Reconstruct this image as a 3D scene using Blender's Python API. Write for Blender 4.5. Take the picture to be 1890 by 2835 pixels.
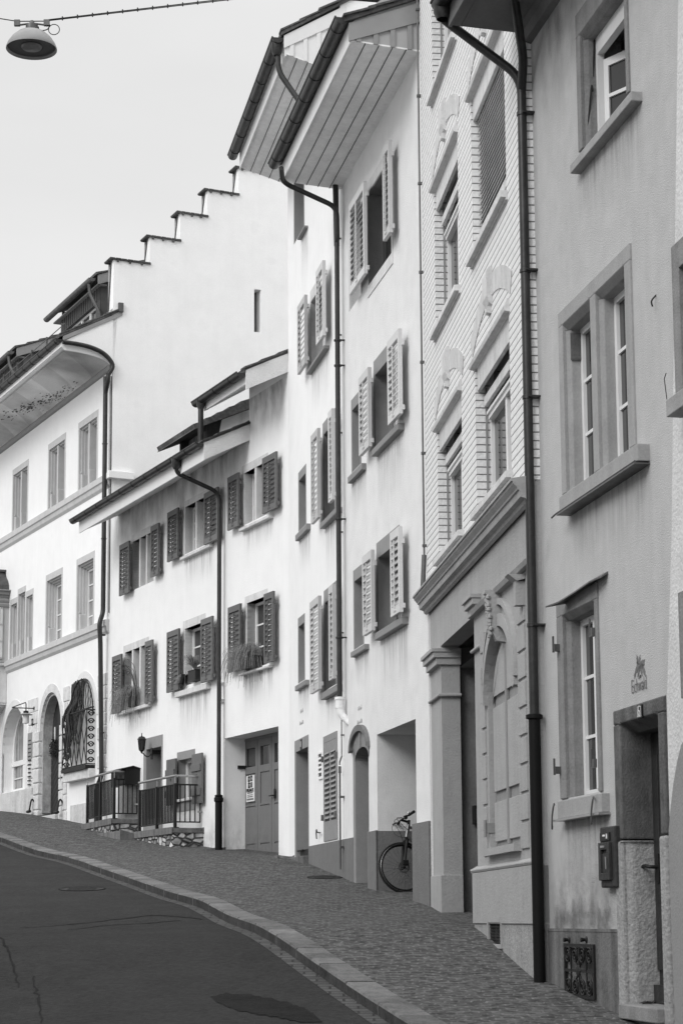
import bpy, math, random
from mathutils import Vector, Matrix
R = math.radians
random.seed(7)
for o in list(bpy.data.objects): bpy.data.objects.remove(o)
sc = bpy.context.scene
col = sc.collection
# ------------------------------------------------------------------ camera
FPX, CX, W0, H0 = 5600.0, 945.0, 1890.0, 2835.0
PIT, ROL, YH, CZ = R(8.43), R(0.37), 2543.6, 1.7
CY = YH - FPX*math.tan(PIT)
cr, sr, cp, sp = math.cos(ROL), math.sin(ROL), math.cos(PIT), math.sin(PIT)
VR = Vector((cr, sr*sp, -sr*cp)); VU = Vector((sr, -cr*sp, cr*cp)); VF = Vector((0, cp, sp))
cd = bpy.data.cameras.new('camera'); cam = bpy.data.objects.new('camera', cd); col.objects.link(cam)
cam.matrix_world = Matrix(((VR.x, VU.x, -VF.x, 0), (VR.y, VU.y, -VF.y, 0), (VR.z, VU.z, -VF.z, CZ), (0, 0, 0, 1)))
cd.sensor_fit = 'VERTICAL'; cd.sensor_height = 36.0; cd.lens = FPX/H0*36.0
cd.shift_y = (CY-H0/2)/H0; cd.clip_end = 3000
sc.camera = cam
# ------------------------------------------------------------------ light: bright overcast day
wd = bpy.data.worlds.new('World'); sc.world = wd; wd.use_nodes = True
SUN_EL, SUN_AZ = R(34), R(-138)
nt = wd.node_tree; nt.nodes.clear()
def N(t, **k):
    n = nt.nodes.new(t)
    for a, b in k.items(): setattr(n, a, b)
    return n
sky = N('ShaderNodeTexSky', sky_type='NISHITA', sun_disc=False); sky.sun_elevation = SUN_EL; sky.sun_rotation = SUN_AZ
sky.air_density = 1.5; sky.dust_density = 4.0
bw = N('ShaderNodeRGBToBW'); nt.links.new(sky.outputs[0], bw.inputs[0])
tc = N('ShaderNodeTexCoord'); sx = N('ShaderNodeSeparateXYZ'); nt.links.new(tc.outputs['Generated'], sx.inputs[0])
ramp = N('ShaderNodeMapRange'); ramp.inputs[1].default_value = 0.38; ramp.inputs[2].default_value = 1.0; ramp.interpolation_type = 'SMOOTHSTEP'
ramp.inputs[3].default_value = 7.1; ramp.inputs[4].default_value = 21.0; nt.links.new(sx.outputs[2], ramp.inputs[0])
cl = N('ShaderNodeTexNoise'); cl.inputs['Scale'].default_value = 3.4; cl.inputs['Detail'].default_value = 4
mp = N('ShaderNodeMapping'); mp.inputs['Scale'].default_value = (1, 1, 3); nt.links.new(tc.outputs['Generated'], mp.inputs[0]); nt.links.new(mp.outputs[0], cl.inputs[0])
cr2 = N('ShaderNodeMapRange'); cr2.inputs[1].default_value = .3; cr2.inputs[2].default_value = .7; cr2.inputs[3].default_value = 0.94; cr2.inputs[4].default_value = 1.04; nt.links.new(cl.outputs[0], cr2.inputs[0])
mu = N('ShaderNodeMath', operation='MULTIPLY'); nt.links.new(ramp.outputs[0], mu.inputs[0]); nt.links.new(cr2.outputs[0], mu.inputs[1])
mb2 = N('ShaderNodeMath', operation='MULTIPLY'); nt.links.new(bw.outputs[0], mb2.inputs[0]); mb2.inputs[1].default_value = 0.12
ad = N('ShaderNodeMath', operation='ADD'); nt.links.new(mu.outputs[0], ad.inputs[0]); nt.links.new(mb2.outputs[0], ad.inputs[1])
bg = N('ShaderNodeBackground'); bg.inputs[1].default_value = 0.1
nt.links.new(ad.outputs[0], bg.inputs[0]); wo = N('ShaderNodeOutputWorld'); nt.links.new(bg.outputs[0], wo.inputs[0])
sl = bpy.data.lights.new('sun', 'SUN'); sl.energy = 1.5; sl.angle = R(28); sl.color = (1, 1, 1)
so = bpy.data.objects.new('sun', sl); col.objects.link(so)
sdir = Vector((math.sin(SUN_AZ)*math.cos(SUN_EL), math.cos(SUN_AZ)*math.cos(SUN_EL), math.sin(SUN_EL)))
so.rotation_euler = sdir.to_track_quat('Z', 'Y').to_euler()
sc.view_settings.view_transform = 'Standard'; sc.view_settings.look = 'None'
sc.view_settings.exposure = 0.14; sc.view_settings.gamma = 1.0
sc.render.engine = 'CYCLES'
# ------------------------------------------------------------------ survey helpers
def ray(x, y):
    d = VR*((x-CX)/FPX) - VU*((y-CY)/FPX) + VF
    return Vector((d.x/d.y, 1.0, d.z/d.y))
def crop(x0, y0, s): return lambda x, y: (x0+x/s, y0+y/s)
n_ = lambda x, y: (x, y)
c0 = crop(0, 0, 2.613); c1 = crop(0, 850, 3.136); c2 = crop(0, 1500, 2.613); c3 = crop(300, 1150, 3.136)
c4 = crop(750, 700, 2.94); c5 = crop(750, 1400, 3.36); c6 = crop(500, 0, 2.613); c7 = crop(1100, 0, 2.613)
c8 = crop(1150, 700, 2.352); c9 = crop(1150, 1550, 2.045); c10 = crop(1400, 0, 2.614); c11 = crop(1450, 600, 2.613)
c12 = crop(1450, 1500, 2.94); c13 = crop(1400, 2200, 3.2); c14 = crop(550, 1850, 2.613); c15 = crop(900, 1920, 9.04)
c16 = crop(1720, 1800, 9.047); c17 = crop(1030, 2220, 8.4); c18 = crop(500, 960, 4.9); c19 = crop(0, 1550, 5.226)
c20 = crop(140, 740, 7.127); c21 = crop(200, 1850, 5.6); c22 = crop(220, 2080, 4.3556); c23 = crop(0, 2000, 5.226)
c24 = crop(1290, 1640, 7.84); c25 = crop(0, 2150, 1.12); c26 = crop(0, 940, 9.8); c27 = crop(650, 2080, 14.25)
class Fac:
    def __init__(s, O, a):
        s.O = Vector(O); s.a = R(a)
        s.d = Vector((-math.sin(s.a), -math.cos(s.a))); s.n = Vector((-s.d.y, s.d.x))
        s.rz = math.atan2(s.d.y, s.d.x); s.base = 0.0
    def P(s, p, y=0.0):
        r = ray(*p); O = s.O + s.n*y
        # O + u d = t r
        det = s.d.x*(-r.y) + s.d.y*r.x
        u = (-O.x*(-r.y) - O.y*r.x)/det
        t = (O.y+u*s.d.y)/r.y
        return (u, CZ+t*r.z)
    def Q(s, p, u):
        r = ray(*p); O = s.O + s.d*u
        det = s.n.x*(-r.y) + s.n.y*r.x
        y = (-O.x*(-r.y) - O.y*r.x)/det
        t = (O.y+y*s.n.y)/r.y
        return (y, CZ+t*r.z)
    def W(s, u, y, z):
        v = s.O + s.d*u + s.n*y
        return Vector((v.x, v.y, z))
    def xy(s, u, y=0): 
        v = s.O + s.d*u + s.n*y
        return v
def at(p, Y):
    r = ray(*p); return Vector((r.x*Y, Y, CZ+r.z*Y))
# facade planes, chained at their shared corners
pE = at((1043, 2035), 27.18)
E_ = Fac(pE.xy, -11.6)
uED = E_.P((950, 1500))[0]; E = Fac(E_.xy(uED), -11.6)
uEF = E.P((1190, 1550))[0]
D_ = Fac(E.O, -11.15); uD0 = D_.P((799, 1500))[0]; D = Fac(D_.xy(uD0), -11.15); LD = -uD0
C_ = Fac(D.O, -24.5); uC0 = C_.P((306, 1500))[0]; C = Fac(C_.xy(uC0), -24.5); LC = -uC0
A_ = Fac(C.O, -25.3); LA = 13.0; A = Fac(A_.xy(-LA), -25.3)
F = Fac(E.xy(uEF, -0.04), -5.59); LF = F.P((1450, 651))[0]
G = Fac(F.xy(LF, 0.10), -10.93); LG = G.P((1868, 1000))[0]+0.35
Hf = Fac(G.xy(LG-0.7, -0.06), -10.93); LH = 5.0
LE = uEF
# ------------------------------------------------------------------ ground profile
base_px = [(A, c2(0, 1942)), (A, c2(350, 1985)), (A, c2(600, 2038)), (C, (420, 2312)), (C, (600, 2352)), (C, (771, 2366)), (D, (855, 2390)),
           (E, (955.6, 2432)), (E, (1043.7, 2468)), (E, (1157, 2479+8)), (F, (1213, 2528)), (F, (1314, 2556)), (G, (1486, 2700)), (G, c13(820, 1870)), (G, c13(1050, 1965))]
gp = []
for f, p in base_px:
    u, z = f.P(p); w = f.xy(u); gp.append((w.y, w.x, z))
gp.sort()
y0_, x0_, z0_ = gp[0]
dz = (gp[2][2]-gp[0][2])/(gp[2][0]-gp[0][0]); 
gp = [(-8.0, G.xy(G.P((1728, 2812))[0]+22).x, max(z0_+dz*(-8-y0_)*0.75, -1.9))] + gp
w = A.xy(-25); gp.append((w.y, w.x, gp[-1][2]+1.4)); w = A.xy(-60); gp.append((w.y, w.x, gp[-1][2]+2.2))
def interp(tab, y, k):
    if y <= tab[0][0]: return tab[0][k]
    for a, b in zip(tab, tab[1:]):
        if y <= b[0]: 
            t = (y-a[0])/(b[0]-a[0]); return a[k]+(b[k]-a[k])*t
    return tab[-1][k]
def gz(y):   # smoothed street height
    return sum(interp(gp, y+o, 2)*w_ for o, w_ in ((-1.2, .15), (-.6, .2), (0, .3), (.6, .2), (1.2, .15)))
for f, bu in ((A, LA), (C, 0.5*LC), (D, LD/2), (E, LE/2), (F, LF/2), (G, LG/2), (Hf, 1.0)): f.base = gz(f.xy(bu).y)
kin = [c25(0, 175), c25(200, 235), c25(380, 290), c25(560, 345), c25(740, 405), c25(900, 485), c25(1040, 560), c25(1160, 630), c25(1370, 765)]
kout = [c25(0, 190), c25(120, 230), c25(170, 250), c25(365, 300), c25(500, 345), c25(640, 400), c25(780, 460), c25(960, 575), c25(1080, 655), c25(1180, 745)]
def on_street(p, dz=0.0):
    r = ray(*p); best = None; y = 7.0
    prev = CZ+r.z*y-(gz(y)+dz)
    while y < 75:
        y += .1; v = CZ+r.z*y-(gz(y)+dz)
        if prev*v <= 0: return (y, r.x*y)
        prev = v
    return (45.0, r.x*45)
def kerbline(pts):
    t = sorted(on_street(p) for p in pts)
    a, b = t[0], t[2]
    sl_ = (a[1]-b[1])/(b[0]-a[0])
    t = [(-8.0, a[1]+sl_*(a[0]+8)*.8)] + t
    a, b = t[-3], t[-1]; sl_ = (b[1]-a[1])/max(b[0]-a[0], .1)
    t.append((b[0]+8, b[1]+max(sl_, -1.2)*8)); t.append((b[0]+38, b[1]-38*.5))
    return t
KI = kerbline(kin)
def kx(y): return sum(interp(KI, y+o, 1)*w_ for o, w_ in ((-2.5, .1), (-1.5, .15), (-.7, .15), (0, .2), (.7, .15), (1.5, .15), (2.5, .1)))
def fx(y): return interp(gp, y, 1)
# ------------------------------------------------------------------ materials
MATS = {}
def mat(name, v, rough=.8, nz=.0, ns=6.0, bump=.0, bs=60.0, streak=0.0, metal=0.0, spec=.3, dirt=0.0, coat=0.0):
    if name in MATS: return MATS[name]
    m = bpy.data.materials.new(name); m.use_nodes = True; t = m.node_tree; b = t.nodes['Principled BSDF']
    b.inputs['Roughness'].default_value = rough; b.inputs['Metallic'].default_value = metal
    b.inputs['Specular IOR Level'].default_value = spec
    b.inputs['Base Color'].default_value = (v, v, v, 1)
    def nn(ty, **k):
        n = t.nodes.new(ty)
        for a, c in k.items(): setattr(n, a, c)
        return n
    tc = nn('ShaderNodeTexCoord')
    val = None
    def noise(scale, detail, vec=None, lo=.3, hi=.7):
        n = nn('ShaderNodeTexNoise'); n.inputs['Scale'].default_value = scale; n.inputs['Detail'].default_value = detail
        t.links.new(vec if vec else tc.outputs['Object'], n.inputs[0])
        r = nn('ShaderNodeMapRange'); r.inputs[1].default_value = lo; r.inputs[2].default_value = hi; r.inputs[3].default_value = -1; r.inputs[4].default_value = 1
        t.links.new(n.outputs[0], r.inputs[0]); return r.outputs[0]
    def mix(cur, out, amt):
        ma = nn('ShaderNodeMath', operation='MULTIPLY_ADD'); t.links.new(out, ma.inputs[0]); ma.inputs[1].default_value = amt*v
        if cur is None: ma.inputs[2].default_value = v
        else: t.links.new(cur, ma.inputs[2])
        return ma.outputs[0]
    if nz: val = mix(val, noise(ns, 6), nz); val = mix(val, noise(ns*.13, 3), nz*.6)
    if nz and bump: val = mix(val, noise(bs*.8, 2), nz*.7)
    if streak:
        mp = nn('ShaderNodeMapping'); mp.inputs['Scale'].default_value = (5, 5, .35); t.links.new(tc.outputs['Object'], mp.inputs[0])
        val = mix(val, noise(1.6, 5, mp.outputs[0]), streak)
    if dirt:
        o = noise(2.2, 8, None, .52, .72); cl_ = nn('ShaderNodeClamp'); t.links.new(o, cl_.inputs[0]); val = mix(val, cl_.outputs[0], -dirt)
    if name == 'granite_kerb':   # every kerbstone has its own tone
        ge = nn('ShaderNodeNewGeometry'); r = nn('ShaderNodeMapRange'); r.inputs[3].default_value = -1; r.inputs[4].default_value = 1; t.links.new(ge.outputs['Random Per Island'], r.inputs[0]); val = mix(val, r.outputs[0], .28)
    if 'shutter' in name:        # each leaf has faded a little differently
        oi = nn('ShaderNodeObjectInfo'); r = nn('ShaderNodeMapRange'); r.inputs[3].default_value = -1; r.inputs[4].default_value = 1; t.links.new(oi.outputs['Random'], r.inputs[0]); val = mix(val, r.outputs[0], .22)
    if val is not None:
        c = nn('ShaderNodeCombineColor')
        for i in range(3): t.links.new(val, c.inputs[i])
        t.links.new(c.outputs[0], b.inputs['Base Color'])
    if bump:
        n = nn('ShaderNodeTexNoise'); n.inputs['Scale'].default_value = bs; n.inputs['Detail'].default_value = 5; t.links.new(tc.outputs['Object'], n.inputs[0])
        bu = nn('ShaderNodeBump'); bu.inputs['Strength'].default_value = min(1, bump); bu.inputs['Distance'].default_value = .012
        t.links.new(n.outputs[0], bu.inputs['Height']); t.links.new(bu.outputs[0], b.inputs['Normal'])
    MATS[name] = m; return m
def brickmat(name, v1, v2, mortar, wx, hz, msize=.006, axes='wall', bump=.6, rough=.8, nz=.08, off=.5, warp=0.0, bias=0.0, vert=1.0, nsc=5):
    m = bpy.data.materials.new(name); m.use_nodes = True; t = m.node_tree; b = t.nodes['Principled BSDF']
    b.inputs['Roughness'].default_value = rough; b.inputs['Specular IOR Level'].default_value = .25
    nn = t.nodes.new; L = t.links.new
    tc = nn('ShaderNodeTexCoord'); sx = nn('ShaderNodeSeparateXYZ'); L(tc.outputs['Object'], sx.inputs[0])
    cb = nn('ShaderNodeCombineXYZ')
    if axes == 'wall':
        a = nn('ShaderNodeMath'); a.operation = 'ADD'; L(sx.outputs[0], a.inputs[0]); L(sx.outputs[1], a.inputs[1]); L(a.outputs[0], cb.inputs[0]); L(sx.outputs[2], cb.inputs[1])
    else: L(sx.outputs[0], cb.inputs[0]); L(sx.outputs[1], cb.inputs[1])
    vec = cb.outputs[0]
    if warp:
        n = nn('ShaderNodeTexNoise'); n.inputs['Scale'].default_value = 3.0; n.inputs['Detail'].default_value = 4; L(tc.outputs['Object'], n.inputs[0])
        vm = nn('ShaderNodeVectorMath'); vm.operation = 'MULTIPLY_ADD'; L(n.outputs['Color'], vm.inputs[0]); vm.inputs[1].default_value = (warp,)*3; L(vec, vm.inputs[2]); vec = vm.outputs[0]
    br = nn('ShaderNodeTexBrick'); L(vec, br.inputs[0]); br.offset = off
    br.inputs['Scale'].default_value = 1; br.inputs['Brick Width'].default_value = wx; br.inputs['Row Height'].default_value = hz
    br.inputs['Mortar Size'].default_value = msize; br.inputs['Mortar Smooth'].default_value = .25; br.inputs['Bias'].default_value = bias
    for k, c in (('Color1', v1), ('Color2', v2), ('Mortar', mortar)): br.inputs[k].default_value = (c, c, c, 1)
    csock, fsock = br.outputs[0], br.outputs[1]
    if vert < 1:       # flush vertical joints: keep only a share of them
        b2 = nn('ShaderNodeTexBrick'); L(vec, b2.inputs[0]); b2.offset = 0
        b2.inputs['Scale'].default_value = 1; b2.inputs['Brick Width'].default_value = 900; b2.inputs['Row Height'].default_value = hz; b2.inputs['Mortar Size'].default_value = msize; b2.inputs['Mortar Smooth'].default_value = .25
        fm = nn('ShaderNodeMath'); fm.operation = 'MULTIPLY'; L(br.outputs[1], fm.inputs[0]); fm.inputs[1].default_value = vert
        fx_ = nn('ShaderNodeMath'); fx_.operation = 'MAXIMUM'; L(fm.outputs[0], fx_.inputs[0]); L(b2.outputs[1], fx_.inputs[1]); fsock = fx_.outputs[0]
        n0 = nn('ShaderNodeTexNoise'); n0.inputs['Scale'].default_value = 2.5; L(tc.outputs['Object'], n0.inputs[0])
        mx = nn('ShaderNodeMapRange'); L(fsock, mx.inputs[0]); mx.inputs[3].default_value = (v1+v2)/2; mx.inputs[4].default_value = mortar; csock = mx.outputs[0]
    n2 = nn('ShaderNodeTexNoise'); n2.inputs['Scale'].default_value = nsc; n2.inputs['Detail'].default_value = 7; L(tc.outputs['Object'], n2.inputs[0])
    mr = nn('ShaderNodeMapRange'); mr.inputs[3].default_value = 1-nz*2; mr.inputs[4].default_value = 1+nz*2; L(n2.outputs[0], mr.inputs[0])
    mm = nn('ShaderNodeVectorMath'); mm.operation = 'SCALE'; L(csock, mm.inputs[0]); L(mr.outputs[0], mm.inputs['Scale']); L(mm.outputs[0], b.inputs['Base Color'])
    inv = nn('ShaderNodeMath'); inv.operation = 'SUBTRACT'; inv.inputs[0].default_value = 1; L(fsock, inv.inputs[1])
    n3 = nn('ShaderNodeTexNoise'); n3.inputs['Scale'].default_value = 30; L(tc.outputs['Object'], n3.inputs[0])
    ad = nn('ShaderNodeMath'); ad.operation = 'MULTIPLY_ADD'; L(n3.outputs[0], ad.inputs[0]); ad.inputs[1].default_value = .5; L(inv.outputs[0], ad.inputs[2])
    bu = nn('ShaderNodeBump'); bu.inputs['Strength'].default_value = bump; bu.inputs['Distance'].default_value = .02; L(ad.outputs[0], bu.inputs['Height']); L(bu.outputs[0], b.inputs['Normal'])
    MATS[name] = m; return m
def rubble():
    m = bpy.data.materials.new('rubble_stone'); m.use_nodes = True; t = m.node_tree; b = t.nodes['Principled BSDF']; b.inputs['Roughness'].default_value = .9; nn = t.nodes.new; L = t.links.new
    tc = nn('ShaderNodeTexCoord'); mp = nn('ShaderNodeMapping'); mp.inputs['Scale'].default_value = (5, 5, 8.5); L(tc.outputs['Object'], mp.inputs[0])
    v1 = nn('ShaderNodeTexVoronoi'); v1.feature = 'DISTANCE_TO_EDGE'; v1.inputs['Scale'].default_value = 1; L(mp.outputs[0], v1.inputs['Vector']); v2 = nn('ShaderNodeTexVoronoi'); v2.inputs['Scale'].default_value = 1; L(mp.outputs[0], v2.inputs['Vector'])
    bw_ = nn('ShaderNodeRGBToBW'); L(v2.outputs['Color'], bw_.inputs[0]); r = nn('ShaderNodeMapRange'); r.inputs[1].default_value = .2; r.inputs[2].default_value = .8; r.inputs[3].default_value = .16; r.inputs[4].default_value = .62; L(bw_.outputs[0], r.inputs[0])
    e = nn('ShaderNodeMapRange'); e.inputs[1].default_value = .03; e.inputs[2].default_value = .12; e.inputs[3].default_value = .12; e.inputs[4].default_value = 1; L(v1.outputs['Distance'], e.inputs[0])
    n = nn('ShaderNodeTexNoise'); n.inputs['Scale'].default_value = 9; n.inputs['Detail'].default_value = 6; L(tc.outputs['Object'], n.inputs[0]); q = nn('ShaderNodeMapRange'); q.inputs[1].default_value = .3; q.inputs[2].default_value = .7; q.inputs[3].default_value = .5; q.inputs[4].default_value = 1.25; L(n.outputs[0], q.inputs[0])
    m1 = nn('ShaderNodeMath'); m1.operation = 'MULTIPLY'; L(r.outputs[0], m1.inputs[0]); L(e.outputs[0], m1.inputs[1]); m2 = nn('ShaderNodeMath'); m2.operation = 'MULTIPLY'; L(m1.outputs[0], m2.inputs[0]); L(q.outputs[0], m2.inputs[1])
    c = nn('ShaderNodeCombineColor'); [L(m2.outputs[0], c.inputs[i]) for i in range(3)]; L(c.outputs[0], b.inputs['Base Color'])
    bu = nn('ShaderNodeBump'); bu.inputs['Distance'].default_value = .05; L(e.outputs[0], bu.inputs['Height']); L(bu.outputs[0], b.inputs['Normal']); MATS['rubble_stone'] = m; return m
WHITE = mat('white_render', .80, .9, .03, 2.2, .5, 60, .012, dirt=.05)
WHITE2 = mat('white_rough_render', .70, .9, .05, 3.0, .6, 70, .015, dirt=.07)
PALE = mat('pale_render', .66, .9, .05, 4.0, .9, 38, .03, dirt=.05)
GREYR = mat('grey_render', .44, .9, .05, 5.0, .55, 85, .03, dirt=.08)
HREND = mat('light_grey_render', .58, .9, .06, 4.0, .9, 30, .05, dirt=.06)
SHOP = mat('shopfront_render', .34, .85, .05, 5.0, .5, 45, .05, dirt=.10)
SHOPP = mat('shopfront_panel_paint', .24, .6, .04, 5.0, .2, 60, .05)
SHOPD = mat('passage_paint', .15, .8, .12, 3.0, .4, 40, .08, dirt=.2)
PLN = mat('dark_plinth_paint', .16, .8, .06, 5.0, .7, 35, .05)
STONE = mat('sandstone_grey', .21, .85, .14, 5.0, .5, 60, .12, dirt=.15)
STONEA = mat('sandstone_pale', .30, .85, .09, 5.0, .3, 60, .06)
STONED = mat('sandstone_dirty', .10, .85, .20, 9.0, .6, 60, .30, dirt=.35)
GRANITE = mat('pale_granite', .30, .85, .16, 45.0, 1.0, 40, .12, dirt=.2)
LIME = mat('limestone_quoin', .60, .85, .10, 4.0, .9, 20, .04, dirt=.12)
BASE = mat('stained_plinth', .13, .9, .18, 3.0, .6, 40, .3, dirt=.25)
SURR = mat('grey_window_surround', .25, .75, .05, 6.0, .4, 60)
SURL = mat('pale_stone_surround', .58, .8, .08, 6.0, .4, 50, .1, dirt=.1)
SILL = mat('painted_sill', .22, .6, .04, 6.0, .2, 60)
GLASS = mat('dark_glass', .025, .08, spec=.6)
CURT = mat('curtained_glass', .20, .12, .3, 3.0, 0, 60, .5, spec=.7)
WFR = mat('white_window_frame', .72, .45, .03, 5.0)
SHUTG = mat('grey_green_shutter_paint', .13, .55, .06, 5.0, .15, 60)
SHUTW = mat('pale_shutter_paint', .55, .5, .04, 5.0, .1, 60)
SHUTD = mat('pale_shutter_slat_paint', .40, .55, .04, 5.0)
ZINC = mat('dark_copper_pipe', .028, .42, .25, 5.0, .1, 30, .2, metal=.35, spec=.5)
ZINCL = mat('grey_zinc', .11, .45, .15, 5.0, .1, 30, .2, metal=.5)
PIPE = mat('black_cast_pipe', .006, .6, .1, 5.0, spec=.15)
IRON = mat('black_iron', .012, .55, .1, 20)
STEEL = mat('galvanised_rail', .42, .35, .06, 8, metal=.8)
SOFF = mat('painted_soffit', .78, .8, .06, 2.5, .1, 30, .06)
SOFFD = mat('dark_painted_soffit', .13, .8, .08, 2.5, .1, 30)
SOFFW = mat('white_soffit_board', .68, .7, .03, 3.0)
BARGE = mat('grey_barge_board', .26, .7, .06, 4.0)
TILE = mat('old_clay_tile', .085, .9, .3, 7.0, .8, 25)
WOODD = mat('dark_door_wood', .030, .6, .2, 4.0, .4, 30, .3)
GDOOR = mat('garage_door_paint', .155, .6, .05, 4.0, .15, 50)
DOORG = mat('door_grey_paint', .12, .6, .05, 4.0)
BRICKW = brickmat('white_glazed_brick', .76, .70, .20, .25, .0785, .0068, bump=.9, rough=.6, nz=.04, vert=.20)
COBBLE = brickmat('cobble_setts', .082, .044, .105, .125, .095, .011, 'ground', 1.0, .85, .85, .5, .17, nsc=13)
ASPH = mat('asphalt', .036, .95, .16, 14, 1.0, 28, spec=.06)
WET = mat('asphalt_dark_stain', .018, .9, .2, 3, .8, 30, spec=.05)
KERB = mat('granite_kerb', .135, .85, .22, 9.0, .9, 50, dirt=.3)
GSTONE = brickmat('gutter_setts', .085, .05, .022, .24, .13, .012, 'ground', .8, .8, .15)
BLACK = mat('black_paint', .010, .5); TYRE = mat('tyre_rubber', .012, .8); PAPER = mat('poster_paper', .72, .6); INK = mat('printed_ink', .02, .6)
INKG = mat('faded_wall_ink', .16, .9); INKF = mat('very_faded_wall_ink', .42, .9); SILV = mat('silver_metal', .45, .3, metal=.9); SILVF = mat('bike_frame_paint', .16, .3, metal=.5, spec=.6)
LAMPE = mat('lamp_shade_enamel', .22, .5, .1, 6.0); LAMPI = mat('lamp_reflector', .075, .5); LAMPG = mat('lamp_glass', .13, .3, .2, 8)
SCREEN = mat('handle_white', .6, .4)
GRASSM = mat('dry_grass', .17, .9, .5, 55); TWIG = mat('twig_bark', .05, .9, .2, 20); POT = mat('dark_flower_box', .02, .6)
RUB = rubble()
MURAL = None
STONEW = mat('pale_window_stone', .50, .85, .05, 6.0, .3, 60, .05)
# ------------------------------------------------------------------ mesh builder (local frame u, y inward, z world)
def stainmat(name, v, strength, sx, sz, up=False):
    m = bpy.data.materials.new(name); m.use_nodes = True; t = m.node_tree; b = t.nodes['Principled BSDF']; b.inputs['Base Color'].default_value = (v, v, v, 1); b.inputs['Roughness'].default_value = .95; b.inputs['Specular IOR Level'].default_value = .05
    nn = t.nodes.new; L = t.links.new; tc = nn('ShaderNodeTexCoord'); sp = nn('ShaderNodeSeparateXYZ'); L(tc.outputs['Generated'], sp.inputs[0])
    def mth(op, a, b_=None, c_=None):
        n = nn('ShaderNodeMath'); n.operation = op; n.use_clamp = False
        for i, q in enumerate((a, b_, c_)):
            if q is None: continue
            if isinstance(q, (int, float)): n.inputs[i].default_value = q
            else: L(q, n.inputs[i])
        return n.outputs[0]
    mp = nn('ShaderNodeMapping'); mp.inputs['Scale'].default_value = (sx, sx, sz); L(tc.outputs['Object'], mp.inputs[0])
    n = nn('ShaderNodeTexNoise'); n.inputs['Scale'].default_value = 1; n.inputs['Detail'].default_value = 7; n.inputs['Roughness'].default_value = .62; L(mp.outputs[0], n.inputs[0])
    v_ = sp.outputs[2]; g = mth('POWER', (mth('SUBTRACT', 1.0, v_) if up else v_), 1.6)
    e = mth('MULTIPLY', mth('MULTIPLY', sp.outputs[0], mth('SUBTRACT', 1.0, sp.outputs[0])), 9.0); e = mth('MINIMUM', e, 1.0)
    r = nn('ShaderNodeMapRange'); r.inputs[1].default_value = .38; r.inputs[2].default_value = .68; L(n.outputs[0], r.inputs[0])
    a = mth('MULTIPLY', mth('MULTIPLY', mth('MULTIPLY', g, e), r.outputs[0]), strength); L(a, b.inputs['Alpha'])
    MATS[name] = m; return m
RAIN = stainmat('rain_streak_stain', .12, .48, 14, .9); DAMP = stainmat('damp_base_stain', .09, .75, 3, 3.5, True); SOOT = stainmat('eave_soot_stain', .06, .50, 3.2, 1.3)
def stain(root, f, u0, u1, z0, z1, m=None, y=-.003, name='rain_stain'):
    b = MB(); b.add([(u0, y, z0), (u1, y, z0), (u1, y, z1), (u0, y, z1)], [(0, 1, 2, 3)]); return b.obj(name, m or RAIN, root, f.base)
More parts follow.
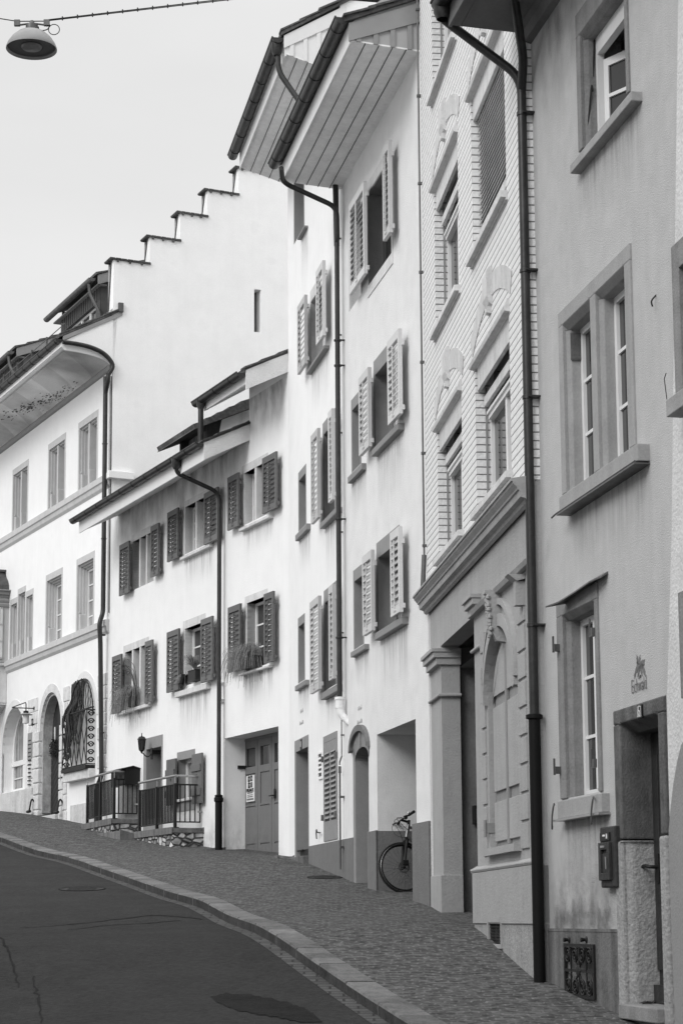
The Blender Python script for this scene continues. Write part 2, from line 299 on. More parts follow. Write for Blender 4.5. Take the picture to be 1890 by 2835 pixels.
class MB:
    def __init__(s): s.v = []; s.f = []
    def add(s, vs, fs):
        k = len(s.v); s.v += [tuple(v) for v in vs]; s.f += [tuple(i+k for i in f) for f in fs]; return s
    def quad(s, a, b, c, d): return s.add([a, b, c, d], [(0, 1, 2, 3)])
    def box(s, u0, u1, y0, y1, z0, z1):
        if u0 > u1: u0, u1 = u1, u0
        if y0 > y1: y0, y1 = y1, y0
        if z0 > z1: z0, z1 = z1, z0
        v = [(u, y, z) for u in (u0, u1) for y in (y0, y1) for z in (z0, z1)]
        return s.add(v, [(0, 1, 3, 2), (4, 6, 7, 5), (0, 4, 5, 1), (2, 3, 7, 6), (0, 2, 6, 4), (1, 5, 7, 3)])
    def prism_u(s, prof, u0, u1, du=None):      # prof: (y, z) closed polygon, extruded along u
        n = len(prof); v = [(u0, y, z) for y, z in prof]+[(u1, y, z) for y, z in prof]
        return s.add(v, [(i, (i+1) % n, n+(i+1) % n, n+i) for i in range(n)]+[tuple(range(n)), tuple(range(2*n-1, n-1, -1))])
    def prism_y(s, poly, y0, y1):               # poly: (u, z)
        n = len(poly); v = [(u, y0, z) for u, z in poly]+[(u, y1, z) for u, z in poly]
        return s.add(v, [(i, (i+1) % n, n+(i+1) % n, n+i) for i in range(n)]+[tuple(range(n)), tuple(range(2*n-1, n-1, -1))])
    def prism_z(s, poly, z0, z1):
        n = len(poly); v = [(u, y, z0) for u, y in poly]+[(u, y, z1) for u, y in poly]
        return s.add(v, [(i, (i+1) % n, n+(i+1) % n, n+i) for i in range(n)]+[tuple(range(n)), tuple(range(2*n-1, n-1, -1))])
    def tube(s, pts, r, n=10, closed=False):
        pts = [Vector(p) for p in pts]; m = len(pts); rs = r if isinstance(r, (list, tuple)) else [r]*m
        k = len(s.v); up = None
        for i, p in enumerate(pts):
            if closed: t = pts[(i+1) % m]-pts[i-1]
            else: t = pts[min(i+1, m-1)]-pts[max(i-1, 0)]
            if t.length < 1e-9: t = Vector((0, 0, 1))
            t.normalize()
            if up is None: up = Vector((0, 0, 1)) if abs(t.z) < .9 else Vector((1, 0, 0))
            a = t.cross(up)
            if a.length < 1e-6: up = Vector((1, .3, 0)); a = t.cross(up)
            a.normalize(); b = a.cross(t); up = b
            for j in range(n):
                q = 2*math.pi*j/n; w = p+(a*math.cos(q)+b*math.sin(q))*rs[i]; s.v.append(tuple(w))
        for i in range(m if closed else m-1):
            for j in range(n):
                i2 = (i+1) % m
                s.f.append((k+i*n+j, k+i*n+(j+1) % n, k+i2*n+(j+1) % n, k+i2*n+j))
        if not closed:
            s.f.append(tuple(k+j for j in range(n))[::-1]); s.f.append(tuple(k+(m-1)*n+j for j in range(n)))
        return s
    def lathe(s, c, prof, n=24, axis='z'):      # prof: (r, h)
        k = len(s.v)
        for r, h in prof:
            for j in range(n):
                q = 2*math.pi*j/n; a, b = r*math.cos(q), r*math.sin(q)
                s.v.append((c[0]+a, c[1]+b, c[2]+h) if axis == 'z' else ((c[0]+a, c[1]+h, c[2]+b) if axis == 'y' else (c[0]+h, c[1]+a, c[2]+b)))
        for i in range(len(prof)-1):
            for j in range(n): s.f.append((k+i*n+j, k+i*n+(j+1) % n, k+(i+1)*n+(j+1) % n, k+(i+1)*n+j))
        return s
    def cut(s):                                  # the pieces before and after this call become separate objects
        s.cuts = getattr(s, 'cuts', [])+[(len(s.v), len(s.f))]
    def obj(s, name, m, parent=None, base=0.0, smooth=False, bevel=0.0, kind=None, label=None):
        cuts = [c for c in getattr(s, 'cuts', [])]
        if cuts:
            cs = [(0, 0)]+cuts+[(len(s.v), len(s.f))]; first = None
            for (v0, f0), (v1, f1) in zip(cs, cs[1:]):
                if f1 > f0:
                    q = MB(); q.v = s.v[v0:v1]; q.f = [tuple(i-v0 for i in f) for f in s.f[f0:f1]]
                    o = q.obj(name, m, parent, base, smooth, bevel, kind, label); first = first or o
            return first
        me = bpy.data.meshes.new(name); me.from_pydata([(a, b, c-base) for a, b, c in s.v], [], s.f); me.update()
        me.materials.append(m)
        if smooth:
            for p in me.polygons: p.use_smooth = True
            try: me.set_sharp_from_angle(angle=R(35))
            except Exception: pass
        o = bpy.data.objects.new(name, me); col.objects.link(o)
        if bevel:
            b = o.modifiers.new('bevel', 'BEVEL'); b.width = bevel; b.segments = 2; b.limit_method = 'ANGLE'
        if parent: o.parent = parent
        if kind: o['kind'] = kind
        if label: o['label'] = label
        return o
def thing(name, label, cat, fac=None, loc=None, group=None):
    o = bpy.data.objects.new(name, None); col.objects.link(o); o.empty_display_size = .3
    if fac: o.location = (fac.O.x, fac.O.y, fac.base); o.rotation_euler = (0, 0, fac.rz)
    elif loc: o.location = loc
    o['label'] = label; o['category'] = cat
    if group: o['group'] = group
    return o
def arc(u0, u1, zs, rise, n=16, pointed=0.0):
    c = (u0+u1)/2; w = (u1-u0)/2
    return [(c-w*math.cos(math.pi*i/n), zs+rise*math.sin(math.pi*i/n)) for i in range(n+1)]
# front wall sheet with openings; hole = (u0,u1,z0,z1,depth,rise)
def wall(mb, u0, u1, z0, z1, holes, y=0.0, revs=True):
    us = sorted(set([u0, u1]+[h[0] for h in holes]+[h[1] for h in holes])); zs = sorted(set([z0, z1]+[h[2] for h in holes]+[h[3] for h in holes]))
    us = [a for a in us if u0 <= a <= u1]; zs = [a for a in zs if z0 <= a <= z1]
    for a, b in zip(us, us[1:]):
        for c, d in zip(zs, zs[1:]):
            if b-a < 1e-5 or d-c < 1e-5: continue
            mu_, mz = (a+b)/2, (c+d)/2
            if any(h[0] < mu_ < h[1] and h[2] < mz < h[3] for h in holes): continue
            mb.quad((a, y, c), (b, y, c), (b, y, d), (a, y, d))
    for h in holes:
        a, b, c, d, dep, rise = h
        if rise:
            pts = arc(a, b, d-rise, rise)
            for p, q in zip(pts, pts[1:]): mb.quad((p[0], y, p[1]), (q[0], y, q[1]), (q[0], y, d), (p[0], y, d))
        if revs and dep:
            top = d-rise if rise else d
            mb.quad((a, y, c), (a, y+dep, c), (a, y+dep, top), (a, y, top)); mb.quad((b, y, c), (b, y+dep, c), (b, y+dep, top), (b, y, top))
            mb.quad((a, y, c), (b, y, c), (b, y+dep, c), (a, y+dep, c))
            if rise:
                for p, q in zip(pts, pts[1:]): mb.quad((p[0], y, p[1]), (q[0], y, q[1]), (q[0], y+dep, q[1]), (p[0], y+dep, p[1]))
            else: mb.quad((a, y, d), (b, y, d), (b, y+dep, d), (a, y+dep, d))
def ring(mb, ou, iu, y0, y1):       # rectangular surround: outer (u0,u1,z0,z1), inner
    a, b, c, d = ou; e, f, g, h = iu
    mb.box(a, e, y0, y1, c, d); mb.box(f, b, y0, y1, c, d)
    if d-h > 1e-4: mb.box(e, f, y0, y1, h, d)
    if g-c > 1e-4: mb.box(e, f, y0, y1, c, g)
def rect(f, tl, br, y=0.0):
    u0, z1 = f.P(tl, y); u1, z0 = f.P(br, y)
    return (u0, u1, z0, z1)
def sash(par, base, r, y, n=2, rows=3, m=WFR, curtain=False, fw=.06):
    u0, u1, z0, z1 = r; b = MB(); ring(b, r, (u0+fw, u1-fw, z0+fw, z1-fw), y, y+.06)
    w = (u1-u0)/n
    for i in range(1, n): b.box(u0+w*i-fw*.7, u0+w*i+fw*.7, y-.01, y+.06, z0+fw, z1-fw)
    for i in range(n):
        for j in range(1, rows): b.box(u0+w*i+fw*.6, u0+w*(i+1)-fw*.6, y+.012, y+.045, z0+(z1-z0)*j/rows-.014, z0+(z1-z0)*j/rows+.014)
    o = b.obj('frame', m, par, base)
    MB().box(u0+.02, u1-.02, y+.03, y+.04, z0+.02, z1-.02).obj('pane', CURT if curtain else GLASS, par, base)
    return o
def shutter(par, f, r, y, m=SHUTG, ms=None, n=None, thick=.04, slat=True):
    u0, u1, z0, z1 = r; b = MB(); st = min(.06, (u1-u0)*.16)
    b.box(u0, u0+st, y-thick, y, z0, z1); b.box(u1-st, u1, y-thick, y, z0, z1)
    rails = [(z0, z0+.11), (z1-.11, z1)]
    for a, c in rails: b.box(u0+st, u1-st, y-thick, y, a, c)
    n = n or max(6, int((z1-z0-.22)/.085)); h = (z1-z0-.22)/n
    s_ = b if ms is None else MB()
    for i in range(n):
        zc = z0+.11+h*(i+.5); q = h*.42
        s_.prism_u([(y-thick*1.0, zc-q), (y-thick*1.0+.008, zc-q-.004), (y-.004, zc+q), (y-.012, zc+q+.004)], u0+st, u1-st)
    if ms is None: pass
    b.box((u0+u1)/2-.012, (u0+u1)/2+.012, y-thick-.016, y-thick-.002, z0+.08, z1-.14)
    for zz in (z0+.05, z1-.22): b.box(u0-.03, u0+.03, y-.012, y+.02, zz, zz+.06); b.box(u1-.03, u1+.03, y-.012, y+.02, zz, zz+.06)
    for k in (-1, 1): b.lathe(((u0+u1)/2+k*.03, y-thick-.006, z0+.05), [(.0, -.006), (.018, -.006), (.018, .006), (0, .006)], 10, 'y')
    o = b.obj('shutter', m, par, f.base)
    if ms is not None: s_.obj('slats', ms, par, f.base)
    return o
def gutter(root, f, pts_u, y, z, r, u0, u1, m=ZINC, bands=.75):
    b = MB(); n = 10
    prof = [(y-r*math.cos(math.pi*i/n), z-r*math.sin(math.pi*i/n)) for i in range(n+1)]
    prof2 = [(y-(r-.012)*math.cos(math.pi*i/n), z-(r-.012)*math.sin(math.pi*i/n)) for i in range(n, -1, -1)]
    b.prism_u(prof+prof2, u0, u1)
    b.tube([(u0, y-r, z+.005), (u1, y-r, z+.005)], .014, 8)
    for uu in (u0, u1): b.prism_u(prof, uu-.004, uu+.004)
    k = u0+.3
    while k < u1:
        prof3 = [(y-(r+.008)*math.cos(math.pi*i/n), z-(r+.008)*math.sin(math.pi*i/n)) for i in range(n+1)]
        b.prism_u(prof3+[(y+r, z+.01)], k-.012, k+.012); k += bands
    return b.obj('gutter', m, root, f.base, smooth=True)
def curve(pts, k=6):
    pts = [Vector(p) for p in pts]; out = []
    P = [pts[0]*2-pts[1]]+pts+[pts[-1]*2-pts[-2]]
    for i in range(1, len(P)-2):
        for j in range(k):
            t = j/k; a, b, c, d = P[i-1], P[i], P[i+1], P[i+2]
            out.append(.5*((2*b)+(-a+c)*t+(2*a-5*b+4*c-d)*t*t+(-a+3*b-3*c+d)*t*t*t))
    out.append(pts[-1]); return out
def bendpath(pts, r=.12, k=5):   # straight runs with rounded corners
    pts = [Vector(p) for p in pts]; out = [pts[0]]
    for a, b, c in zip(pts, pts[1:], pts[2:]):
        q = min(r, (b-a).length*.45, (c-b).length*.45)
        p0 = b+(a-b).normalized()*q; p1 = b+(c-b).normalized()*q
        for j in range(k+1):
            t = j/k; out.append(p0*(1-t)**2+b*2*t*(1-t)+p1*t*t)
    out.append(pts[-1]); return out
def tiles(y0, z0, y1, z1, th=.05, row=.33):   # sawtooth top profile (outer -> inner)
    L = math.hypot(y1-y0, z1-z0); n = max(2, int(L/row)); dy, dzz = (y1-y0)/n, (z1-z0)/n; pts = []
    for i in range(n):
        pts.append((y0+dy*i-.01, z0+dzz*i+th+.022)); pts.append((y0+dy*(i+1), z0+dzz*(i+1)+th-.012))
    return pts
def slope_roof(root, f, y0, z0, y1, z1, u0, u1, yb, name='roof', m=TILE):
    tp = tiles(y0, z0, y1, z1); b = MB()
    b.prism_u([(y0, z0)]+tp+[(y1, z1)], u0, u1)
    b.prism_u([(y1, z1), (y1, z1+.05), (yb, z0+.05), (yb, z0)], u0, u1)
    # staggered tile ends on the verge
    L = math.hypot(y1-y0, z1-z0); n = max(2, int(L/.33))
    for i in range(n):
        t0, t1 = i/n, min(1, (i+1.25)/n); j = random.uniform(.01, .05); h = random.uniform(.0, .015)
        ya, za, yb_, zb_ = y0+(y1-y0)*t0, z0+(z1-z0)*t0, y0+(y1-y0)*t1, z0+(z1-z0)*t1
        b.prism_u([(ya-.02, za+.055+h), (ya-.02, za+.085+h), (yb_, zb_+.075), (yb_, zb_+.05)], u1-.15, u1+j)
    return b.obj(name, m, root, f.base)
def text_mesh(body, size, f, u, z, y, m, parent=None, base=0.0, name='lettering', sx=1.0, rot=0.0, bold=0.0, shear=0.0, mark=None):
    cu = bpy.data.curves.new(name, 'FONT'); cu.body = body; cu.size = size; cu.align_x = 'CENTER'; cu.align_y = 'CENTER'; cu.offset = bold; cu.shear = shear; cu.extrude = .0015
    t = bpy.data.objects.new('tmp', cu); col.objects.link(t)
    dg = bpy.context.evaluated_depsgraph_get(); me = bpy.data.meshes.new_from_object(t.evaluated_get(dg)); bpy.data.objects.remove(t)
    for v in me.vertices: v.co = Vector((u+v.co.x*sx, y-v.co.z, z+v.co.y-base))
    me.materials.clear(); me.materials.append(m)
    o = bpy.data.objects.new(name, me); col.objects.link(o)
    if parent: o.parent = parent
    return o
# ================================================================== GROUND
def street():
    ys = [-8+.4*i for i in range(int(88/.4))]
    def strip(f0, f1, z_, nx=1):
        b = MB(); k = 0
        for y in ys:
            x0, x1 = f0(y), f1(y)
            for j in range(nx+1): b.v.append((x0+(x1-x0)*j/nx, y, z_(y, j/nx)))
        for i in range(len(ys)-1):
            for j in range(nx): a = i*(nx+1)+j; b.f.append((a, a+1, a+nx+2, a+nx+1))
        return b
    KD = .10
    strip(lambda y: kx(y)-.01, lambda y: max(fx(y), kx(y)+1)+6, lambda y, t: gz(y), 4).obj('pavement', COBBLE, kind='structure')
    strip(lambda y: kx(y)-.24-.15, lambda y: kx(y)-.2, lambda y, t: gz(y)-KD+.004).obj('gutter_strip', GSTONE, kind='structure')
    strip(lambda y: kx(y)-7.6, lambda y: kx(y)-.2, lambda y, t: gz(y)-KD-.06*(1-t)*0, 6).obj('road', ASPH, kind='structure')
    strip(lambda y: kx(y)-80, lambda y: kx(y)-7.5, lambda y, t: gz(y)-KD-.004).obj('ground', mat('pale_bounce_ground', .38, .95, .1, 3), kind='structure')  # unseen ground, made pale to bounce light onto soffits and facades
    strip(lambda y: kx(y)-7.6, lambda y: kx(y)-7.3, lambda y, t: gz(y)+.01).obj('far_kerb', KERB, kind='structure')
    # kerb stones
    b = MB(); kf = MB(); y = -8.0; g = .017
    while y < 72:
        L = random.uniform(.85, 1.15); n = 3
        a = y+g; e = y+L-g; h = random.uniform(-.004, .004)
        for i in range(n):
            p, q = a+(e-a)*i/n, a+(e-a)*(i+1)/n
            xa, xb = kx(p), kx(q); za, zb = gz(p)+.012+h, gz(q)+.012+h
            v = [(xa-.24, p, za), (xa, p, za), (xb, q, zb), (xb-.24, q, zb), (xa-.25, p, za-.15), (xb-.25, q, zb-.15), (xa, p, za-.14), (xb, q, zb-.14),
                 (xa-.252, p, za-.02), (xb-.252, q, zb-.02)]
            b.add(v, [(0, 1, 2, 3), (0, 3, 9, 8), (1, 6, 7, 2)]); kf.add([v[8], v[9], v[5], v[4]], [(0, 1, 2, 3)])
            if i == 0: b.add([v[0], v[1], v[6], v[4], v[8]], [(0, 1, 2, 3, 4)])
            if i == n-1: b.add([v[3], v[2], v[7], v[5], v[9]], [(0, 1, 2, 3, 4)])
        y += L
    b.obj('kerb', KERB, kind='structure'); kf.obj('kerb_face', mat('shade_toned_granite', .040, .9, .35, 7, .8, 40, dirt=.3), kind='structure')  # road-facing side of the kerb, its shade painted in as a darker tone
    # dark stain on the asphalt and tar cracks
    def blob(pts, name, m, dz):
        w = []; q = []
        for a, c in zip(pts, pts[1:]+pts[:1]): q += [(a[0]+(c[0]-a[0])*k/5+random.gauss(0, 1.6), a[1]+(c[1]-a[1])*k/5+random.gauss(0, .8)) for k in range(5)]
        for p in [c25(*p) for p in q]:
            y, x = on_street(p, -.10); w.append((x, y, gz(y)-.10+dz))
        b = MB(); k = len(w); cx_ = sum(a[0] for a in w)/k; cy_ = sum(a[1] for a in w)/k
        b.add([(cx_, cy_, gz(cy_)-.10+dz)]+w, [(0, 1+i, 1+(i+1) % k) for i in range(k)]); return b.obj(name, m, kind='structure')
    blob([p for p in ((650, 686), (700, 677), (760, 680), (830, 690), (890, 704), (940, 722), (975, 742), (1000, 767), (930, 766), (860, 752), (800, 742), (740, 730), (690, 712))], 'road_stain', WET, .006)
    b = MB()
    for line in (((60, 470), (150, 466), (260, 455), (400, 440), (470, 434), (560, 438), (630, 444)), ((210, 478), (330, 464), (460, 456), (560, 446)), ((0, 500), (30, 560), (60, 660)), ((100, 625), (120, 690), (130, 767))):
        pp = [on_street(c25(*p), -.10) for p in line]
        pp = curve([(x, y, 0) for y, x in pp], 8); pp = [p+Vector((random.gauss(0, .012), random.gauss(0, .02), 0)) for p in pp]
        for a, c in zip(pp, pp[1:]):
            d = Vector((-(c-a).y, (c-a).x, 0)).normalized()*random.uniform(.004, .008)*(1+3*abs((c-a).normalized().x))
            b.quad(*[(q.x, q.y, gz(q.y)-.10+.005) for q in (a-d, a+d, c+d, c-d)])
    b.obj('road_crack', WET, kind='structure')
    # covers
    for p, dzz, r, lab, nm in ((c25(255, 349), -.10, .33, 'round iron manhole cover set in the dark asphalt road', 'manhole_cover'),
                     (c14(915, 1515), 0, .26, 'round iron cover set in the cobbles in front of the closed louvred shutter', 'inspection_cover')):
        y, x = on_street(p, dzz); z = gz(y)+dzz; sl_ = (gz(y+.3)-gz(y-.3))/.6
        t = thing(nm, lab, 'manhole cover', loc=(x, y, z+.001)); t.rotation_euler = (math.atan(sl_), 0, 0)
        b = MB(); b.lathe((0, 0, 0), [(0, .002), (r-.035, .002), (r-.035, .006), (r-.02, .006), (r-.02, -.02)], 40)
        for i in range(-3, 4): b.box(-.6*r, .6*r, i*.07-.015, i*.07+.015, .002, .007)
        b.obj('lid', mat('cast_iron_cover', .042, .8, .3, 20, spec=.1), t); MB().lathe((0, 0, 0), [(r-.015, -.02), (r-.015, .007), (r+.005, .007), (r+.005, -.02)], 40).obj('rim', mat('cover_rim', .012, .8, spec=.1), t)
street()
# ================================================================== BUILDINGS
def shell(root, f, u0, u1, z0, z1, m, depth=7.0, top=True):
    b = MB(); e = .004
    b.quad((u0+e, e, z0), (u0+e, depth, z0), (u0+e, depth, z1), (u0+e, e, z1)); b.quad((u1-e, e, z0), (u1-e, depth, z0), (u1-e, depth, z1), (u1-e, e, z1))
    b.quad((u0+e, depth, z0), (u1-e, depth, z0), (u1-e, depth, z1), (u0+e, depth, z1))
    if top: b.quad((u0+e, e, z1), (u1-e, e, z1), (u1-e, depth, z1), (u0+e, depth, z1))
    return b.obj('rear_wall', m, root, f.base)
def sill(par, f, r, y=-.10, m=SILL, h=None, back=.02, name='sill', drip=0):
    b = MB(); b.box(r[0], r[1], y, back, r[2], r[3]); k = (r[1]-r[0]); h = random.uniform(.5, 1.0)
    stain(par, f, r[0]-.03, r[1]+.03, r[2]-h, r[2]+.01)
    return b.obj(name, m, par, f.base, bevel=.008)
def lamp_hinges(): pass
# the row across the street: never in the picture, it shades the near facades and holds the span wire
def opposite():
    t = thing('opposite_house', 'plain rendered house on the other side of the street, outside the photograph', 'house', loc=(-9.5, 4, 0)); b = MB()
    b.box(-8, 0, -16, 12, -3, 9.0); b.obj('wall', GREYR, t); MB().prism_y([(-8.4, 9.0), (.5, 9.0), (-4, 12.5)], -16.3, 12.3).obj('roof', TILE, t)
    w = MB()
    for i in range(7):
        for z in (1.2, 4.0, 6.6): w.box(-.02, .03, -14+i*3.7, -13+i*3.7, z, z+1.5); w.cut()
    w.obj('window', GLASS, t)
opposite()
# ------------------------------------------------------------------ G: grey house number 6
def buildG():
    f = G; B = f.base
    t = thing('grey_house', 'grey rendered house at the right with double stone window, open top window and dark doorway', 'house', f)
    w1o = rect(f, c10(512, 85), c10(905, 760)); w1 = rect(f, c10(545, 250), c10(886, 748))
    w1 = (w1[0], w1[1], f.P(c10(545, 1080))[1], f.P(c10(540, 255))[1]); w1o = (w1o[0], w1o[1], w1[2]-.02, f.P(c10(520, 105))[1])
    w2o = (f.P(c11(262, 900))[0], f.P(c11(795, 900))[0], f.P(c11(530, 1830))[1]-.02, f.P(c11(520, 440))[1])
    o1 = (f.P(c11(300, 1200))[0], f.P(c11(503, 1200))[0], w2o[2]+.02, f.P(c11(400, 675))[1])
    o2 = (f.P(c11(540, 1100))[0], f.P(c11(757, 1100))[0], w2o[2]+.02, o1[3])
    w3o = (f.P(c12(290, 1200))[0], f.P(c12(624, 1200))[0], f.P(c12(450, 2068))[1], f.P(c12(450, 405))[1])
    w3 = (f.P(c12(340, 1200))[0], f.P(c12(600, 1200))[0], w3o[2], f.P(c12(460, 532))[1])
    do = (f.P(c12(760, 1800))[0], f.P(c12(1170, 1800))[0], -2.5, f.P(c12(950, 1312))[1])
    dd = (f.P(c12(810, 1700))[0], f.P(c12(1122, 1700))[0], f.P(c13(1200, 1862))[1], f.P(c12(950, 1440))[1])
    ztop = f.P((1476, 76))[1]+.35; zs = f.P((1476, 76))[1]
    holes = [(w1o[0], w1o[1], w1o[2], w1o[3], .02, 0), (w2o[0], w2o[1], w2o[2], w2o[3], .02, 0), (w3o[0], w3o[1], w3o[2], w3o[3], .02, 0), (do[0], do[1], do[2]-.5, do[3], .02, 0)]
    vent = (f.P(c13(548, 1400))[0], f.P(c13(800, 1400))[0], f.P(c13(550, 1775))[1], f.P(c13(600, 1330))[1])
    holes.append((vent[0], vent[1], vent[2], vent[3], .3, 0))
    b = MB(); wall(b, 0, LG, -3, ztop+1.5, holes)
    b.obj('wall', GREYR, t, B); shell(t, f, 0, LG, -3, ztop+1.5, GREYR)
    # plinth, 12 mm proud
    zp = f.P(c13(500, 1198))[1]; b = MB()
    wall(b, .0, do[0]-.004, -3, zp, [(vent[0], vent[1], vent[2], vent[3], .05, 0)], y=-.014); b.box(0, do[0]-.004, -.018, .0, zp-.012, zp+.012)
    b.obj('plinth', BASE, t, B)
    # window 1: open casement
    def stone_window(name, ou, ins, m=STONE, dep=.30, proud=-.02):
        b = MB(); us = [ou[0]]+[x for i in ins for x in i[:2]]+[ou[1]]
        zt = ins[0][3]; zb = ins[0][2]
        for a, c in zip(us[::2], us[1::2]): b.box(a, c, proud, dep, ou[2], zt)
        b.box(ou[0], ou[1], proud, dep, zt, ou[3]-.003)
        for i in ins:   # inner chamfer
            b.prism_u([(proud, zt-.0), (proud+.06, zt-.05), (dep, zt-.05), (dep, zt)], i[0], i[1])
            b.prism_z([(i[0], proud+.03), (i[0]+.03, proud+.07), (i[0]+.03, dep), (i[0], dep)], ou[2], zt-.05)
            b.prism_z([(i[1], proud+.03), (i[1]-.02, proud+.07), (i[1]-.02, dep), (i[1], dep)], ou[2], zt-.05)
        return b.obj(name, m, t, B, bevel=.006)
    o = stone_window('window', w1o, [w1], STONE, .34); o['label'] = 'open casement window with weathered stone surround at the top'
    s = MB(); r = w1
    ring(s, (r[0]+.03, r[1]-.02, r[2], r[3]-.05), (r[0]+.075, r[1]-.06, r[2]+.05, r[3]-.20), .11, .17)
    um = r[0]+(r[1]-r[0])*.5
    s.obj('frame', WFR, o, B)
    for k, (uu, an) in enumerate(((r[0]+.08, -28), (r[1]-.07, 24))):    # the two sashes stand ajar inwards
        L = (r[1]-r[0])*.36; q = R(an); dx, dy = math.cos(q)*L*(1 if k == 0 else -1), abs(math.sin(q))*L
        sb = MB(); z0, z1 = r[2]+.07, r[3]-.25
        def leaf(a, c, z0, z1, th=.045):
            p0 = Vector((uu+dx*a, .16+dy*a)); p1 = Vector((uu+dx*c, .16+dy*c)); nn = Vector((-(p1-p0).y, (p1-p0).x)).normalized()*th
            sb.prism_z([tuple(p0), tuple(p1), tuple(p1+nn), tuple(p0+nn)], z0, z1)
        leaf(0, .13, z0, z1); leaf(.87, 1, z0, z1); leaf(.13, .87, z0, z0+.08); leaf(.13, .87, z1-.07, z1); leaf(.13, .87, (z0+z1)/2-.015, (z0+z1)/2+.015, .03)
        sb.obj('sash', WFR, o, B); g = MB(); g.quad((uu, .18, z0), (uu+dx, .18+dy, z0), (uu+dx, .18+dy, z1), (uu, .18, z1)); g.obj('pane', GLASS, o, B)
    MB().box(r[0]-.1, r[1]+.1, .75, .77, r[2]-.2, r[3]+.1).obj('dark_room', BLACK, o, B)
    st = f.P(c10(460, 1190), -.09); sbm = f.P(c10(905, 745), -.09)
    sill(o, f, (st[0], sbm[0], st[1]-.085, st[1]-.005), -.09, STONEA)
    MB().tube(curve([(r[0]+.04, .10, r[3]-.06), (r[0]+.02, .08, r[3]-.5), (r[0]+.05, .06, r[2]+.5), (r[0]-.0, .03, r[2]+.1)]), .008, 6).obj('cable', BLACK, o, B)
    # window 2: double
    o = stone_window('window', w2o, [o1, o2], STONEA, .30); o['label'] = 'double window with pale stone surround and thick sill'
    for r in (o1, o2):
        sash(o, B, (r[0]+.03, r[1]-.02, r[2], r[3]-.05), .13, 2, 3, fw=.055)
    q = MB()
    for (cu_, cz, a_, c_) in ((o1[0]+.035, o1[3]-.20, .09, .13),):
        q.prism_z([(cu_-.004, .04), (cu_+.012, .04), (cu_+.012, .2), (cu_-.004, .2)], cz-.12, cz+.12)
    q.obj('damp_stain', STONED, o, B)
    st = f.P(c11(250, 2030), -.10); sb = f.P(c11(818, 1770), -.10); sbb = f.P(c11(256, 2140), -.10)
    sill(o, f, (st[0], sb[0], sbb[1], st[1]), -.10, STONEA)
    m_ = MB(); m_.tube([(st[0]-.12, -.13, sbb[1]-.02), (st[0]-.04, -.12, sbb[1]-.004), (sb[0], -.12, sbb[1]-.004)], .008, 6); m_.box(st[0], sb[0], -.125, 0, sbb[1]-.025, sbb[1]-.012)
    m_.obj('drip_rail', ZINCL, o, B)
    # window 3: tall window with a tin awning
    o = stone_window('window', w3o, [w3], STONE, .30); o['label'] = 'tall window under a buckled tin cover'
    sash(o, B, (w3[0]+.03, w3[1]-.02, w3[2], w3[3]-.05), .13, 2, 3, fw=.055)
    aw = MB(); pa = [(c12(172, 525), -.20), (c12(268, 490), -.12), (c12(410, 402), -.1), (c12(525, 322), -.1), (c12(625, 280), -.06)]
    P3 = [(f.P(p, y)[0], y, f.P(p, y)[1]) for p, y in pa]
    for a, c in zip(P3, P3[1:]):
        aw.add([a, c, (c[0], .01, c[2]+.05), (a[0], .01, a[2]+.05), (a[0], a[1], a[2]-.012), (c[0], c[1], c[2]-.012), (c[0], .01, c[2]+.03), (a[0], .01, a[2]+.03)], [(0, 1, 2, 3), (4, 5, 6, 7), (0, 1, 5, 4), (0, 3, 7, 4), (1, 2, 6, 5)])
    aw.obj('tin_cover', ZINCL, o, B)
    s0 = f.P(c12(268, 2112), -.07); s1 = f.P(c12(624, 2030), -.07); s2 = f.P(c12(262, 2262), -.07)
    sill(o, f, (s0[0], s1[0], s2[1], s0[1]), -.07, STONEA)
    MB().box(s0[0]-.03, s1[0]+.02, -.10, 0, s2[1]-.018, s2[1]-.002).obj('drip_rail', STEEL, o, B)
    hk = MB()
    for p in ((262, 2140), (583, 2085)):
        a = f.P(c12(*p), -.07); hk.cut(); hk.tube(curve([(a[0]-.03, -.08, a[1]), (a[0]+.02, -.10, a[1]), (a[0], -.11, a[1]-.1), (a[0]-.01, -.11, a[1]-.2), (a[0]-.03, -.10, a[1]-.18)]), .008, 6)
    for p in ((300, 865), (310, 1860)):
        a = f.P(c12(*p)); hk.cut(); hk.box(a[0]-.02, a[0]+.03, -.07, 0, a[1]-.03, a[1]+.03); hk.tube([(a[0], -.07, a[1]-.04), (a[0], -.07, a[1]+.10)], .01, 6)
    for p in ((580, 725), (595, 1790)):
        a = f.P(c12(*p)); hk.cut(); hk.box(a[0]-.03, a[0]+.05, -.05, -.02, a[1]-.05, a[1]+.02); hk.tube([(a[0], -.05, a[1]-.04), (a[0], -.05, a[1]+.10)], .01, 6)
    hk.obj('shutter_hook', ZINCL, o, B)
    # door
    zg = f.P(c13(1050, 395))[1]
    b = MB(); 
    b.box(do[0], dd[0], -.03, .24, zg, dd[3]); b.box(dd[1], do[1], -.03, .24, zg, dd[3]); b.box(do[0], do[1], -.03, .24, dd[3], do[3]-.004)
    b.prism_u([(-.03, dd[3]), (.1, dd[3]-.07), (.24, dd[3]-.07), (.24, dd[3])], dd[0], dd[1])
    o = b.obj('door_surround', STONED, t, B, bevel=.012)
    b = MB(); b.box(do[0], dd[0]+.01, -.045, .24, -2.6, zg-.012); b.box(dd[1]-.01, do[1], -.045, .24, -2.6, zg-.012)
    b.prism_z([(dd[0]+.01, -.02), (dd[0]+.05, .03), (dd[0]+.05, .24), (dd[0]+.01, .24)], -2.6, zg-.02)
    b.obj('door_jamb', GRANITE, o, B, bevel=.02)
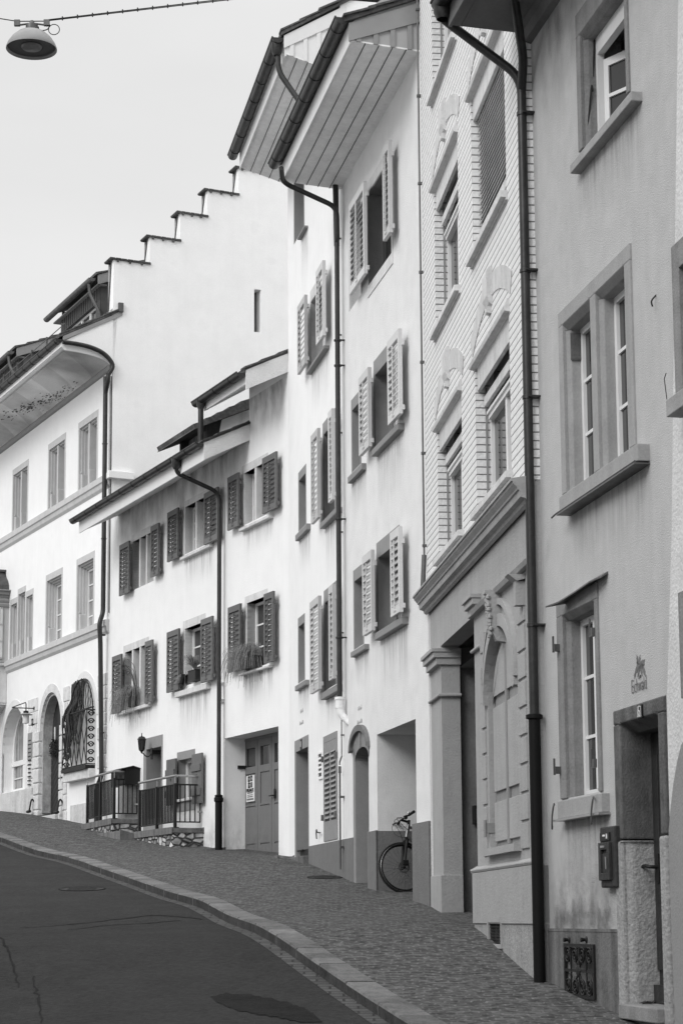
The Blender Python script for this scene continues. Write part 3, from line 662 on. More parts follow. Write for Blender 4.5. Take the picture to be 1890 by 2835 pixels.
    b = MB(); b.box(dd[0], dd[1], -.10, .40, dd[2]-.11, dd[2]); b.box(dd[0]-.0, dd[1], -.03, .38, -2.6, dd[2]-.11); b.obj('doorstep', STONE, o, B, bevel=.01)
    b = MB(); b.box(dd[0], dd[1], .22, .28, dd[2], dd[3]); zc = dd[2]
    for i in range(5):
        b.box(dd[0]+.05+i*(dd[1]-dd[0]-.1)/5+.01, dd[0]+.05+(i+1)*(dd[1]-dd[0]-.1)/5-.01, .20, .22, zc+.25, dd[3]-.25)
    b.box(dd[0], dd[1], .17, .22, zc, zc+.14)
    o = b.obj('door', WOODD, t, B); hz = f.P(c13(1320, 625))[1]
    h = MB(); h.tube(curve([(dd[0]+.16, .22, hz), (dd[0]+.16, .13, hz), (dd[0]+.10, .11, hz+.01), (dd[0]+.02, .11, hz)]), .014, 8); h.box(dd[0]+.13, dd[0]+.19, .185, .202, hz-.12, hz+.1)
    h.obj('handle', IRON, o, B)
    # leaves on the step
    lf = thing('leaf_litter', 'few dry dark leaves lying on the stone doorstep of the grey house', 'leaves', loc=f.W(dd[0]+.25, .12, dd[2])); b = MB()
    for i in range(9):
        x, y, q = random.uniform(-.12, .22), random.uniform(-.14, .14), random.uniform(0, 6); s = random.uniform(.03, .06)
        b.add([(x, y, .004), (x+s*math.cos(q), y+s*math.sin(q), .03), (x+s*1.8*math.cos(q+.4), y+s*1.8*math.sin(q+.4), .012), (x+s*math.cos(q+1), y+s*math.sin(q+1), .02)], [(0, 1, 2, 3)])
    b.obj('leaves', TWIG, lf)
    # cellar grate with scrolls
    o = MB(); v = vent; y = -.022
    ring(o, (v[0]-.02, v[1]+.02, v[2]-.01, v[3]+.01), (v[0]+.012, v[1]-.012, v[2]+.02, v[3]-.02), y-.012, y+.004)
    mu_, mz = (v[0]+v[1])/2, (v[2]+v[3])/2; o.box(mu_-.012, mu_+.012, y-.01, y, v[2], v[3]); o.box(v[0], v[1], y-.01, y, mz-.012, mz+.012)
    W_, H_ = (v[1]-v[0]), (v[3]-v[2])
    for i in range(4):
        for j in range(2):
            cu_ = v[0]+W_*(i+.5)/4; cz = v[2]+H_*(.5*j+.25)+(.02 if j else -.02); rr = min(W_/8.6, H_*.2); sg = -1 if i % 2 else 1; sj = 1 if j else -1
            sc_ = H_*.17/rr if rr else 1
            pts = [(cu_+sg*rr*(1-.82*k/26)*math.cos(k*.5+.6), y-.008, cz+sj*sc_*rr*(1-.82*k/26)*math.sin(k*.5+.6)) for k in range(27)]
            o.tube(pts, .009, 6); o.tube([pts[0], (mu_ if abs(cu_-mu_) < W_*.2 else cu_+sg*rr, y-.008, mz)], .008, 6)
    o.lathe((mu_, y-.014, mz), [(0, -.012), (.045, -.006), (.05, .006), (0, .01)], 14, 'y')
    o.obj('cellar_grate', IRON, t, B); MB().box(v[0]-.01, v[1]+.01, .25, .27, v[2]-.05, v[3]+.05).obj('cellar_void', BLACK, t, B)
    k = MB()
    for p in ((575, 1285), (728, 1285)):
        a = f.P(c13(*p)); k.cut(); k.lathe((a[0], -.03, a[1]), [(0, -.04), (.02, -.035), (.012, 0), (.03, .012)], 10, 'y')
    k.obj('grate_hook', IRON, t, B)
    # eaves: dark painted soffit
    yo, _ = f.Q((1253, 63), 0.0); zo = f.Q((1253, 63), 0.0)[1]
    print('G eave', yo, zo, zs)
    b = MB(); b.prism_u([(yo, zo), (0, zs), (0, zs+.03), (yo, zo+.03)], -.03, LG+.3)
    for i in range(4): yy = yo+(0-yo)*(i+.5)/4; b.box(-.04, LG+.3, yy-.008, yy+.008, zo-.012, zo)
    b.prism_u([(0, zs-.12), (-.06, zs-.1), (-.09, zs-.02), (-.14, zs), (0, zs)], 0, LG+.3)
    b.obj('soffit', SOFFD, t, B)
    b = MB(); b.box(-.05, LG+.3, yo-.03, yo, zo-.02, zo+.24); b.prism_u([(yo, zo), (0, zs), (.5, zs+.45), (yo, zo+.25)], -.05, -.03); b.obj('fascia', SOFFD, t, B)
    slope_roof(t, f, yo-.06, zo+.24, 4.0, zo+3.6, -.06, LG+.3, 7)
    ga = f.P(c7(325, -90), yo-.10); gut = gutter(t, f, None, yo-.10, zo+.22, .08, -.1, LG+.3)
    stain(t, f, .02, LG-.3, zs-1.5, zs-.10, SOOT, name='eave_stain'); stain(t, f, .0, do[0]-.05, zp, zp+.8, DAMP, name='damp_stain')
    # downpipe with swan neck; second arm from the right
    yp = -.10; pt = lambda p, y: (f.P(p, y)[0], y, f.P(p, y)[1])
    pu = f.P((1466, 1400), yp)[0]
    q0 = pt(c7(325, -40), yo-.08); 
    path = [(q0[0], yo-.08, zo+.14), pt(c7(318, 130), yo-.05), pt(c7(925, 480), yp)]
    path[2] = (pu, yp, f.P(c7(935, 500), yp)[1])
    path += [(pu, yp, path[2][2]-.5), (pu, yp, f.P((1470, 2697), yp)[1])]
    b = MB(); b.tube(bendpath(path, .16), .042, 14)
    b.tube(bendpath([(pu+1.3, yo*.9, path[2][2]+1.15), (pu+.15, yp-.02, path[2][2]+.12), (pu, yp, path[2][2]-.12)], .1), .042, 12)
    for zz in [path[2][2]-.35, f.P((1460, 742), yp)[1], f.P((1460, 1100), yp)[1], f.P((1465, 1735), yp)[1]]:
        b.lathe((pu, yp, zz), [(.042, -.02), (.050, -.016), (.050, .016), (.042, .02)], 14); b.box(pu, pu+.07, yp-.01, .0, zz-.008, zz+.008)
    b.lathe((q0[0], yo-.08, zo+.05), [(.06, 0), (.085, .06), (.09, .2)], 14)
    o = b.obj('downpipe', ZINC, t, B, smooth=True)
    zc = f.P((1466, 1990), yp)[1]; b = MB(); b.tube([(pu, yp, zc), (pu, yp, gz(f.xy(pu).y)-.2)], .052, 14); b.lathe((pu, yp, zc), [(.052, -.02), (.074, -.01), (.074, .02), (.05, .03)], 14)
    b.obj('standpipe', PIPE, o, B, smooth=True)
    # writing and number
    for k_, s_, a, b2, z_ in (('Eichwald', 1.0, c16(262, 900), c16(630, 830), c16(440, 880)), ('Zum', 1.0, c16(425, 650), c16(500, 640), c16(462, 650))):
        ua = f.P(a)[0]; ub = f.P(b2)[0]; zc = f.P(z_)[1]; hgt = .20 if k_ == 'Eichwald' else .085
        o = text_mesh(k_, hgt*.8, f, (ua+ub)/2, zc, -.006, mat('wall_lettering_ink', .12, .9), t, B, 'wall_lettering', 1.0, bold=-.004)
        w_ = max(v.co.x for v in o.data.vertices)-min(v.co.x for v in o.data.vertices); sx_ = (ub-ua)/w_; cu_ = (ua+ub)/2
        for v in o.data.vertices: v.co.x = cu_+(v.co.x-cu_)*sx_
    b = MB(); br = [c16(315, 640), c16(350, 560), c16(400, 520), c16(430, 430), c16(425, 340), c16(430, 260)]; q = [f.P(p) for p in br]
    for a, c in zip(q, q[1:]): b.prism_y([(a[0], a[1]-.006), (c[0], c[1]-.006), (c[0], c[1]+.006), (a[0], a[1]+.006)], -.004, -.001)
    for px_, r1, r2, an in (((400, 250), .04, .018, 1.9), ((450, 250), .035, .016, 1.2), ((400, 390), .05, .02, 1.6), ((470, 400), .05, .02, .8), ((530, 350), .045, .025, .6), ((490, 480), .05, .018, -1.2), ((550, 480), .06, .02, -1.0), ((430, 500), .05, .018, 1.0), ((350, 560), .045, .012, 1.0)):
        c = f.P(c16(*px_)); pl = []
        for k in range(18):
            th = 2*math.pi*k/18; lob = 1+.22*math.cos(6*th); x = r1*math.cos(th)*lob; z = r2*math.sin(th)*lob
            pl.append((c[0]+x*math.cos(an)-z*math.sin(an), c[1]+x*math.sin(an)+z*math.cos(an)))
        b.prism_y(pl, -.004, -.001)
    b.obj('oak_leaf_emblem', INKG, t, B)
    a = rect(f, c16(388, 1385), c16(510, 1690), -.04)
    p = thing('house_number_plate', 'enamel number 6 plate on the stained lintel of the grey house', 'number plate', f)
    b = MB(); b.box(a[0], a[1], -.045, -.032, a[2], a[3]); b.obj('plate', BLACK, p, B, bevel=.003)
    b = MB(); g = .012; ring(b, (a[0]+g, a[1]-g, a[2]+g, a[3]-g), (a[0]+g+.004, a[1]-g-.004, a[2]+g+.004, a[3]-g-.004), -.047, -.045); b.obj('border', PAPER, p, B)
    o = text_mesh('6', .125, f, (a[0]+a[1])/2, (a[2]+a[3])/2, -.047, PAPER, p, B, 'digit', .7, bold=-.002)
    # intercom
    a = rect(f, c13(848, 292), c13(995, 820), -.05)
    p = thing('intercom_panel', 'dark wooden doorbell and letter slot panel beside the granite door jamb', 'intercom', f)
    b = MB(); b.box(a[0], a[1], -.07, .0, a[2], a[3]); b.obj('panel', WOODD, p, B, bevel=.012)
    w_, h_ = a[1]-a[0], a[3]-a[2]
    b = MB(); b.box(a[0]+.1*w_, a[0]+.72*w_, -.082, -.07, a[2]+.77*h_, a[2]+.9*h_); b.obj('bell_unit', BLACK, p, B)
    b = MB(); b.box(a[0]+.30*w_, a[0]+.45*w_, -.085, -.082, a[2]+.84*h_, a[2]+.87*h_); b.box(a[0]+.55*w_, a[0]+.6*w_, -.088, -.082, a[2]+.8*h_, a[2]+.88*h_); b.obj('bell_button', WFR, p, B)
    b = MB(); ring(b, (a[0]+.06*w_, a[0]+.78*w_, a[2]+.12*h_, a[2]+.74*h_), (a[0]+.2*w_, a[0]+.62*w_, a[2]+.24*h_, a[2]+.62*h_), -.095, -.07); b.box(a[0]+.2*w_, a[0]+.62*w_, -.08, -.07, a[2]+.24*h_, a[2]+.56*h_); b.obj('letter_flap', WOODD, p, B, bevel=.004)
    b = MB(); b.box(a[0]+.25*w_, a[0]+.5*w_, -.10, -.095, a[2]+.655*h_, a[2]+.69*h_); b.obj('name_card', STEEL, p, B)
    b = MB(); b.tube([(a[0]+.7*w_, -.11, a[2]+.3*h_), (a[0]+.68*w_, -.11, a[2]+.5*h_)], .006, 6); b.obj('key_cord', STEEL, p, B)
    # little wall hook
    a = f.P((1815, 835)); MB().tube(curve([(a[0], 0, a[1]+.05), (a[0]+.01, -.04, a[1]), (a[0], -.03, a[1]-.04)]), .006, 6).obj('wall_hook', IRON, t, B)
buildG()
# ------------------------------------------------------------------ H: light house at the right edge
def buildH():
    f = Hf; B = f.base
    t = thing('light_rough_house', 'light rough rendered house cut off by the right edge with a grey stone arch', 'house', f)
    e = [(f.P((1876, -40))), f.P((1868, 574)), f.P((1857, 1495)), f.P((1845, 1925)), f.P((1848, 2120))]
    ub = f.P((1850, 2300))[0]
    w = rect(f, c11(1105, 190), c11(1300, 1270)); w = (f.P((1872, 1000))[0], f.P((1872, 1000))[0]+1.3, f.P((1885, 1100))[1], f.P((1886, 663))[1])
    dz = f.P((1890, 2055))[1]
    poly = [(LH, -2.6), (LH, 13), (e[0][0], 13)]+e+[(e[4][0], -2.6)]
    b = MB(); L = [(e[0][0], 13.0)]+e+[(e[4][0], -2.6)]
    for (ua, za), (uc, zc) in zip(L, L[1:]):
        b.quad((ua, 0, za), (uc, 0, zc), (w[0] if False else uc+.0, .35, zc), (ua, .35, za))
    # face in bands with the window hole
    zcuts = sorted(set([z for _, z in L]+[w[2], w[3]]), reverse=True)
    def edge(z):
        for (ua, za), (uc, zc) in zip(L, L[1:]):
            if zc <= z <= za: return ua+(uc-ua)*(za-z)/max(za-zc, 1e-6)
        return L[-1][0]
    for za, zc in zip(zcuts, zcuts[1:]):
        if zc >= w[2]-1e-6 and za <= w[3]+1e-6:
            b.quad((edge(za), 0, za), (w[0], 0, za), (w[0], 0, zc), (edge(zc), 0, zc)); b.quad((w[1], 0, za), (LH, 0, za), (LH, 0, zc), (w[1], 0, zc))
        else: b.quad((edge(za), 0, za), (LH, 0, za), (LH, 0, zc), (edge(zc), 0, zc))
    b.obj('wall', HREND, t, B); shell(t, f, e[0][0]+.05, LH, -2.6, 13, HREND)
    b = MB(); ring(b, w, (w[0]+.14, w[1]-.14, w[2], w[3]-.2), -.02, .25); o = b.obj('window', STONE, t, B, bevel=.006)
    sash(o, B, (w[0]+.14, w[1]-.14, w[2], w[3]-.2), .2, 2, 3)
    a = f.P(n_(1841, 1108), -.16); c = f.P(n_(1841, 1157), -.16); sill(o, f, (a[0], w[1]+.1, c[1], a[1]), -.16, STONEA)
    k = MB(); a = f.P(n_(1849, 1100), -.1); k.tube([(a[0]+.02, -.12, a[1]-.02), (a[0]-.02, -.12, a[1]+.14), (a[0]+.02, -.12, a[1]+.17)], .0035, 6); k.obj('shutter_stay', IRON, o, B)
    a = f.P((1889, 1900)); 
    b = MB(); b.box(f.P((1887, 1800))[0], f.P((1887, 1800))[0]+1.0, -.02, .02, f.P((1887, 1935))[1], f.P((1887, 1640))[1]); b.obj('window', STONE, t, B)
    # grey stone arch
    ap = [(1900, 2040), (1888, 2062), (1876, 2110), (1866, 2170), (1858, 2240), (1853, 2300), (1856, 2450), (1862, 2600), (1868, 2760), (1872, 2900)]
    q = [f.P(p, -.05) for p in ap]; q = [(q[0][0]+.8, q[0][1]+.25), (q[0][0]+.35, q[0][1]+.15)]+q
    inn = [(u+.42, z-.1) for u, z in q]
    b = MB()
    for (a, c, d, e_) in zip(q, q[1:], inn[1:], inn): b.prism_y([a, c, d, e_], -.06, .3)
    b.obj('door_arch', SURR, t, B); MB().box(q[5][0]+.3, LH, .2, .25, -2.6, q[0][1]+.2).obj('door', WOODD, t, B)
buildH()
# ------------------------------------------------------------------ F: white brick house over a rendered shopfront
def buildF():
    f = F; B = f.base
    t = thing('white_brick_house', 'tall white glazed brick house over a grey rendered shopfront with arched shutter', 'house', f)
    zc = f.P(c8(400, 1731), -.17)[1]   # top of cornice
    ue = LF
    W_ = {}
    def ow(tl, br): return rect(f, tl, br)
    R1 = (f.P(c7(535, 1300))[0], f.P(c7(780, 1000))[0], f.P(c7(788, 1395))[1], f.P(c7(525, 728))[1])
    L1 = (f.P(c7(262, 1500))[0], f.P(c7(448, 1500))[0], f.P(c7(455, 2040))[1], f.P(c7(262, 1395))[1])
    R2 = (f.P(c8(395, 1200))[0], f.P(c8(620, 1200))[0], f.P(c8(625, 1430))[1], f.P(c8(388, 750))[1])
    L2 = (f.P(c8(150, 1500))[0], f.P(c8(312, 1500))[0], f.P(c8(312, 1790))[1], f.P(c8(145, 1160))[1])
    L0 = (f.P(c7(250, 500))[0], f.P(c7(405, 300))[0], f.P(c7(410, 268))[1], 0)
    hz = R1[3]-R1[2]; L0 = (L0[0], L0[1], L0[2], L0[2]+hz*.95); R0 = (R1[0], R1[1], L0[2], L0[3])
    uL = (L0[0]+L1[0]+L2[0])/3; uL2 = (L0[1]+L1[1]+L2[1])/3; uR = (R1[0]+R2[0])/2; uR2 = (R1[1]+R2[1])/2
    z1, z1t = (R1[2]+L1[2])/2, (R1[3]+L1[3])/2; z2, z2t = (R2[2]+L2[2])/2, (R2[3]+L2[3])/2
    print('F', LF, 'L', uL, uL2, 'R', uR, uR2, 'z1', R1[2:], L1[2:], 'z2', R2[2:], L2[2:], 'zc', zc)
    wins = []
    for r_ in ((uL, uL2), (uR, uR2)):
        wins += [(r_[0], r_[1], z1, z1t), (r_[0], r_[1], z2, z2t), (r_[0], r_[1], L0[2], L0[3])]
    ztop = L0[3]+1.2
    b = MB(); wall(b, 0, LF, zc-.02, ztop, [(w[0], w[1], w[2], w[3], .17, 0) for w in wins])
    b.quad((LF, 0, zc-.02), (LF, .5, zc-.02), (LF, .5, ztop), (LF, 0, ztop))
    b.obj('brick_wall', BRICKW, t, B); shell(t, f, 0, LF, -2.5, ztop, WHITE2)
    for i, w in enumerate(wins):
        o = MB(); ring(o, (w[0]+.0, w[1]-.0, w[2], w[3]), (w[0]+.07, w[1]-.07, w[2]+.06, w[3]-.02), .15, .21); o = o.obj('window', WFR, t, B)
        zt = w[2]+(w[3]-w[2])*.66
        x = MB(); x.box(w[0]+.07, w[1]-.07, .12, .20, zt-.04, zt+.05); x.box(w[0]+.07, w[1]-.07, .10, .13, zt+.01, zt+.04); um = (w[0]+w[1])/2; x.box(um-.045, um+.045, .14, .2, w[2]+.06, zt-.04)
        x.obj('frame', WFR, o, B); MB().box(w[0]+.05, w[1]-.05, .185, .195, w[2]+.03, w[3]-.02).obj('pane', GLASS, o, B)
        x = MB(); x.prism_u([(-.05, w[3]+.01), (-.06, w[3]+.05), (-.05, w[3]+.06), (-.02, w[3]+.13), (0.01, w[3]+.13), (0.01, w[3])], w[0]-.08, w[1]+.05); x.obj('lintel', SURL, o, B)
        shut = (i == 3); zb = w[2]+.30 if shut else (w[3]-.34 if i != 0 else w[3]-.36)
        x = MB(); x.box(w[0]+.01, w[1]-.01, .02, .06, w[3]-.24, w[3]-.0); x.obj('blind_box', SURL, o, B)
        x = MB(); x.box(w[0]+.02, w[1]-.02, .085, .125, zb-.07, zb+.03)
        if shut:
            k = int((w[3]-.2-zb)/.054)
            for j in range(k): zz = zb+.05+j*.054; x.prism_u([(.065, zz), (.072, zz-.006), (.115, zz+.05), (.108, zz+.056)], w[0]+.03, w[1]-.03)
        x.obj('roller_blind', SURL, o, B)
        x = MB(); x.box(w[0]+.012, w[0]+.024, .10, .12, w[2], w[3]-.2); x.obj('blind_rail', STEEL, o, B)
        sbm = MB(); sbm.prism_u([(-.07, w[2]-.075), (-.07, w[2]-.012), (.15, w[2]+.01), (.15, w[2]-.09), (-.02, w[2]-.10), (-.02, w[2]-.075)], w[0]-.07, w[1]+.06); sbm.obj('sill', SURL, o, B)
    # keystones with fluted relief arches above each lintel
    b = MB(); k_ = MB()
    for i, w in enumerate(wins):
        if w[3] > L0[3]-.1: continue
        um = (w[0]+w[1])/2; hs = (w[1]-w[0])/2+.12; dr = .30; Ri = (hs*hs+dr*dr)/(2*dr); zl = w[3]+.15; cz = zl+dr-Ri; am = math.asin(hs/Ri); nf = 15
        for sg in (1, -1):
            for j in range(nf):
                q0 = math.pi/2-sg*(.05+(am-.05)*j/nf); q1 = math.pi/2-sg*(.05+(am-.05)*(j+.84)/nf); Ro = Ri+.22
                b.prism_y([(um+Ri*math.cos(q0), cz+Ri*math.sin(q0)), (um+Ri*math.cos(q1), cz+Ri*math.sin(q1)), (um+Ro*math.cos(q1), cz+Ro*math.sin(q1)), (um+Ro*math.cos(q0), cz+Ro*math.sin(q0))], -.010, .004)
            b.cut()
        zk = zl+dr; k_.prism_u([(0.004, zk-.10), (-.03, zk-.07), (-.055, zk+.0), (-.055, zk+.24), (-.03, zk+.28), (.004, zk+.30)], um-.13, um+.13)
        k_.prism_u([(0.0, zk-.16), (-.045, zk-.15), (-.045, zk-.10), (0, zk-.10)], um-.05, um+.05); k_.cut()
    b.obj('relief_arch', SURL, t, B); k_.obj('keystone', SURL, t, B, bevel=.006)
    # main cornice
    zbt = f.P(c8(400, 2005))[1]; hh = zc-zbt; print('cornice', zc, zbt)
    b = MB(); zt = zc; o_ = -.17; k = hh/.46
    prof = [(0, zt+.03), (o_, zt), (o_, zt-.045*k), (o_+.015, zt-.05*k), (o_+.02, zt-.09*k), (o_+.055, zt-.17*k), (o_+.06, zt-.20*k), (o_+.075, zt-.21*k), (o_+.085, zt-.33*k), (o_+.13, zt-.36*k), (o_+.14, zt-.42*k), (0, zt-.46*k)]
    b.prism_u(prof, -.10, LF+.03); b.obj('cornice', SHOPP if False else mat('cornice_stone', .33, .8, .06, 5, .3, 50, .1, dirt=.15), t, B)
    # shop storey
    pa = (f.P(c9(133, 900))[0], f.P(c9(330, 1400))[0], -2.6, f.P(c9(310, 318))[1])
    sh = (f.P(c9(398, 1200))[0], f.P(c9(572, 1500))[0], f.P(c9(425, 1635))[1], f.P(c9(480, 365))[1])
    print('passage', pa, 'shutter', sh)
    b = MB(); rise = (sh[1]-sh[0])*.42
    wall(b, 0.0, LF, -2.6, zc-.04, [(pa[0], pa[1], pa[2]-.5, pa[3], .22, 0), (sh[0], sh[1], sh[2], sh[3], .10, rise)], y=.03)
    b.quad((LF, .03, -2.6), (LF, .5, -2.6), (LF, .5, zc), (LF, .03, zc)); b.obj('shopfront_wall', SHOP, t, B)
    # passage interior
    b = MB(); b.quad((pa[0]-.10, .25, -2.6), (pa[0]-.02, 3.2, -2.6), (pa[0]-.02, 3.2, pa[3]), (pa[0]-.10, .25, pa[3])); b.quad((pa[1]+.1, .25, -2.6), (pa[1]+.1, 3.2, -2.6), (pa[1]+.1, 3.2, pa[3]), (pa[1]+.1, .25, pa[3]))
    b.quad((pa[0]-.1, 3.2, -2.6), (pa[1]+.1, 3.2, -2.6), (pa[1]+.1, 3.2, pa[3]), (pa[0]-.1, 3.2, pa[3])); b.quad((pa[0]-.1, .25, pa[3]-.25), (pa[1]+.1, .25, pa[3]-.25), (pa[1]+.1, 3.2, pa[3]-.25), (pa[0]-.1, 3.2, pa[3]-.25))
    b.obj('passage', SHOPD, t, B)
    # pilaster capitals and base blocks
    b = MB(); g = gz(f.xy(.5).y)
    def cap(u0, u1, zt, left=True):
        for (y_, d0, d1) in ((-.12, 0, .045), (-.095, .045, .11), (-.06, .11, .19)): b.box(u0-(-y_*.6), u1+(-y_*.5), y_+.03, .26, zt-d1, zt-d0)
        b.box(u0-.02, u1+.03, .0, .26, zt-.56, zt-.53); b.tube([(u0-.02, .005, zt-.545), (u1+.03, .005, zt-.545), (u1+.03, .26, zt-.545)], .02, 8)
    zcap = f.P(c9(233, 560))[1]
    zc1 = f.P(c9(330, 345))[1]-.02
    cap(.05, pa[0], pa[3]-.03); b.cut(); cap(pa[1], f.P(c9(352, 420))[0], pa[3]+.16)
    b.cut(); b.box(.03, pa[0]+.035, -.01, .25, -2.6, f.P(c9(240, 1770))[1]); zpl = f.P(c9(340, 1752))[1]
    b.cut(); b.box(pa[1]-.01, LF, -.03, .2, f.P(c9(500, 2060))[1], zpl-.04); b.prism_u([(-.03, zpl-.04), (-.045, zpl-.01), (.03, zpl+.03), (.03, zpl-.04)], pa[1]-.01, LF)
    b.obj('pilaster_trim', SHOP, t, B, bevel=.006)
    zst = f.P(c9(500, 2060))[1]
    vt = (f.P(c9(428, 2100))[0], f.P(c9(498, 2100))[0], f.P(c9(430, 2172))[1], f.P(c9(430, 2052))[1])
    b = MB(); wall(b, pa[1]+.0, LF, -2.6, zst, [(vt[0], vt[1], vt[2], vt[3], .15, 0)], y=-.015); b.quad((LF, -.015, -2.6), (LF, .2, -2.6), (LF, .2, zst), (LF, -.015, zst)); b.obj('stone_base', GRANITE, t, B)
    b = MB(); ring(b, (vt[0]-.05, vt[1]+.03, vt[2]-.04, vt[3]+.05), vt, -.035, 0); b.obj('vent_frame', SHOP, t, B)
    b = MB()
    for i in range(9): uu = vt[0]+(vt[1]-vt[0])*(i+.5)/9; b.box(uu-.004, uu+.004, -.01, .0, vt[2], vt[3])
    for i in range(7): zz = vt[2]+(vt[3]-vt[2])*(i+.5)/7; b.box(vt[0], vt[1], -.012, -.004, zz-.004, zz+.004)
    b.obj('vent_grille', IRON, t, B); MB().box(vt[0], vt[1], .12, .13, vt[2], vt[3]).obj('vent_void', BLACK, t, B)
    # rusticated strips (blocks with open joints)
    b = MB(); p1 = (f.P(c9(357, 600))[0], sh[0]-.10); p2 = (sh[1]+.10, f.P(c9(604, 600))[0]+.03)
    za = f.P(c9(384, 1588))[1]; zb_ = f.P(c9(370, 578))[1]; step = (f.P(c9(384, 1442))[1]-za)
    for (a, c) in (p1, p2):
        z = za-.6*step
        while z < zb_+2.2*step:
            z0, z1_ = max(z, zpl+.02), min(z+step-.028, zc-1.0)
            if z1_ > z0: b.box(a, c, .012, .035, z0, z1_)
            z += step
        b.cut()
    b.obj('rusticated_strip', SHOP, t, B, bevel=.004)
    # string moulding at the top of the shopfront
    zz = f.P(c9(345, 300))[1]; b = MB(); u_ = f.P(c9(330, 310))[0]; b.prism_u([(.03, zz), (-.03, zz-.0), (-.05, zz+.04), (.03, zz+.07)], u_, LF)
    b.obj('string_moulding', SHOP, t, B)
    # arched shutter, frame moulding and rams-head keystone
    m_ = MB(); out = arc(sh[0]-.07, sh[1]+.07, sh[3]-rise+.02, rise+.10, 20); inn = arc(sh[0]-.0, sh[1]+.0, sh[3]-rise, rise, 20)
    for a, c, d, e in zip(out, out[1:], inn[1:], inn): m_.prism_y([a, c, d, e], -.02, .04)
    m_.cut(); out2 = arc(sh[0]-.10, sh[1]+.10, sh[3]-rise+.10, rise+.17, 20); in2 = arc(sh[0]-.04, sh[1]+.04, sh[3]-rise+.10, rise+.11, 20)
    for a, c, d, e in list(zip(out2, out2[1:], in2[1:], in2)): m_.prism_y([a, c, d, e], -.02, .04)
    m_.cut(); m_.box(sh[0]-.05, sh[1]+.05, -.04, .05, sh[2]-.07, sh[2]-.0)
    o = m_.obj('shutter_window', SHOP, t, B)
    b = MB(); pts = arc(sh[0], sh[1], sh[3]-rise, rise, 20); b.prism_y([(sh[0], sh[2])]+pts+[(sh[1], sh[2])], .095, .11); b.obj('shutter_board', SHOPP, o, B)
    um = (sh[0]+sh[1])/2; w_ = sh[1]-sh[0]; b = MB(); H_ = sh[3]-sh[2]
    for (a, c) in ((sh[0]+.05, um-.04), (um+.04, sh[1]-.06)):
        zl = (sh[2]+.07, sh[2]+H_*.215, sh[2]+H_*.265, sh[2]+H_*.66, sh[2]+H_*.715)
        b.box(a, c, .07, .095, zl[0], zl[1]); b.box(a, c, .07, .095, zl[2], zl[3])
        pl = [(a, zl[4]), (c, zl[4])]; 
        tp = [p for p in arc(sh[0]+.06, sh[1]-.06, sh[3]-rise-.0, rise-.13, 20) if a <= p[0] <= c]
        zl_, zr_ = (tp[0][1] if tp else sh[3]-rise), (tp[-1][1] if tp else sh[3]-rise)
        b.prism_y([(a, zl[4]), (a, zl_)]+tp+[(c, zr_), (c, zl[4])], .07, .095)
    b.obj('raised_panel', SHOP, o, B, bevel=.012)
    b = MB(); b.box(um-.035, um+.035, .06, .095, sh[2]+.02, sh[3]-.02); b.obj('centre_bar', SHOPP, o, B, bevel=.008)
    b = MB()
    for zf in (.10, .82): 
        b.cut(); zz = sh[2]+H_*zf*1.0; b.box(sh[0]-.05, sh[0]+.01, -.0, .08, zz-.05, zz+.05); b.tube([(sh[0]-.02, -.015, zz-.09), (sh[0]-.02, -.015, zz+.08)], .016, 8); b.cut(); b.box(sh[1]-.03, sh[1]+.02, .04, .1, zz-.05, zz+.05)
    b.obj('hinge', SHOPP, o, B)
    b = MB(); zk = sh[3]+.26
    b.prism_u([(.03, zk+.10), (-.13, zk+.09), (-.13, zk+.06), (-.09, zk+.03), (-.11, zk-.06), (-.08, zk-.2), (-.06, zk-.32), (-.02, zk-.40), (.09, zk-.42), (.09, zk)], um-.05, um+.05)
    for i in range(26): 
        q = i*2.4; b.lathe((um+.05*math.cos(q), -.10+.03*(i/26), zk+.02-.38*i/26), [(0, -.03), (.024, -.012), (.024, .012), (0, .03)], 6)
    b.obj('carved_keystone', SURL if False else SHOP, o, B)
    # small lamp-like knob near the top right and mailbox in the passage
    a = f.P(c24(1180, 60)); b = MB(); b.box(a[0]-.05, a[0]+.06, -.06, .03, a[1]-.1, a[1]+.12); b.prism_u([(-.13, a[1]+.18), (.03, a[1]+.18), (.03, a[1]+.14), (-.05, a[1]+.12)], a[0]-.09, a[0]+.09); b.obj('corner_console', SHOP, t, B)
    q = f.Q(c9(320, 1440), pa[0]-.03); pm = thing('passage_mailbox', 'small dark box fixed to the passage wall of the white brick house', 'box', f)
    b = MB(); qa = f.Q(c9(320, 1392), pa[0]-.05); qb = f.Q(c9(345, 1498), pa[0]-.05); b.box(pa[0]-.07, pa[0]+.04, qa[0], qa[0]+.3, qb[1], qa[1]); b.obj('case', BLACK, pm, B, bevel=.006); MB().box(pa[0]+.04, pa[0]+.046, qa[0]+.03, qa[0]+.27, qb[1]+.04, qa[1]-.04).obj('door', ZINCL, pm, B)
    # thin lightning conductor along the left edge
    u = .02; b = MB(); b.tube([(-.02, -.03, zc+.35), (-.02, -.03, ztop)], .012, 8)
    z = zc+.6
    while z < ztop: b.box(-.045, .0, -.05, 0, z, z+.03); z += 1.15
    b.tube([(-.02, -.03, zc+.5), (-.03, -.05, zc+.1), (-.05, -.04, zc-.05)], .03, 8)
    b.obj('conductor', ZINCL, t, B)
buildF()
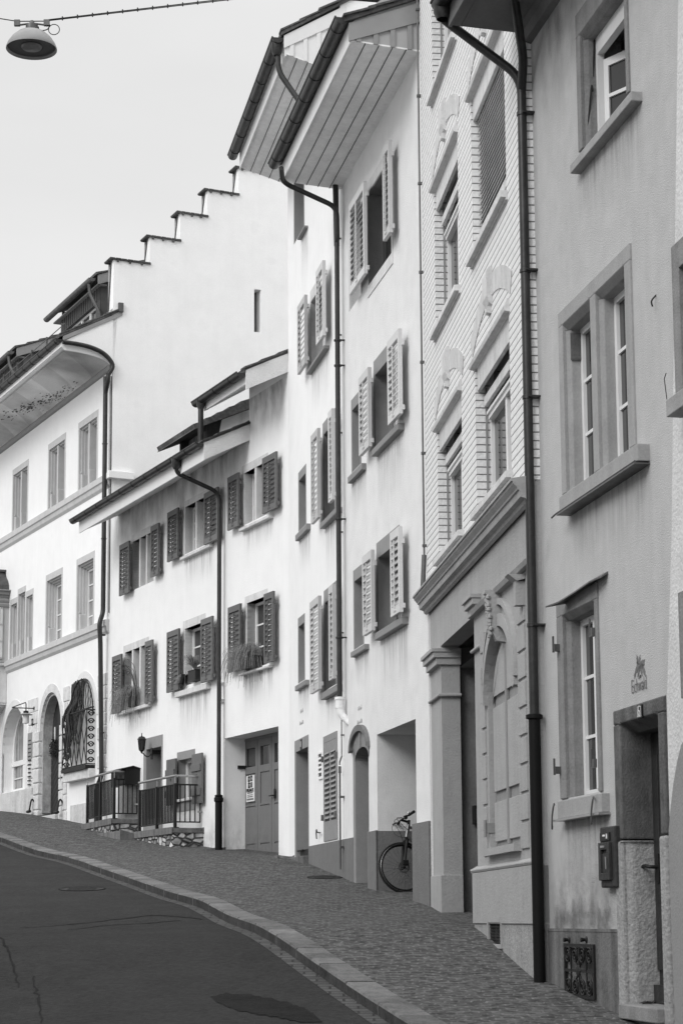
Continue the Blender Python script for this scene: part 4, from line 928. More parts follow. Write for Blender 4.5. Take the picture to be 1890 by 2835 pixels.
# ------------------------------------------------------------------ shared pieces for the white houses
def plain_window(t, f, r, dep=.16, sur=.13, m=SURR, glass_y=None, n=2, rows=3, curtain=False, fw=.05, sillr=None, sm=SILL, label=None, proud=-.006, top=None, mull=0, bottom=0.0, reveal=None, wm=WFR):
    """r: outer rect of the surround. returns window part"""
    B = f.base; top = sur if top is None else top
    i = (r[0]+sur, r[1]-sur, r[2]+bottom, r[3]-top)
    b = MB(); ring(b, r, i, proud, reveal or dep)
    if mull:
        w = (i[1]-i[0])/(mull+1)
        for k in range(mull): b.box(i[0]+w*(k+1)-.045, i[0]+w*(k+1)+.045, .02, reveal or dep, i[2], i[3])
    o = b.obj('window', m, t, B, bevel=.004)
    if label: o['label'] = label
    sash(o, B, i, glass_y if glass_y else dep-.02, n, rows, wm, curtain, fw)
    if sillr: sill(o, f, sillr, -.09, sm)
    return o
def eave(t, f, u0, u1, pts_px, near_u, ms=SOFFW, mb_=BARGE, tile=True, gr=.085, boards=3, fascia=True, yb=6.0, gu=None, gdz=.0):
    """pts_px: outer-bottom, wall-bottom, wall-top, outer-top pixels seen on the near end"""
    B = f.base; (yo, zo), (yi, zi), (yt, zt), (yu, zu) = [f.Q(p, near_u) for p in pts_px]
    b = MB(); b.prism_u([(yo, zo), (0.0, zi), (0.0, zi+.02), (yo, zo+.02)], u0, u1)
    for i in range(boards):
        k = (i+.5)/boards; yy = yo*(1-k); zz = zo+(zi-zo)*k; b.box(u0-.004, u1, yy-.006, yy+.006, zz-.006, zz+.004)
    b.obj('soffit', ms, t, B)
    return (yo, zo, zi, yt, zt, zu)
# ------------------------------------------------------------------ E: tall white house with passage and shutters
def buildE():
    f = E; B = f.base
    t = thing('white_shutter_house', 'tall white rendered house with pale louvred shutters, deep boarded eaves and open garage passage', 'house', f)
    ga = (f.P((1043, 2035))[0], f.P((1152, 2200))[0], -2.5, f.P((1060, 2027))[1])
    do = rect(f, c14(1118, 480), c14(1236, 1540)); do = (do[0], do[1], do[2]-.3, do[3])
    drise = do[3]-f.P(c14(1110, 590))[1]
    wins = []
    E1 = (f.P(c6(1355, 1700))[0], f.P(c6(1530, 1500))[0], f.P(c6(1375, 2050))[1], f.P(c6(1352, 1340))[1])
    E2 = (f.P(c4(838, 1200))[0], f.P(c4(1012, 1100))[0], f.P(c4(820, 1615))[1], f.P(c4(835, 888))[1])
    E3 = (f.P(c5(985, 800))[0], f.P(c5(1200, 700))[0], f.P(c5(965, 1190))[1], f.P(c5(980, 353))[1])
    S1 = (f.P(c6(1215, 1800))[0], f.P(c6(1312, 2090))[0], f.P(c6(1228, 2240))[1], f.P(c6(1222, 1500))[1])
    S2 = (f.P(c4(655, 1400))[0], f.P(c4(735, 1500))[0], f.P(c4(625, 1825))[1], f.P(c4(653, 1203))[1])
    S3 = (f.P(c5(768, 800))[0], f.P(c5(864, 900))[0], f.P(c5(740, 1362))[1], f.P(c5(762, 610))[1])
    ue = f.P((1161, 128))[0]; zwn = f.P((1161, 128))[1]
    pts = [c6(1236, 298), (1161, 128), (1168, -20), c6(1232, 125)]
    (yo, zo), (yi, zi), (_, ztw), (yu, zu) = [f.Q(p, ue) for p in pts]
    zi = f.P(c6(1185, 1360))[1]; zi = (zi+zwn)/2
    print('E eave', yo, zo, zi, zu, 'garage', ga, 'door', do)
    zt = zi+1.2
    allw = [E1, E2, E3, S1, S2, S3]
    b = MB(); holes = [(w[0]+.02, w[1]-.02, w[2], w[3]-.02, .2, 0) for w in allw]+[(ga[0], ga[1], ga[2], ga[3], .0, 0), (do[0]+.01, do[1]-.01, do[2]-.5, do[3]-.01, .05, drise)]
    wall(b, 0, LE, -2.5, zt, holes)
    b.obj('wall', WHITE2, t, B); shell(t, f, 0, LE, -2.5, zt, WHITE2)
    # passage (garage) interior, painted dado
    zd = f.P(c14(1290, 1178))[1]; b = MB(); a, c = ga[0], ga[1]+.5
    zf = gz(f.xy(ga[0], 1).y)-.3
    b.quad((a, 0, zd), (a, 5, zd), (a, 5, ga[3]), (a, 0, ga[3])); b.quad((c, .25, zf), (c, 5, zf), (c, 5, ga[3]), (c, .25, ga[3])); b.quad((ga[1], 0, zf), (ga[1], .25, zf), (ga[1], .25, ga[3]), (ga[1], 0, ga[3]))
    b.quad((ga[1], .25, zf), (c, .25, zf), (c, .25, ga[3]), (ga[1], .25, ga[3]))
    b.quad((a, 5, zf), (c, 5, zf), (c, 5, ga[3]), (a, 5, ga[3])); b.quad((a, 0, ga[3]), (c, 0, ga[3]), (c, 5, ga[3]), (a, 5, ga[3]))
    b.obj('passage', WHITE2, t, B)
    b = MB(); b.quad((a+.012, -.03, zf), (a+.012, 5, zf), (a+.012, 5, zd), (a+.012, -.03, zd)); b.quad((a+.012, -.03, zd), (a+.012, 5, zd), (a-.02, 5, zd), (a-.02, -.03, zd)); b.obj('dado', PLN, t, B)
    # plinths
    b = MB(); b.box(do[1]+.0, a+.012, -.03, .0, -2.5, f.P(c14(1240, 1183))[1]); b.obj('plinth', PLN, t, B, bevel=.004)
    b = MB(); zp = f.P((1180, 2276))[1]; b.box(ga[1]-.01, LE-.02, -.06, .25, -2.5, zp); b.obj('plinth', PLN, t, B, bevel=.004)
    b = MB(); b.box(0, do[0], -.012, .0, -2.5, f.P(c14(1080, 1232))[1]); b.obj('plinth', PLN, t, B)
    # arched doorway
    b = MB(); inner = (do[0]+.14, do[1]-.02, do[2]-.5, do[3]-.22); ri = drise*.8
    out = arc(do[0], do[1]+.06, do[3]-drise, drise, 16); inn = arc(inner[0], inner[1]+.06, inner[3]-ri, ri, 16)
    for p, q, r_, s_ in zip(out, out[1:], inn[1:], inn): b.prism_y([p, q, r_, s_], -.01, .22)
    b.box(do[0], inner[0], -.01, .22, do[2]-.5, do[3]-drise)
    o = b.obj('door_surround', SURR, t, B, bevel=.01)
    hp = arc(do[0]-.10, do[1]+.10, do[3]-drise-.05, drise+.14, 16); hi = arc(do[0], do[1]+.06, do[3]-drise-.02, drise+.02, 16); b = MB()
    for p, q, r_, s_ in list(zip(hp, hp[1:], hi[1:], hi)): b.prism_y([p, q, r_, s_], -.06, .0)
    b.obj('hood_moulding', PLN, o, B)
    um = (do[0]+do[1])/2+.03; b = MB(); b.prism_y([(um-.035, do[3]-.02), (um+.035, do[3]-.02), (um+.022, do[3]-.24), (um-.022, do[3]-.24)], -.03, -.01); b.obj('keystone', SURR, o, B)
    b = MB(); b.box(inner[0]-.01, inner[1]+.1, .21, .24, do[2], do[3]); b.obj('door', WOODD, t, B)
    b = MB(); 
    for i in range(6): b.lathe((inner[0]+.55, .205, do[2]+.55+i*.3), [(0, -.03), (.05+.02*(i % 2), -.01), (.05, .02)], 10, 'y')
    b.obj('door_ironwork', IRON, t, B)
    # windows
    for i, w in enumerate((E1, E2, E3)):
        up = (i == 0)
        o = plain_window(t, f, w, .22, .06 if up else .10, SURR, n=2, rows=1, top=.22 if not up else .16, wm=SURR if not up else DOORG)
        if not up:
            s = [(c4(815, 1608), c4(1030, 1455), c4(820, 1655)), (c5(960, 1190), c5(1212, 1045), c5(968, 1252))][i-1]
            a_, b_, c_ = [f.P(p, -.09) for p in s]; sill(o, f, (a_[0], b_[0], c_[1], a_[1]), -.09)
        else:
            b = MB(); ring(b, (w[0]-.02, w[1]+.02, w[2]-.16, w[3]+.02), (w[0]+.04, w[1]-.04, w[2], w[3]-.14), -.012, .0); b.obj('plaster_band', SURL, o, B)
        px_ = [((1240, 1500), (1352, 1990), c6), ((738, 1042), (822, 1592), c4), ((878, 490), (970, 1172), c5)][i]; qx = [((1482, 1108), (1534, 1662), c6), ((972, 742), (1073, 1325), c4), ((1138, 268), (1230, 995), c5)][i]
        for k, (tl, br, cc) in enumerate((px_, qx)):
            y = -.09; r_ = rect(f, cc(*tl), cc(*br), y)
            if k == 1: r_ = (max(r_[0], w[1]-.12), r_[1], r_[2], r_[3])
            zt_ = w[3]-(.12 if not up else .05); zb_ = w[2]+(.0 if not up else .1)
            r_ = (r_[0], r_[1], (r_[2]+zb_)/2, (r_[3]+zt_)/2)
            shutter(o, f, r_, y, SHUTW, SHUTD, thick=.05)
    for w, s in ((S1, None), (S2, (c4(622, 1828), c4(736, 1722), c4(624, 1878))), (S3, (c5(738, 1365), c5(867, 1282), c5(742, 1412)))):
        o = plain_window(t, f, w, .20, .06, SURR if s else SURL, n=1, rows=1, top=.17, wm=SURR)
        if s: a_, b_, c_ = [f.P(p, -.07) for p in s]; sill(o, f, (a_[0], b_[0], c_[1], a_[1]), -.07)
    # eaves
    yg = yo-.13
    b = MB(); b.prism_u([(yo, zo), (0.0, zi), (0.0, zi+.02), (yo, zo+.02)], 0.0, ue)
    for i in range(1, 5):
        k = i/5; yy = yo*(1-k); zz = zo+(zi-zo)*k; b.cut(); b.box(-.012, ue, yy-.0045, yy+.0045, zz-.006, zz+.004)
    fs = b.obj('soffit', SOFF, t, B)
    for o in [o for o in t.children if o.name.startswith('soffit') and o is not fs]: o.name = 'soffit_joint'; o.parent = fs; o.data.materials[0] = BLACK
    zf_ = zu-.07
    b = MB(); b.box(-.0, ue, yo-.025, yo+.0, zo-.03, zf_); b.prism_u([(yo, zo+.02), (0, zi+.02), (0, zi+1.1), (yo, zf_)], 0, .02); b.obj('fascia', SOFFW, t, B); b = MB(); b.prism_u([(yo, zo+.02), (0, zi+.02), (0, zi+1.1), (yo, zf_)], ue-.02, ue); b.obj('eave_boarding', mat('grey_eave_board', .36, .7, .05, 4), t, B)
    sl_ = (f.Q(c6(1568, 12), ue)[1]-f.Q(c6(1232, 120), ue)[1])/(f.Q(c6(1568, 12), ue)[0]-f.Q(c6(1232, 120), ue)[0])
    zw = zf_+sl_*(-yo)
    b = MB(); b.prism_u([(yo-.04, zf_-.26), (0.1, zw-.26), (.1, zw), (yo-.04, zf_-.02)], ue-.0, ue+.03)
    for i in range(4): k = (i+.4)/4; yy = yo*(1-k); b.box(ue, ue+.022, yy-.03, yy+.03, zo+(zi-zo)*k, zf_-.2+sl_*(yy-yo))
    b.obj('barge_board', BARGE, t, B); print('roof slope', sl_)
    slope_roof(t, f, yo-.10, zf_-.02, 3.5, zf_+sl_*(3.5-yo), -.02, ue+.06, 7)
    gutter(t, f, None, yg, zu-.03, .085, -.06, ue+.04)
buildE()
# ------------------------------------------------------------------ D: narrow white house
def buildD():
    f = D; B = f.base
    t = thing('narrow_white_house', 'narrow white house with pale shutters, boarded eaves and narrow grey doorway', 'house', f)
    D3 = (f.P(c4(423, 1700))[0], f.P(c4(527, 1700))[0], f.P(c4(400, 2205))[1], f.P(c4(418, 1398))[1])
    D4 = (f.P(c5(495, 1200))[0], f.P(c5(615, 1200))[0], f.P(c5(463, 1745))[1], f.P(c5(488, 800))[1])
    D2 = (f.P(c4(322, 600))[0], f.P(c4(430, 500))[0], f.P(c4(292, 965))[1], f.P(c4(316, 325))[1])
    T3 = (f.P(c4(225, 2000))[0], f.P(c4(288, 2000))[0], f.P(c4(200, 2298))[1], f.P(c4(220, 1798))[1])
    T4 = (f.P(c5(254, 1300))[0], f.P(c5(317, 1300))[0], f.P(c5(222, 1678))[1], f.P(c5(250, 1053))[1])
    T1 = (f.P(c6(820, 1500))[0], f.P(c6(896, 1600))[0], f.P(c6(845, 1722))[1], f.P(c6(845, 1150))[1])
    T5 = (f.P(c6(955, 1400))[0], f.P(c6(1020, 1360))[0], f.P(c6(965, 1455))[1], f.P(c6(845, 1150))[1])
    door = (f.P(c14(697, 900))[0], f.P(c14(797, 900))[0], f.P(c14(797, 1412))[1]-.2, f.P(c14(692, 530))[1])
    sw = rect(f, c14(906, 498), c14(1008, 1235))
    un = LD-.02
    (yo, zo), (yt, zt2) = f.Q(c6(765, 392), un), f.Q(c6(770, 240), un)
    zi = f.P((799, 506))[1]; print('D eave', yo, zo, zi, zt2, 'T', T1, T3, T4, 'W', D2, D3, D4)
    zt = zi+1.2; allw = [D2, D3, D4, T3, T4, T1]
    b = MB(); wall(b, 0, LD, -2, zt, [(w[0]+.02, w[1]-.02, w[2], w[3]-.02, .2, 0) for w in allw]+[(door[0]+.01, door[1]-.01, door[2]-.4, door[3]-.01, .1, 0)])
    b.obj('wall', WHITE, t, B); shell(t, f, 0, LD, -2, zt, WHITE)
    b = MB(); b.box(door[1], LD, -.012, 0, -2, f.P(c14(930, 1262))[1]); b.obj('plinth', PLN, t, B)
    for i, w in enumerate((D2, D3, D4)):
        o = plain_window(t, f, w, .22, .06 if i == 0 else .09, SURR if i else SURL, n=2, rows=1, top=.2, wm=SURR)
        s = [(c4(285, 968), c4(430, 758), c4(290, 985)), (c4(397, 2205), c4(530, 2065), c4(398, 2248)), (c5(462, 1748), c5(610, 1650), c5(470, 1805))][i]
        a_, b_, c_ = [f.P(p, -.09) for p in s]; sill(o, f, (a_[0], b_[0], c_[1], a_[1]), -.09)
        tl, br, cc = [((237, 455), (300, 935), c4), ((347, 1510), (406, 2172), c4), ((388, 905), (474, 1720), c5)][i]; tl2, br2, _ = [((388, 142), (448, 700), c4), ((488, 1312), (534, 1995), c4), ((562, 772), (618, 1600), c5)][i]
        for k, (a, c) in enumerate(((tl, br), (tl2, br2))):
            y = -.10; r_ = rect(f, cc(*a), cc(*c), y); r_ = (r_[0], r_[1], (r_[2]+w[2]+.02)/2, (r_[3]+w[3]-.12)/2)
            if k == 1: r_ = (max(r_[0], w[1]-.14), min(r_[1], LD-.08), r_[2], r_[3])
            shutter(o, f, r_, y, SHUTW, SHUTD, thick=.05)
    for w, s in ((T3, (c4(197, 2300), c4(288, 2215), c4(198, 2348))), (T4, (c5(222, 1680), c5(317, 1622), c5(226, 1725))), (T1, (c6(843, 1722), c6(892, 1636), c6(846, 1732)))):
        o = plain_window(t, f, w, .20, .05, SURR, n=1, rows=1, top=.15, wm=SURR)
        a_, b_, c_ = [f.P(p, -.07) for p in s]; sill(o, f, (a_[0], b_[0], c_[1], a_[1]), -.07)
    # door
    b = MB(); inn = (door[0]+.11, door[1]-.03, door[2], f.P(c14(712, 606))[1]); ring(b, (door[0], door[1], door[2], door[3]-.002), inn, -.008, .30); o = b.obj('door_surround', SURR, t, B, bevel=.005)
    b = MB(); b.box(inn[0], inn[1]+.3, .55, .6, door[2], inn[3]); b.obj('door', DOORG, t, B); b = MB(); b.quad((inn[0], .3, door[2]), (inn[0], .6, door[2]), (inn[0], .6, inn[3]), (inn[0], .3, inn[3])); b.obj('door_reveal', DOORG, o, B)
    b = MB(); gg = f.P(c14(700, 1395))[1]; b.box(inn[0]-.1, inn[1]+.02, -.10, .5, gg-.3, gg+.05); b.obj('doorstep', BASE, o, B, bevel=.01)
    b = MB(); b.box(inn[0]+.1, inn[1]-.05, .05, .10, gg+.05, gg+.17); b.tube([(inn[0]+.02, .02, gg+.16), (inn[0]+.5, .02, gg+.16)], .015, 6); b.obj('boot_scraper', IRON, t, B)
    # closed shutter window
    b = MB(); si = (sw[0]+.05, sw[1]-.05, f.P(c14(912, 1188))[1], f.P(c14(912, 545))[1]); ring(b, sw, si, -.015, .04); o = b.obj('window', SURR, t, B, bevel=.004)
    um = (si[0]+si[1])/2
    for a, c in ((si[0], um-.005), (um+.005, si[1])):
        b = MB(); b.box(a, c, -.012, .01, si[2], si[3]); n = 14; h = (si[3]-si[2]-.3)/n
        for i in range(n): zz = si[2]+.16+h*i; b.prism_u([(-.012, zz+h*.80), (-.030, zz+h*.42), (-.027, zz+h*.36), (-.012, zz+h*.60)], a+.06, c-.05)
        b.obj('shutter', SURR, o, B); b = MB()
        for i in range(n): zz = si[2]+.16+h*i; b.box(a+.065, c-.055, -.016, -.011, zz+h*.0, zz+h*.5)
        b.obj('louvre_gap', BLACK, o, B)
    b = MB()
    for p in ((1003, 630), (1003, 1060), (909, 662), (909, 1085)): a = f.P(c14(*p)); b.cut(); b.box(a[0]-.03, a[0]+.02, -.05, 0, a[1]-.04, a[1]+.05)
    b.obj('hinge', DOORG, o, B)
    # vent
    r = rect(f, c14(872, 625), c14(896, 780)); b = MB()
    ring(b, (r[0]-.03, r[1]+.03, r[2]-.04, r[3]+.03), r, -.02, 0)
    for i in range(1, 5): zz = r[2]+(r[3]-r[2])*i/5; b.box(r[0], r[1], -.018, 0, zz-.012, zz+.018)
    b.obj('wall_vent', WHITE, t, B); MB().box(r[0], r[1], -.008, -.002, r[2], r[3]).obj('vent_void', BLACK, t, B)
    a = f.P(c14(880, 1195)); b = MB(); b.tube(curve([(a[0]+.2, -.04, a[1]), (a[0], -.05, a[1]+.02), (a[0]-.06, -.05, a[1]+.06), (a[0]-.08, -.05, a[1]+.0), (a[0]-.05, -.05, a[1]-.08)]), .010, 6); b.obj('shutter_stay', IRON, t, B)
    # number plate
    p = thing('door_number_plate', 'small dark number 8 plate over the narrow grey doorway', 'number plate', f); a = f.P(c14(746, 551))
    b = MB(); b.box(a[0]-.06, a[0]+.06, -.02, -.009, a[1]-.08, a[1]+.08); b.obj('plate', BLACK, p, B); text_mesh('8', .13, f, a[0], a[1], -.021, PAPER, p, B, 'digit', .8, bold=.002)
    # eaves
    b = MB(); b.prism_u([(yo, zo), (0, zi), (0, zi+.02), (yo, zo+.02)], 0.0, un)
    b.cut()
    for i in range(1, 5): k = i/5; yy = yo*(1-k); b.box(-.012, un, yy-.0045, yy+.0045, zo+(zi-zo)*k-.006, zo+(zi-zo)*k+.004); b.cut()
    fs = b.obj('soffit', SOFF, t, B)
    for o in [o for o in t.children if o.name.startswith('soffit') and o is not fs]: o.name = 'soffit_joint'; o.parent = fs; o.data.materials[0] = BLACK
    sl_ = .62; zu = f.Q(c6(765, 240), un)[1]-.03; zu = max(zu, zo+.15)
    b = MB(); b.box(0, un, yo-.025, yo, zo-.03, zu); b.prism_u([(yo, zo+.02), (0, zi+.02), (0, zu-sl_*yo-.05), (yo, zu)], un-.02, un); b.prism_u([(yo, zo+.02), (0, zi+.02), (0, zu-sl_*yo-.05), (yo, zu)], 0, .02)
    b.prism_u([(yo-.04, zu-.22), (0.1, zu-sl_*yo-.2), (.1, zu-sl_*yo+.04), (yo-.04, zu-.02)], un, un+.025)
    for i in range(4): k = (i+.4)/4; yy = yo*(1-k); b.box(un, un+.018, yy-.03, yy+.03, zo+(zi-zo)*k, zu-.2+sl_*(yy-yo))
    b.obj('eave_boarding', SOFFW, t, B)
    slope_roof(t, f, yo-.08, zu-.02, 3.5, zu+sl_*(3.5-yo), -.03, un+.05, 7)
    gutter(t, f, None, yo-.13, zu-.05, .085, -.12, un+.0)
    # downpipes: the one with the swan neck drains E, the second drains D
    yp = -.10; up = f.P((937, 1400), yp)[0]; PT = lambda p, y: (f.P(p, y)[0], y, f.P(p, y)[1])
    ztop = f.P((947, 572), yp)[1]; zb = f.P((938, 1935), yp)[1]
    b = MB(); yg = -.98
    path = [PT(c6(728, 1215), -1.0), PT(c6(738, 1320), -.92), (up+.10, yp-.02, f.P(c6(1165, 1450), yp)[1]), (up+.04, yp, f.P(c6(1155, 1690), yp)[1]), (up, yp, f.P(c6(1135, 1740), yp)[1]), (up, yp, zb)]
    b.tube(bendpath(path, .14), .038, 12)
    g2 = f.Q(c6(712, 330), un); path2 = [(un-.1, yo-.13, zu-.05), (un-.12, yo-.1, zu-.55), (up-.03, yp-.02, f.P(c6(1130, 1290), yp)[1]+.45), (up-.03, yp, f.P(c6(1125, 1690), yp)[1]), (up-.01, yp, f.P(c6(1128, 1780), yp)[1])]
    b.tube(bendpath(path2, .14), .043, 12); b.lathe((un-.1, yo-.13, zu-.30), [(.05, 0), (.08, .06), (.085, .2)], 12)
    for zz in [f.P(c4(545, y_), yp)[1] for y_ in (708, 915)]+[f.P(c5(640, y_), yp)[1] for y_ in (115, 1225)]: b.lathe((up, yp, zz), [(.047, -.015), (.056, -.012), (.056, .012), (.047, .015)], 12); b.box(up, up+.05, yp+.02, 0, zz-.008, zz+.008)
    o = b.obj('downpipe', ZINC, t, B, smooth=True)
    b = MB(); b.lathe((up, yp, zb), [(.05, -.16), (.065, -.14), (.065, -.02), (.075, -.02), (.075, .02), (.05, .02)], 14); b.tube(curve([(up, yp, zb-.12), (up+.01, yp+.02, zb-.22), (up+.06, yp+.08, zb-.32), (up+.14, .04, zb-.42)]), [.06, .06, .06, .06, .06, .06, .06, .058, .055, .055, .055, .05, .045, .04, .04, .03, .02, .02, .02][:19], 12)
    b.obj('pipe_elbow', WHITE, o, B, smooth=True)
    # thin conductor at the corner
    b = MB(); uc = LD-.02; zc1 = f.P(c14(1060, 635))[1]; zc2 = f.P(c14(1052, 1455))[1]
    b.tube([(uc, -.04, zt-1.4), (uc, -.04, zc1)], .008, 6); b.tube(curve([(uc, -.04, zc1), (uc-.05, -.06, zc1-.08), (uc-.05, -.06, zc1-.12)]), .012, 6); b.tube([(uc-.05, -.06, zc1-.14), (uc-.05, -.06, zc1-.24)], .022, 8); b.tube([(uc-.05, -.06, zc1-.2), (uc-.05, -.06, zc2)], .014, 8)
    z = zc1+.3
    while z < zt-1.6: b.box(uc-.02, uc+.01, -.05, 0, z, z+.02); z += 1.5
    for z in (zc1-.6, zc2+.3): b.box(uc-.08, uc+.0, -.07, 0, z, z+.03)
    b.obj('conductor', ZINCL, t, B)
    # faded house name over the door and its neighbour's
    a = f.P(c14(745, 380)); 
    for ff, a, s_ in ((f, a, 1.0), (E, E.P(c14(1165, 370)), 1.0)):
        b = MB(); rnd = random.Random(5)
        for row, (zz, w_) in enumerate(((.13, .11), (-.06, .17))):
            x = -w_
            while x < w_: h = rnd.uniform(.03, .07); b.prism_y([(a[0]+x, a[1]+zz), (a[0]+x+.012, a[1]+zz), (a[0]+x+.02, a[1]+zz+h), (a[0]+x+.008, a[1]+zz+h)], -.004, -.001); b.prism_y([(a[0]+x, a[1]+zz), (a[0]+x+.03, a[1]+zz+.02), (a[0]+x+.03, a[1]+zz+.03), (a[0]+x, a[1]+zz+.01)], -.004, -.001); x += rnd.uniform(.035, .06)
        rt = t if ff is f else bpy.data.objects['white_shutter_house']
        b.obj('faded_lettering', INKF, rt, ff.base)
buildD()
# ------------------------------------------------------------------ C: row house with grey louvred shutters
def buildC():
    f = C; B = f.base
    t = thing('grey_shutter_house', 'white rendered house with dark grey louvred shutters and grey folding garage doors', 'house', f)
    Wd = {}
    def R4(l, r, b_, tp): return (f.P(l)[0], f.P(r)[0], f.P(b_)[1], f.P(tp)[1])
    spec = [  # name, opening l, r, bottom, top, mullions, shutters (TL,BR)x2, sill (TL, TR, BL) , crop
        (R4(c3(1180, 700), c3(1378, 600), c3(1175, 955), c3(1180, 505)), 1, [(c3(1050, 548), c3(1142, 968)), (c3(1352, 378), c3(1472, 812))], (c3(1130, 985), c3(1390, 865), c3(1136, 1008)), .10, .15),
        (R4(c3(1205, 1900), c3(1372, 1800), c3(1195, 2215), c3(1205, 1632)), 0, [(c3(1054, 1678), c3(1160, 2205)), (c3(1366, 1562), c3(1448, 2142))], (c3(1130, 2245), c3(1388, 2155), c3(1134, 2262)), .04, .13),
        (R4(c3(668, 1000), c3(860, 900), c3(660, 1210), c3(668, 800)), 1, [(c3(528, 852), c3(617, 1248)), (c3(846, 690), c3(962, 1090))], (c3(620, 1235), c3(875, 1120), c3(624, 1258)), .10, .12),
        (R4(c3(665, 2100), c3(835, 2000), c2(1312, 1050), c3(660, 1858)), 0, [(c2(1220, 660), c2(1304, 1085)), (c2(1466, 570), c2(1547, 1018))], (c2(1262, 1090), c2(1490, 1035), c2(1268, 1128)), .04, .16),
        (R4(c3(218, 1300), c3(392, 1200), c3(212, 1520), c3(215, 1100)), 2, [(c3(112, 1135), c3(191, 1548)), (c3(384, 962), c3(448, 1375))], None, .10, .15),
        (R4(c2(905, 1000), c2(1070, 950), c2(890, 1225), c2(908, 802)), 2, [(c2(824, 845), c2(886, 1240)), (c2(1062, 728), c2(1111, 1162))], (c2(860, 1230), c2(1068, 1172), c2(864, 1252)), .04, .15)]
    ga = (f.P((622, 2200))[0], f.P((771, 2150))[0], f.P((640, 2368))[1]-.02, f.P((690, 2029))[1])
    do = (f.P(c2(1040, 1700))[0], f.P(c2(1178, 1700))[0], f.P(c2(1105, 2005))[1], f.P(c2(1115, 1407))[1])
    sw = (f.P(c2(1283, 1700))[0], f.P(c2(1412, 1700))[0], f.P(c2(1340, 1950))[1], f.P(c2(1350, 1510))[1])
    # roof edges: lower over the left, raised at the right
    uA = f.P((690, 1150))[0]
    (yo, zo), (_, zi), (_, ztw), (_, zu) = [f.Q(p, uA) for p in (c3(838, 380), c3(1215, 215), c3(1215, 90), c3(838, 240))]
    zi = zo+(zi-zo)*(-yo)/(f.Q(c3(1215, 215), uA)[0]-yo)
    (y2, z2), (_, z2i), (_, z2t), (_, z2u) = [f.Q(p, LC-.02) for p in (c18(908, 475), c18(1460, 215), c18(1458, 80), c18(892, 318))]
    print('C eave', yo, zo, zi, zu, '2:', y2, z2, z2i, z2u, 'uA', uA, 'LC', LC, ga, do)
    zt1, zt2 = zi+.9, z2i+.9
    holes = [(s[0][0], s[0][1], s[0][2], s[0][3], .20, 0) for s in spec]+[(ga[0], ga[1], ga[2]-.5, ga[3], .42, 0), (do[0]+.01, do[1]-.01, do[2]-.4, do[3]-.01, .05, 0), (sw[0]+.01, sw[1]-.01, sw[2], sw[3], .05, 0)]
    b = MB(); wall(b, 0, LC, -1, zi+.02, holes); wall(b, uA+.0, LC, zi+.02, z2i+.02, []); b.quad((uA, 0, zi-.3), (uA, 4, zi-.3), (uA, 4, z2i+.3), (uA, 0, z2i+.3))
    b.obj('wall', WHITE, t, B); shell(t, f, 0, LC, -1, zi+.02, WHITE, top=False)
    for s in spec:
        r = s[0]; tall = s[4] < .06
        b = MB(); st = .10
        ring(b, (r[0]-st, r[1]+st*.6, r[2]-.0, r[3]+s[5]), (r[0], r[1], r[2], r[3]), -.006, .19)
        if s[1]:
            w = (r[1]-r[0])/(s[1]+1)
            for k in range(s[1]): b.box(r[0]+w*(k+1)-.05, r[0]+w*(k+1)+.04, .0, .19, r[2], r[3])
        o = b.obj('window', SURL, t, B, bevel=.004)
        sash(o, B, (r[0], r[1], r[2], r[3]), .16, 2, 3, curtain=not tall, fw=.05)
        for a, c in s[2]:
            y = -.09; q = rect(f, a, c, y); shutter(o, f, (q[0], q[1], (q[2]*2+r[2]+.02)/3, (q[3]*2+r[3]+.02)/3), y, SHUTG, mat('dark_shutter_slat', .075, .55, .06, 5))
        if s[3]:
            a_, b_, c_ = [f.P(p, -.10) for p in s[3]]; sill(o, f, (a_[0], b_[0], c_[1], a_[1]), -.10, SURL)
    # garage recess with folding doors
    ys = .42; zt = ga[3]
    xs = [f.P(c14(x, 1000), ys)[0] for x in (330, 433, 535, 640)]
    b = MB(); b.box(ga[0]-.1, ga[1]+.1, ys+.05, ys+.06, ga[2]-.4, zt); b.obj('garage_recess', DOORG, t, B)
    o = MB(); o.box(xs[0]-.04, ga[1]+.0, ys-.03, ys+.05, f.P(c14(430, 515), ys)[1], zt); o = o.obj('garage_door', GDOOR, t, B)
    zd0, zd1 = ga[2]+.01, f.P(c14(430, 515), ys)[1]
    zg0, zg1 = f.P(c14(380, 715), ys)[1], f.P(c14(380, 580), ys)[1]; zp = [f.P(c14(380, y_), ys)[1] for y_ in (1285, 1000, 765)]
    for a, c in zip(xs, xs[1:]):
        c = min(c, ga[1]+.02); b = MB(); st = (xs[1]-xs[0])*.18
        b.box(a+.008, a+st, ys-.02, ys+.03, zd0, zd1); b.box(c-st*.8, c-.008, ys-.02, ys+.03, zd0, zd1)
        for z0, z1 in ((zd0, zp[0]), (zp[1]-.0, zp[1]+.03), (zp[2], zg0), (zg1, zd1)): b.box(a+st, c-st*.8, ys-.02, ys+.03, z0, z1)
        b.box(a+st, c-st*.8, ys+.0, ys+.03, zp[0], zp[2]); b.obj('leaf', GDOOR, o, B, bevel=.004)
        MB().box(a+st, c-st*.8, ys+.01, ys+.02, zg0, zg1).obj('pane', GLASS, o, B)
        b = MB(); b.box(a+st, c-st*.8, ys-.018, ys-.001, zp[0]+.03, zp[1]-.02); b.obj('panel', GDOOR, o, B, bevel=.006)
    h = f.P(c14(540, 920), ys-.05); b = MB(); b.tube([(h[0], ys-.02, h[1]), (h[0], ys-.07, h[1]), (h[0]-.14, ys-.07, h[1])], .012, 8); b.box(h[0]-.03, h[0]+.02, ys-.03, ys-.02, h[1]-.05, h[1]+.12); b.obj('handle', IRON, o, B)
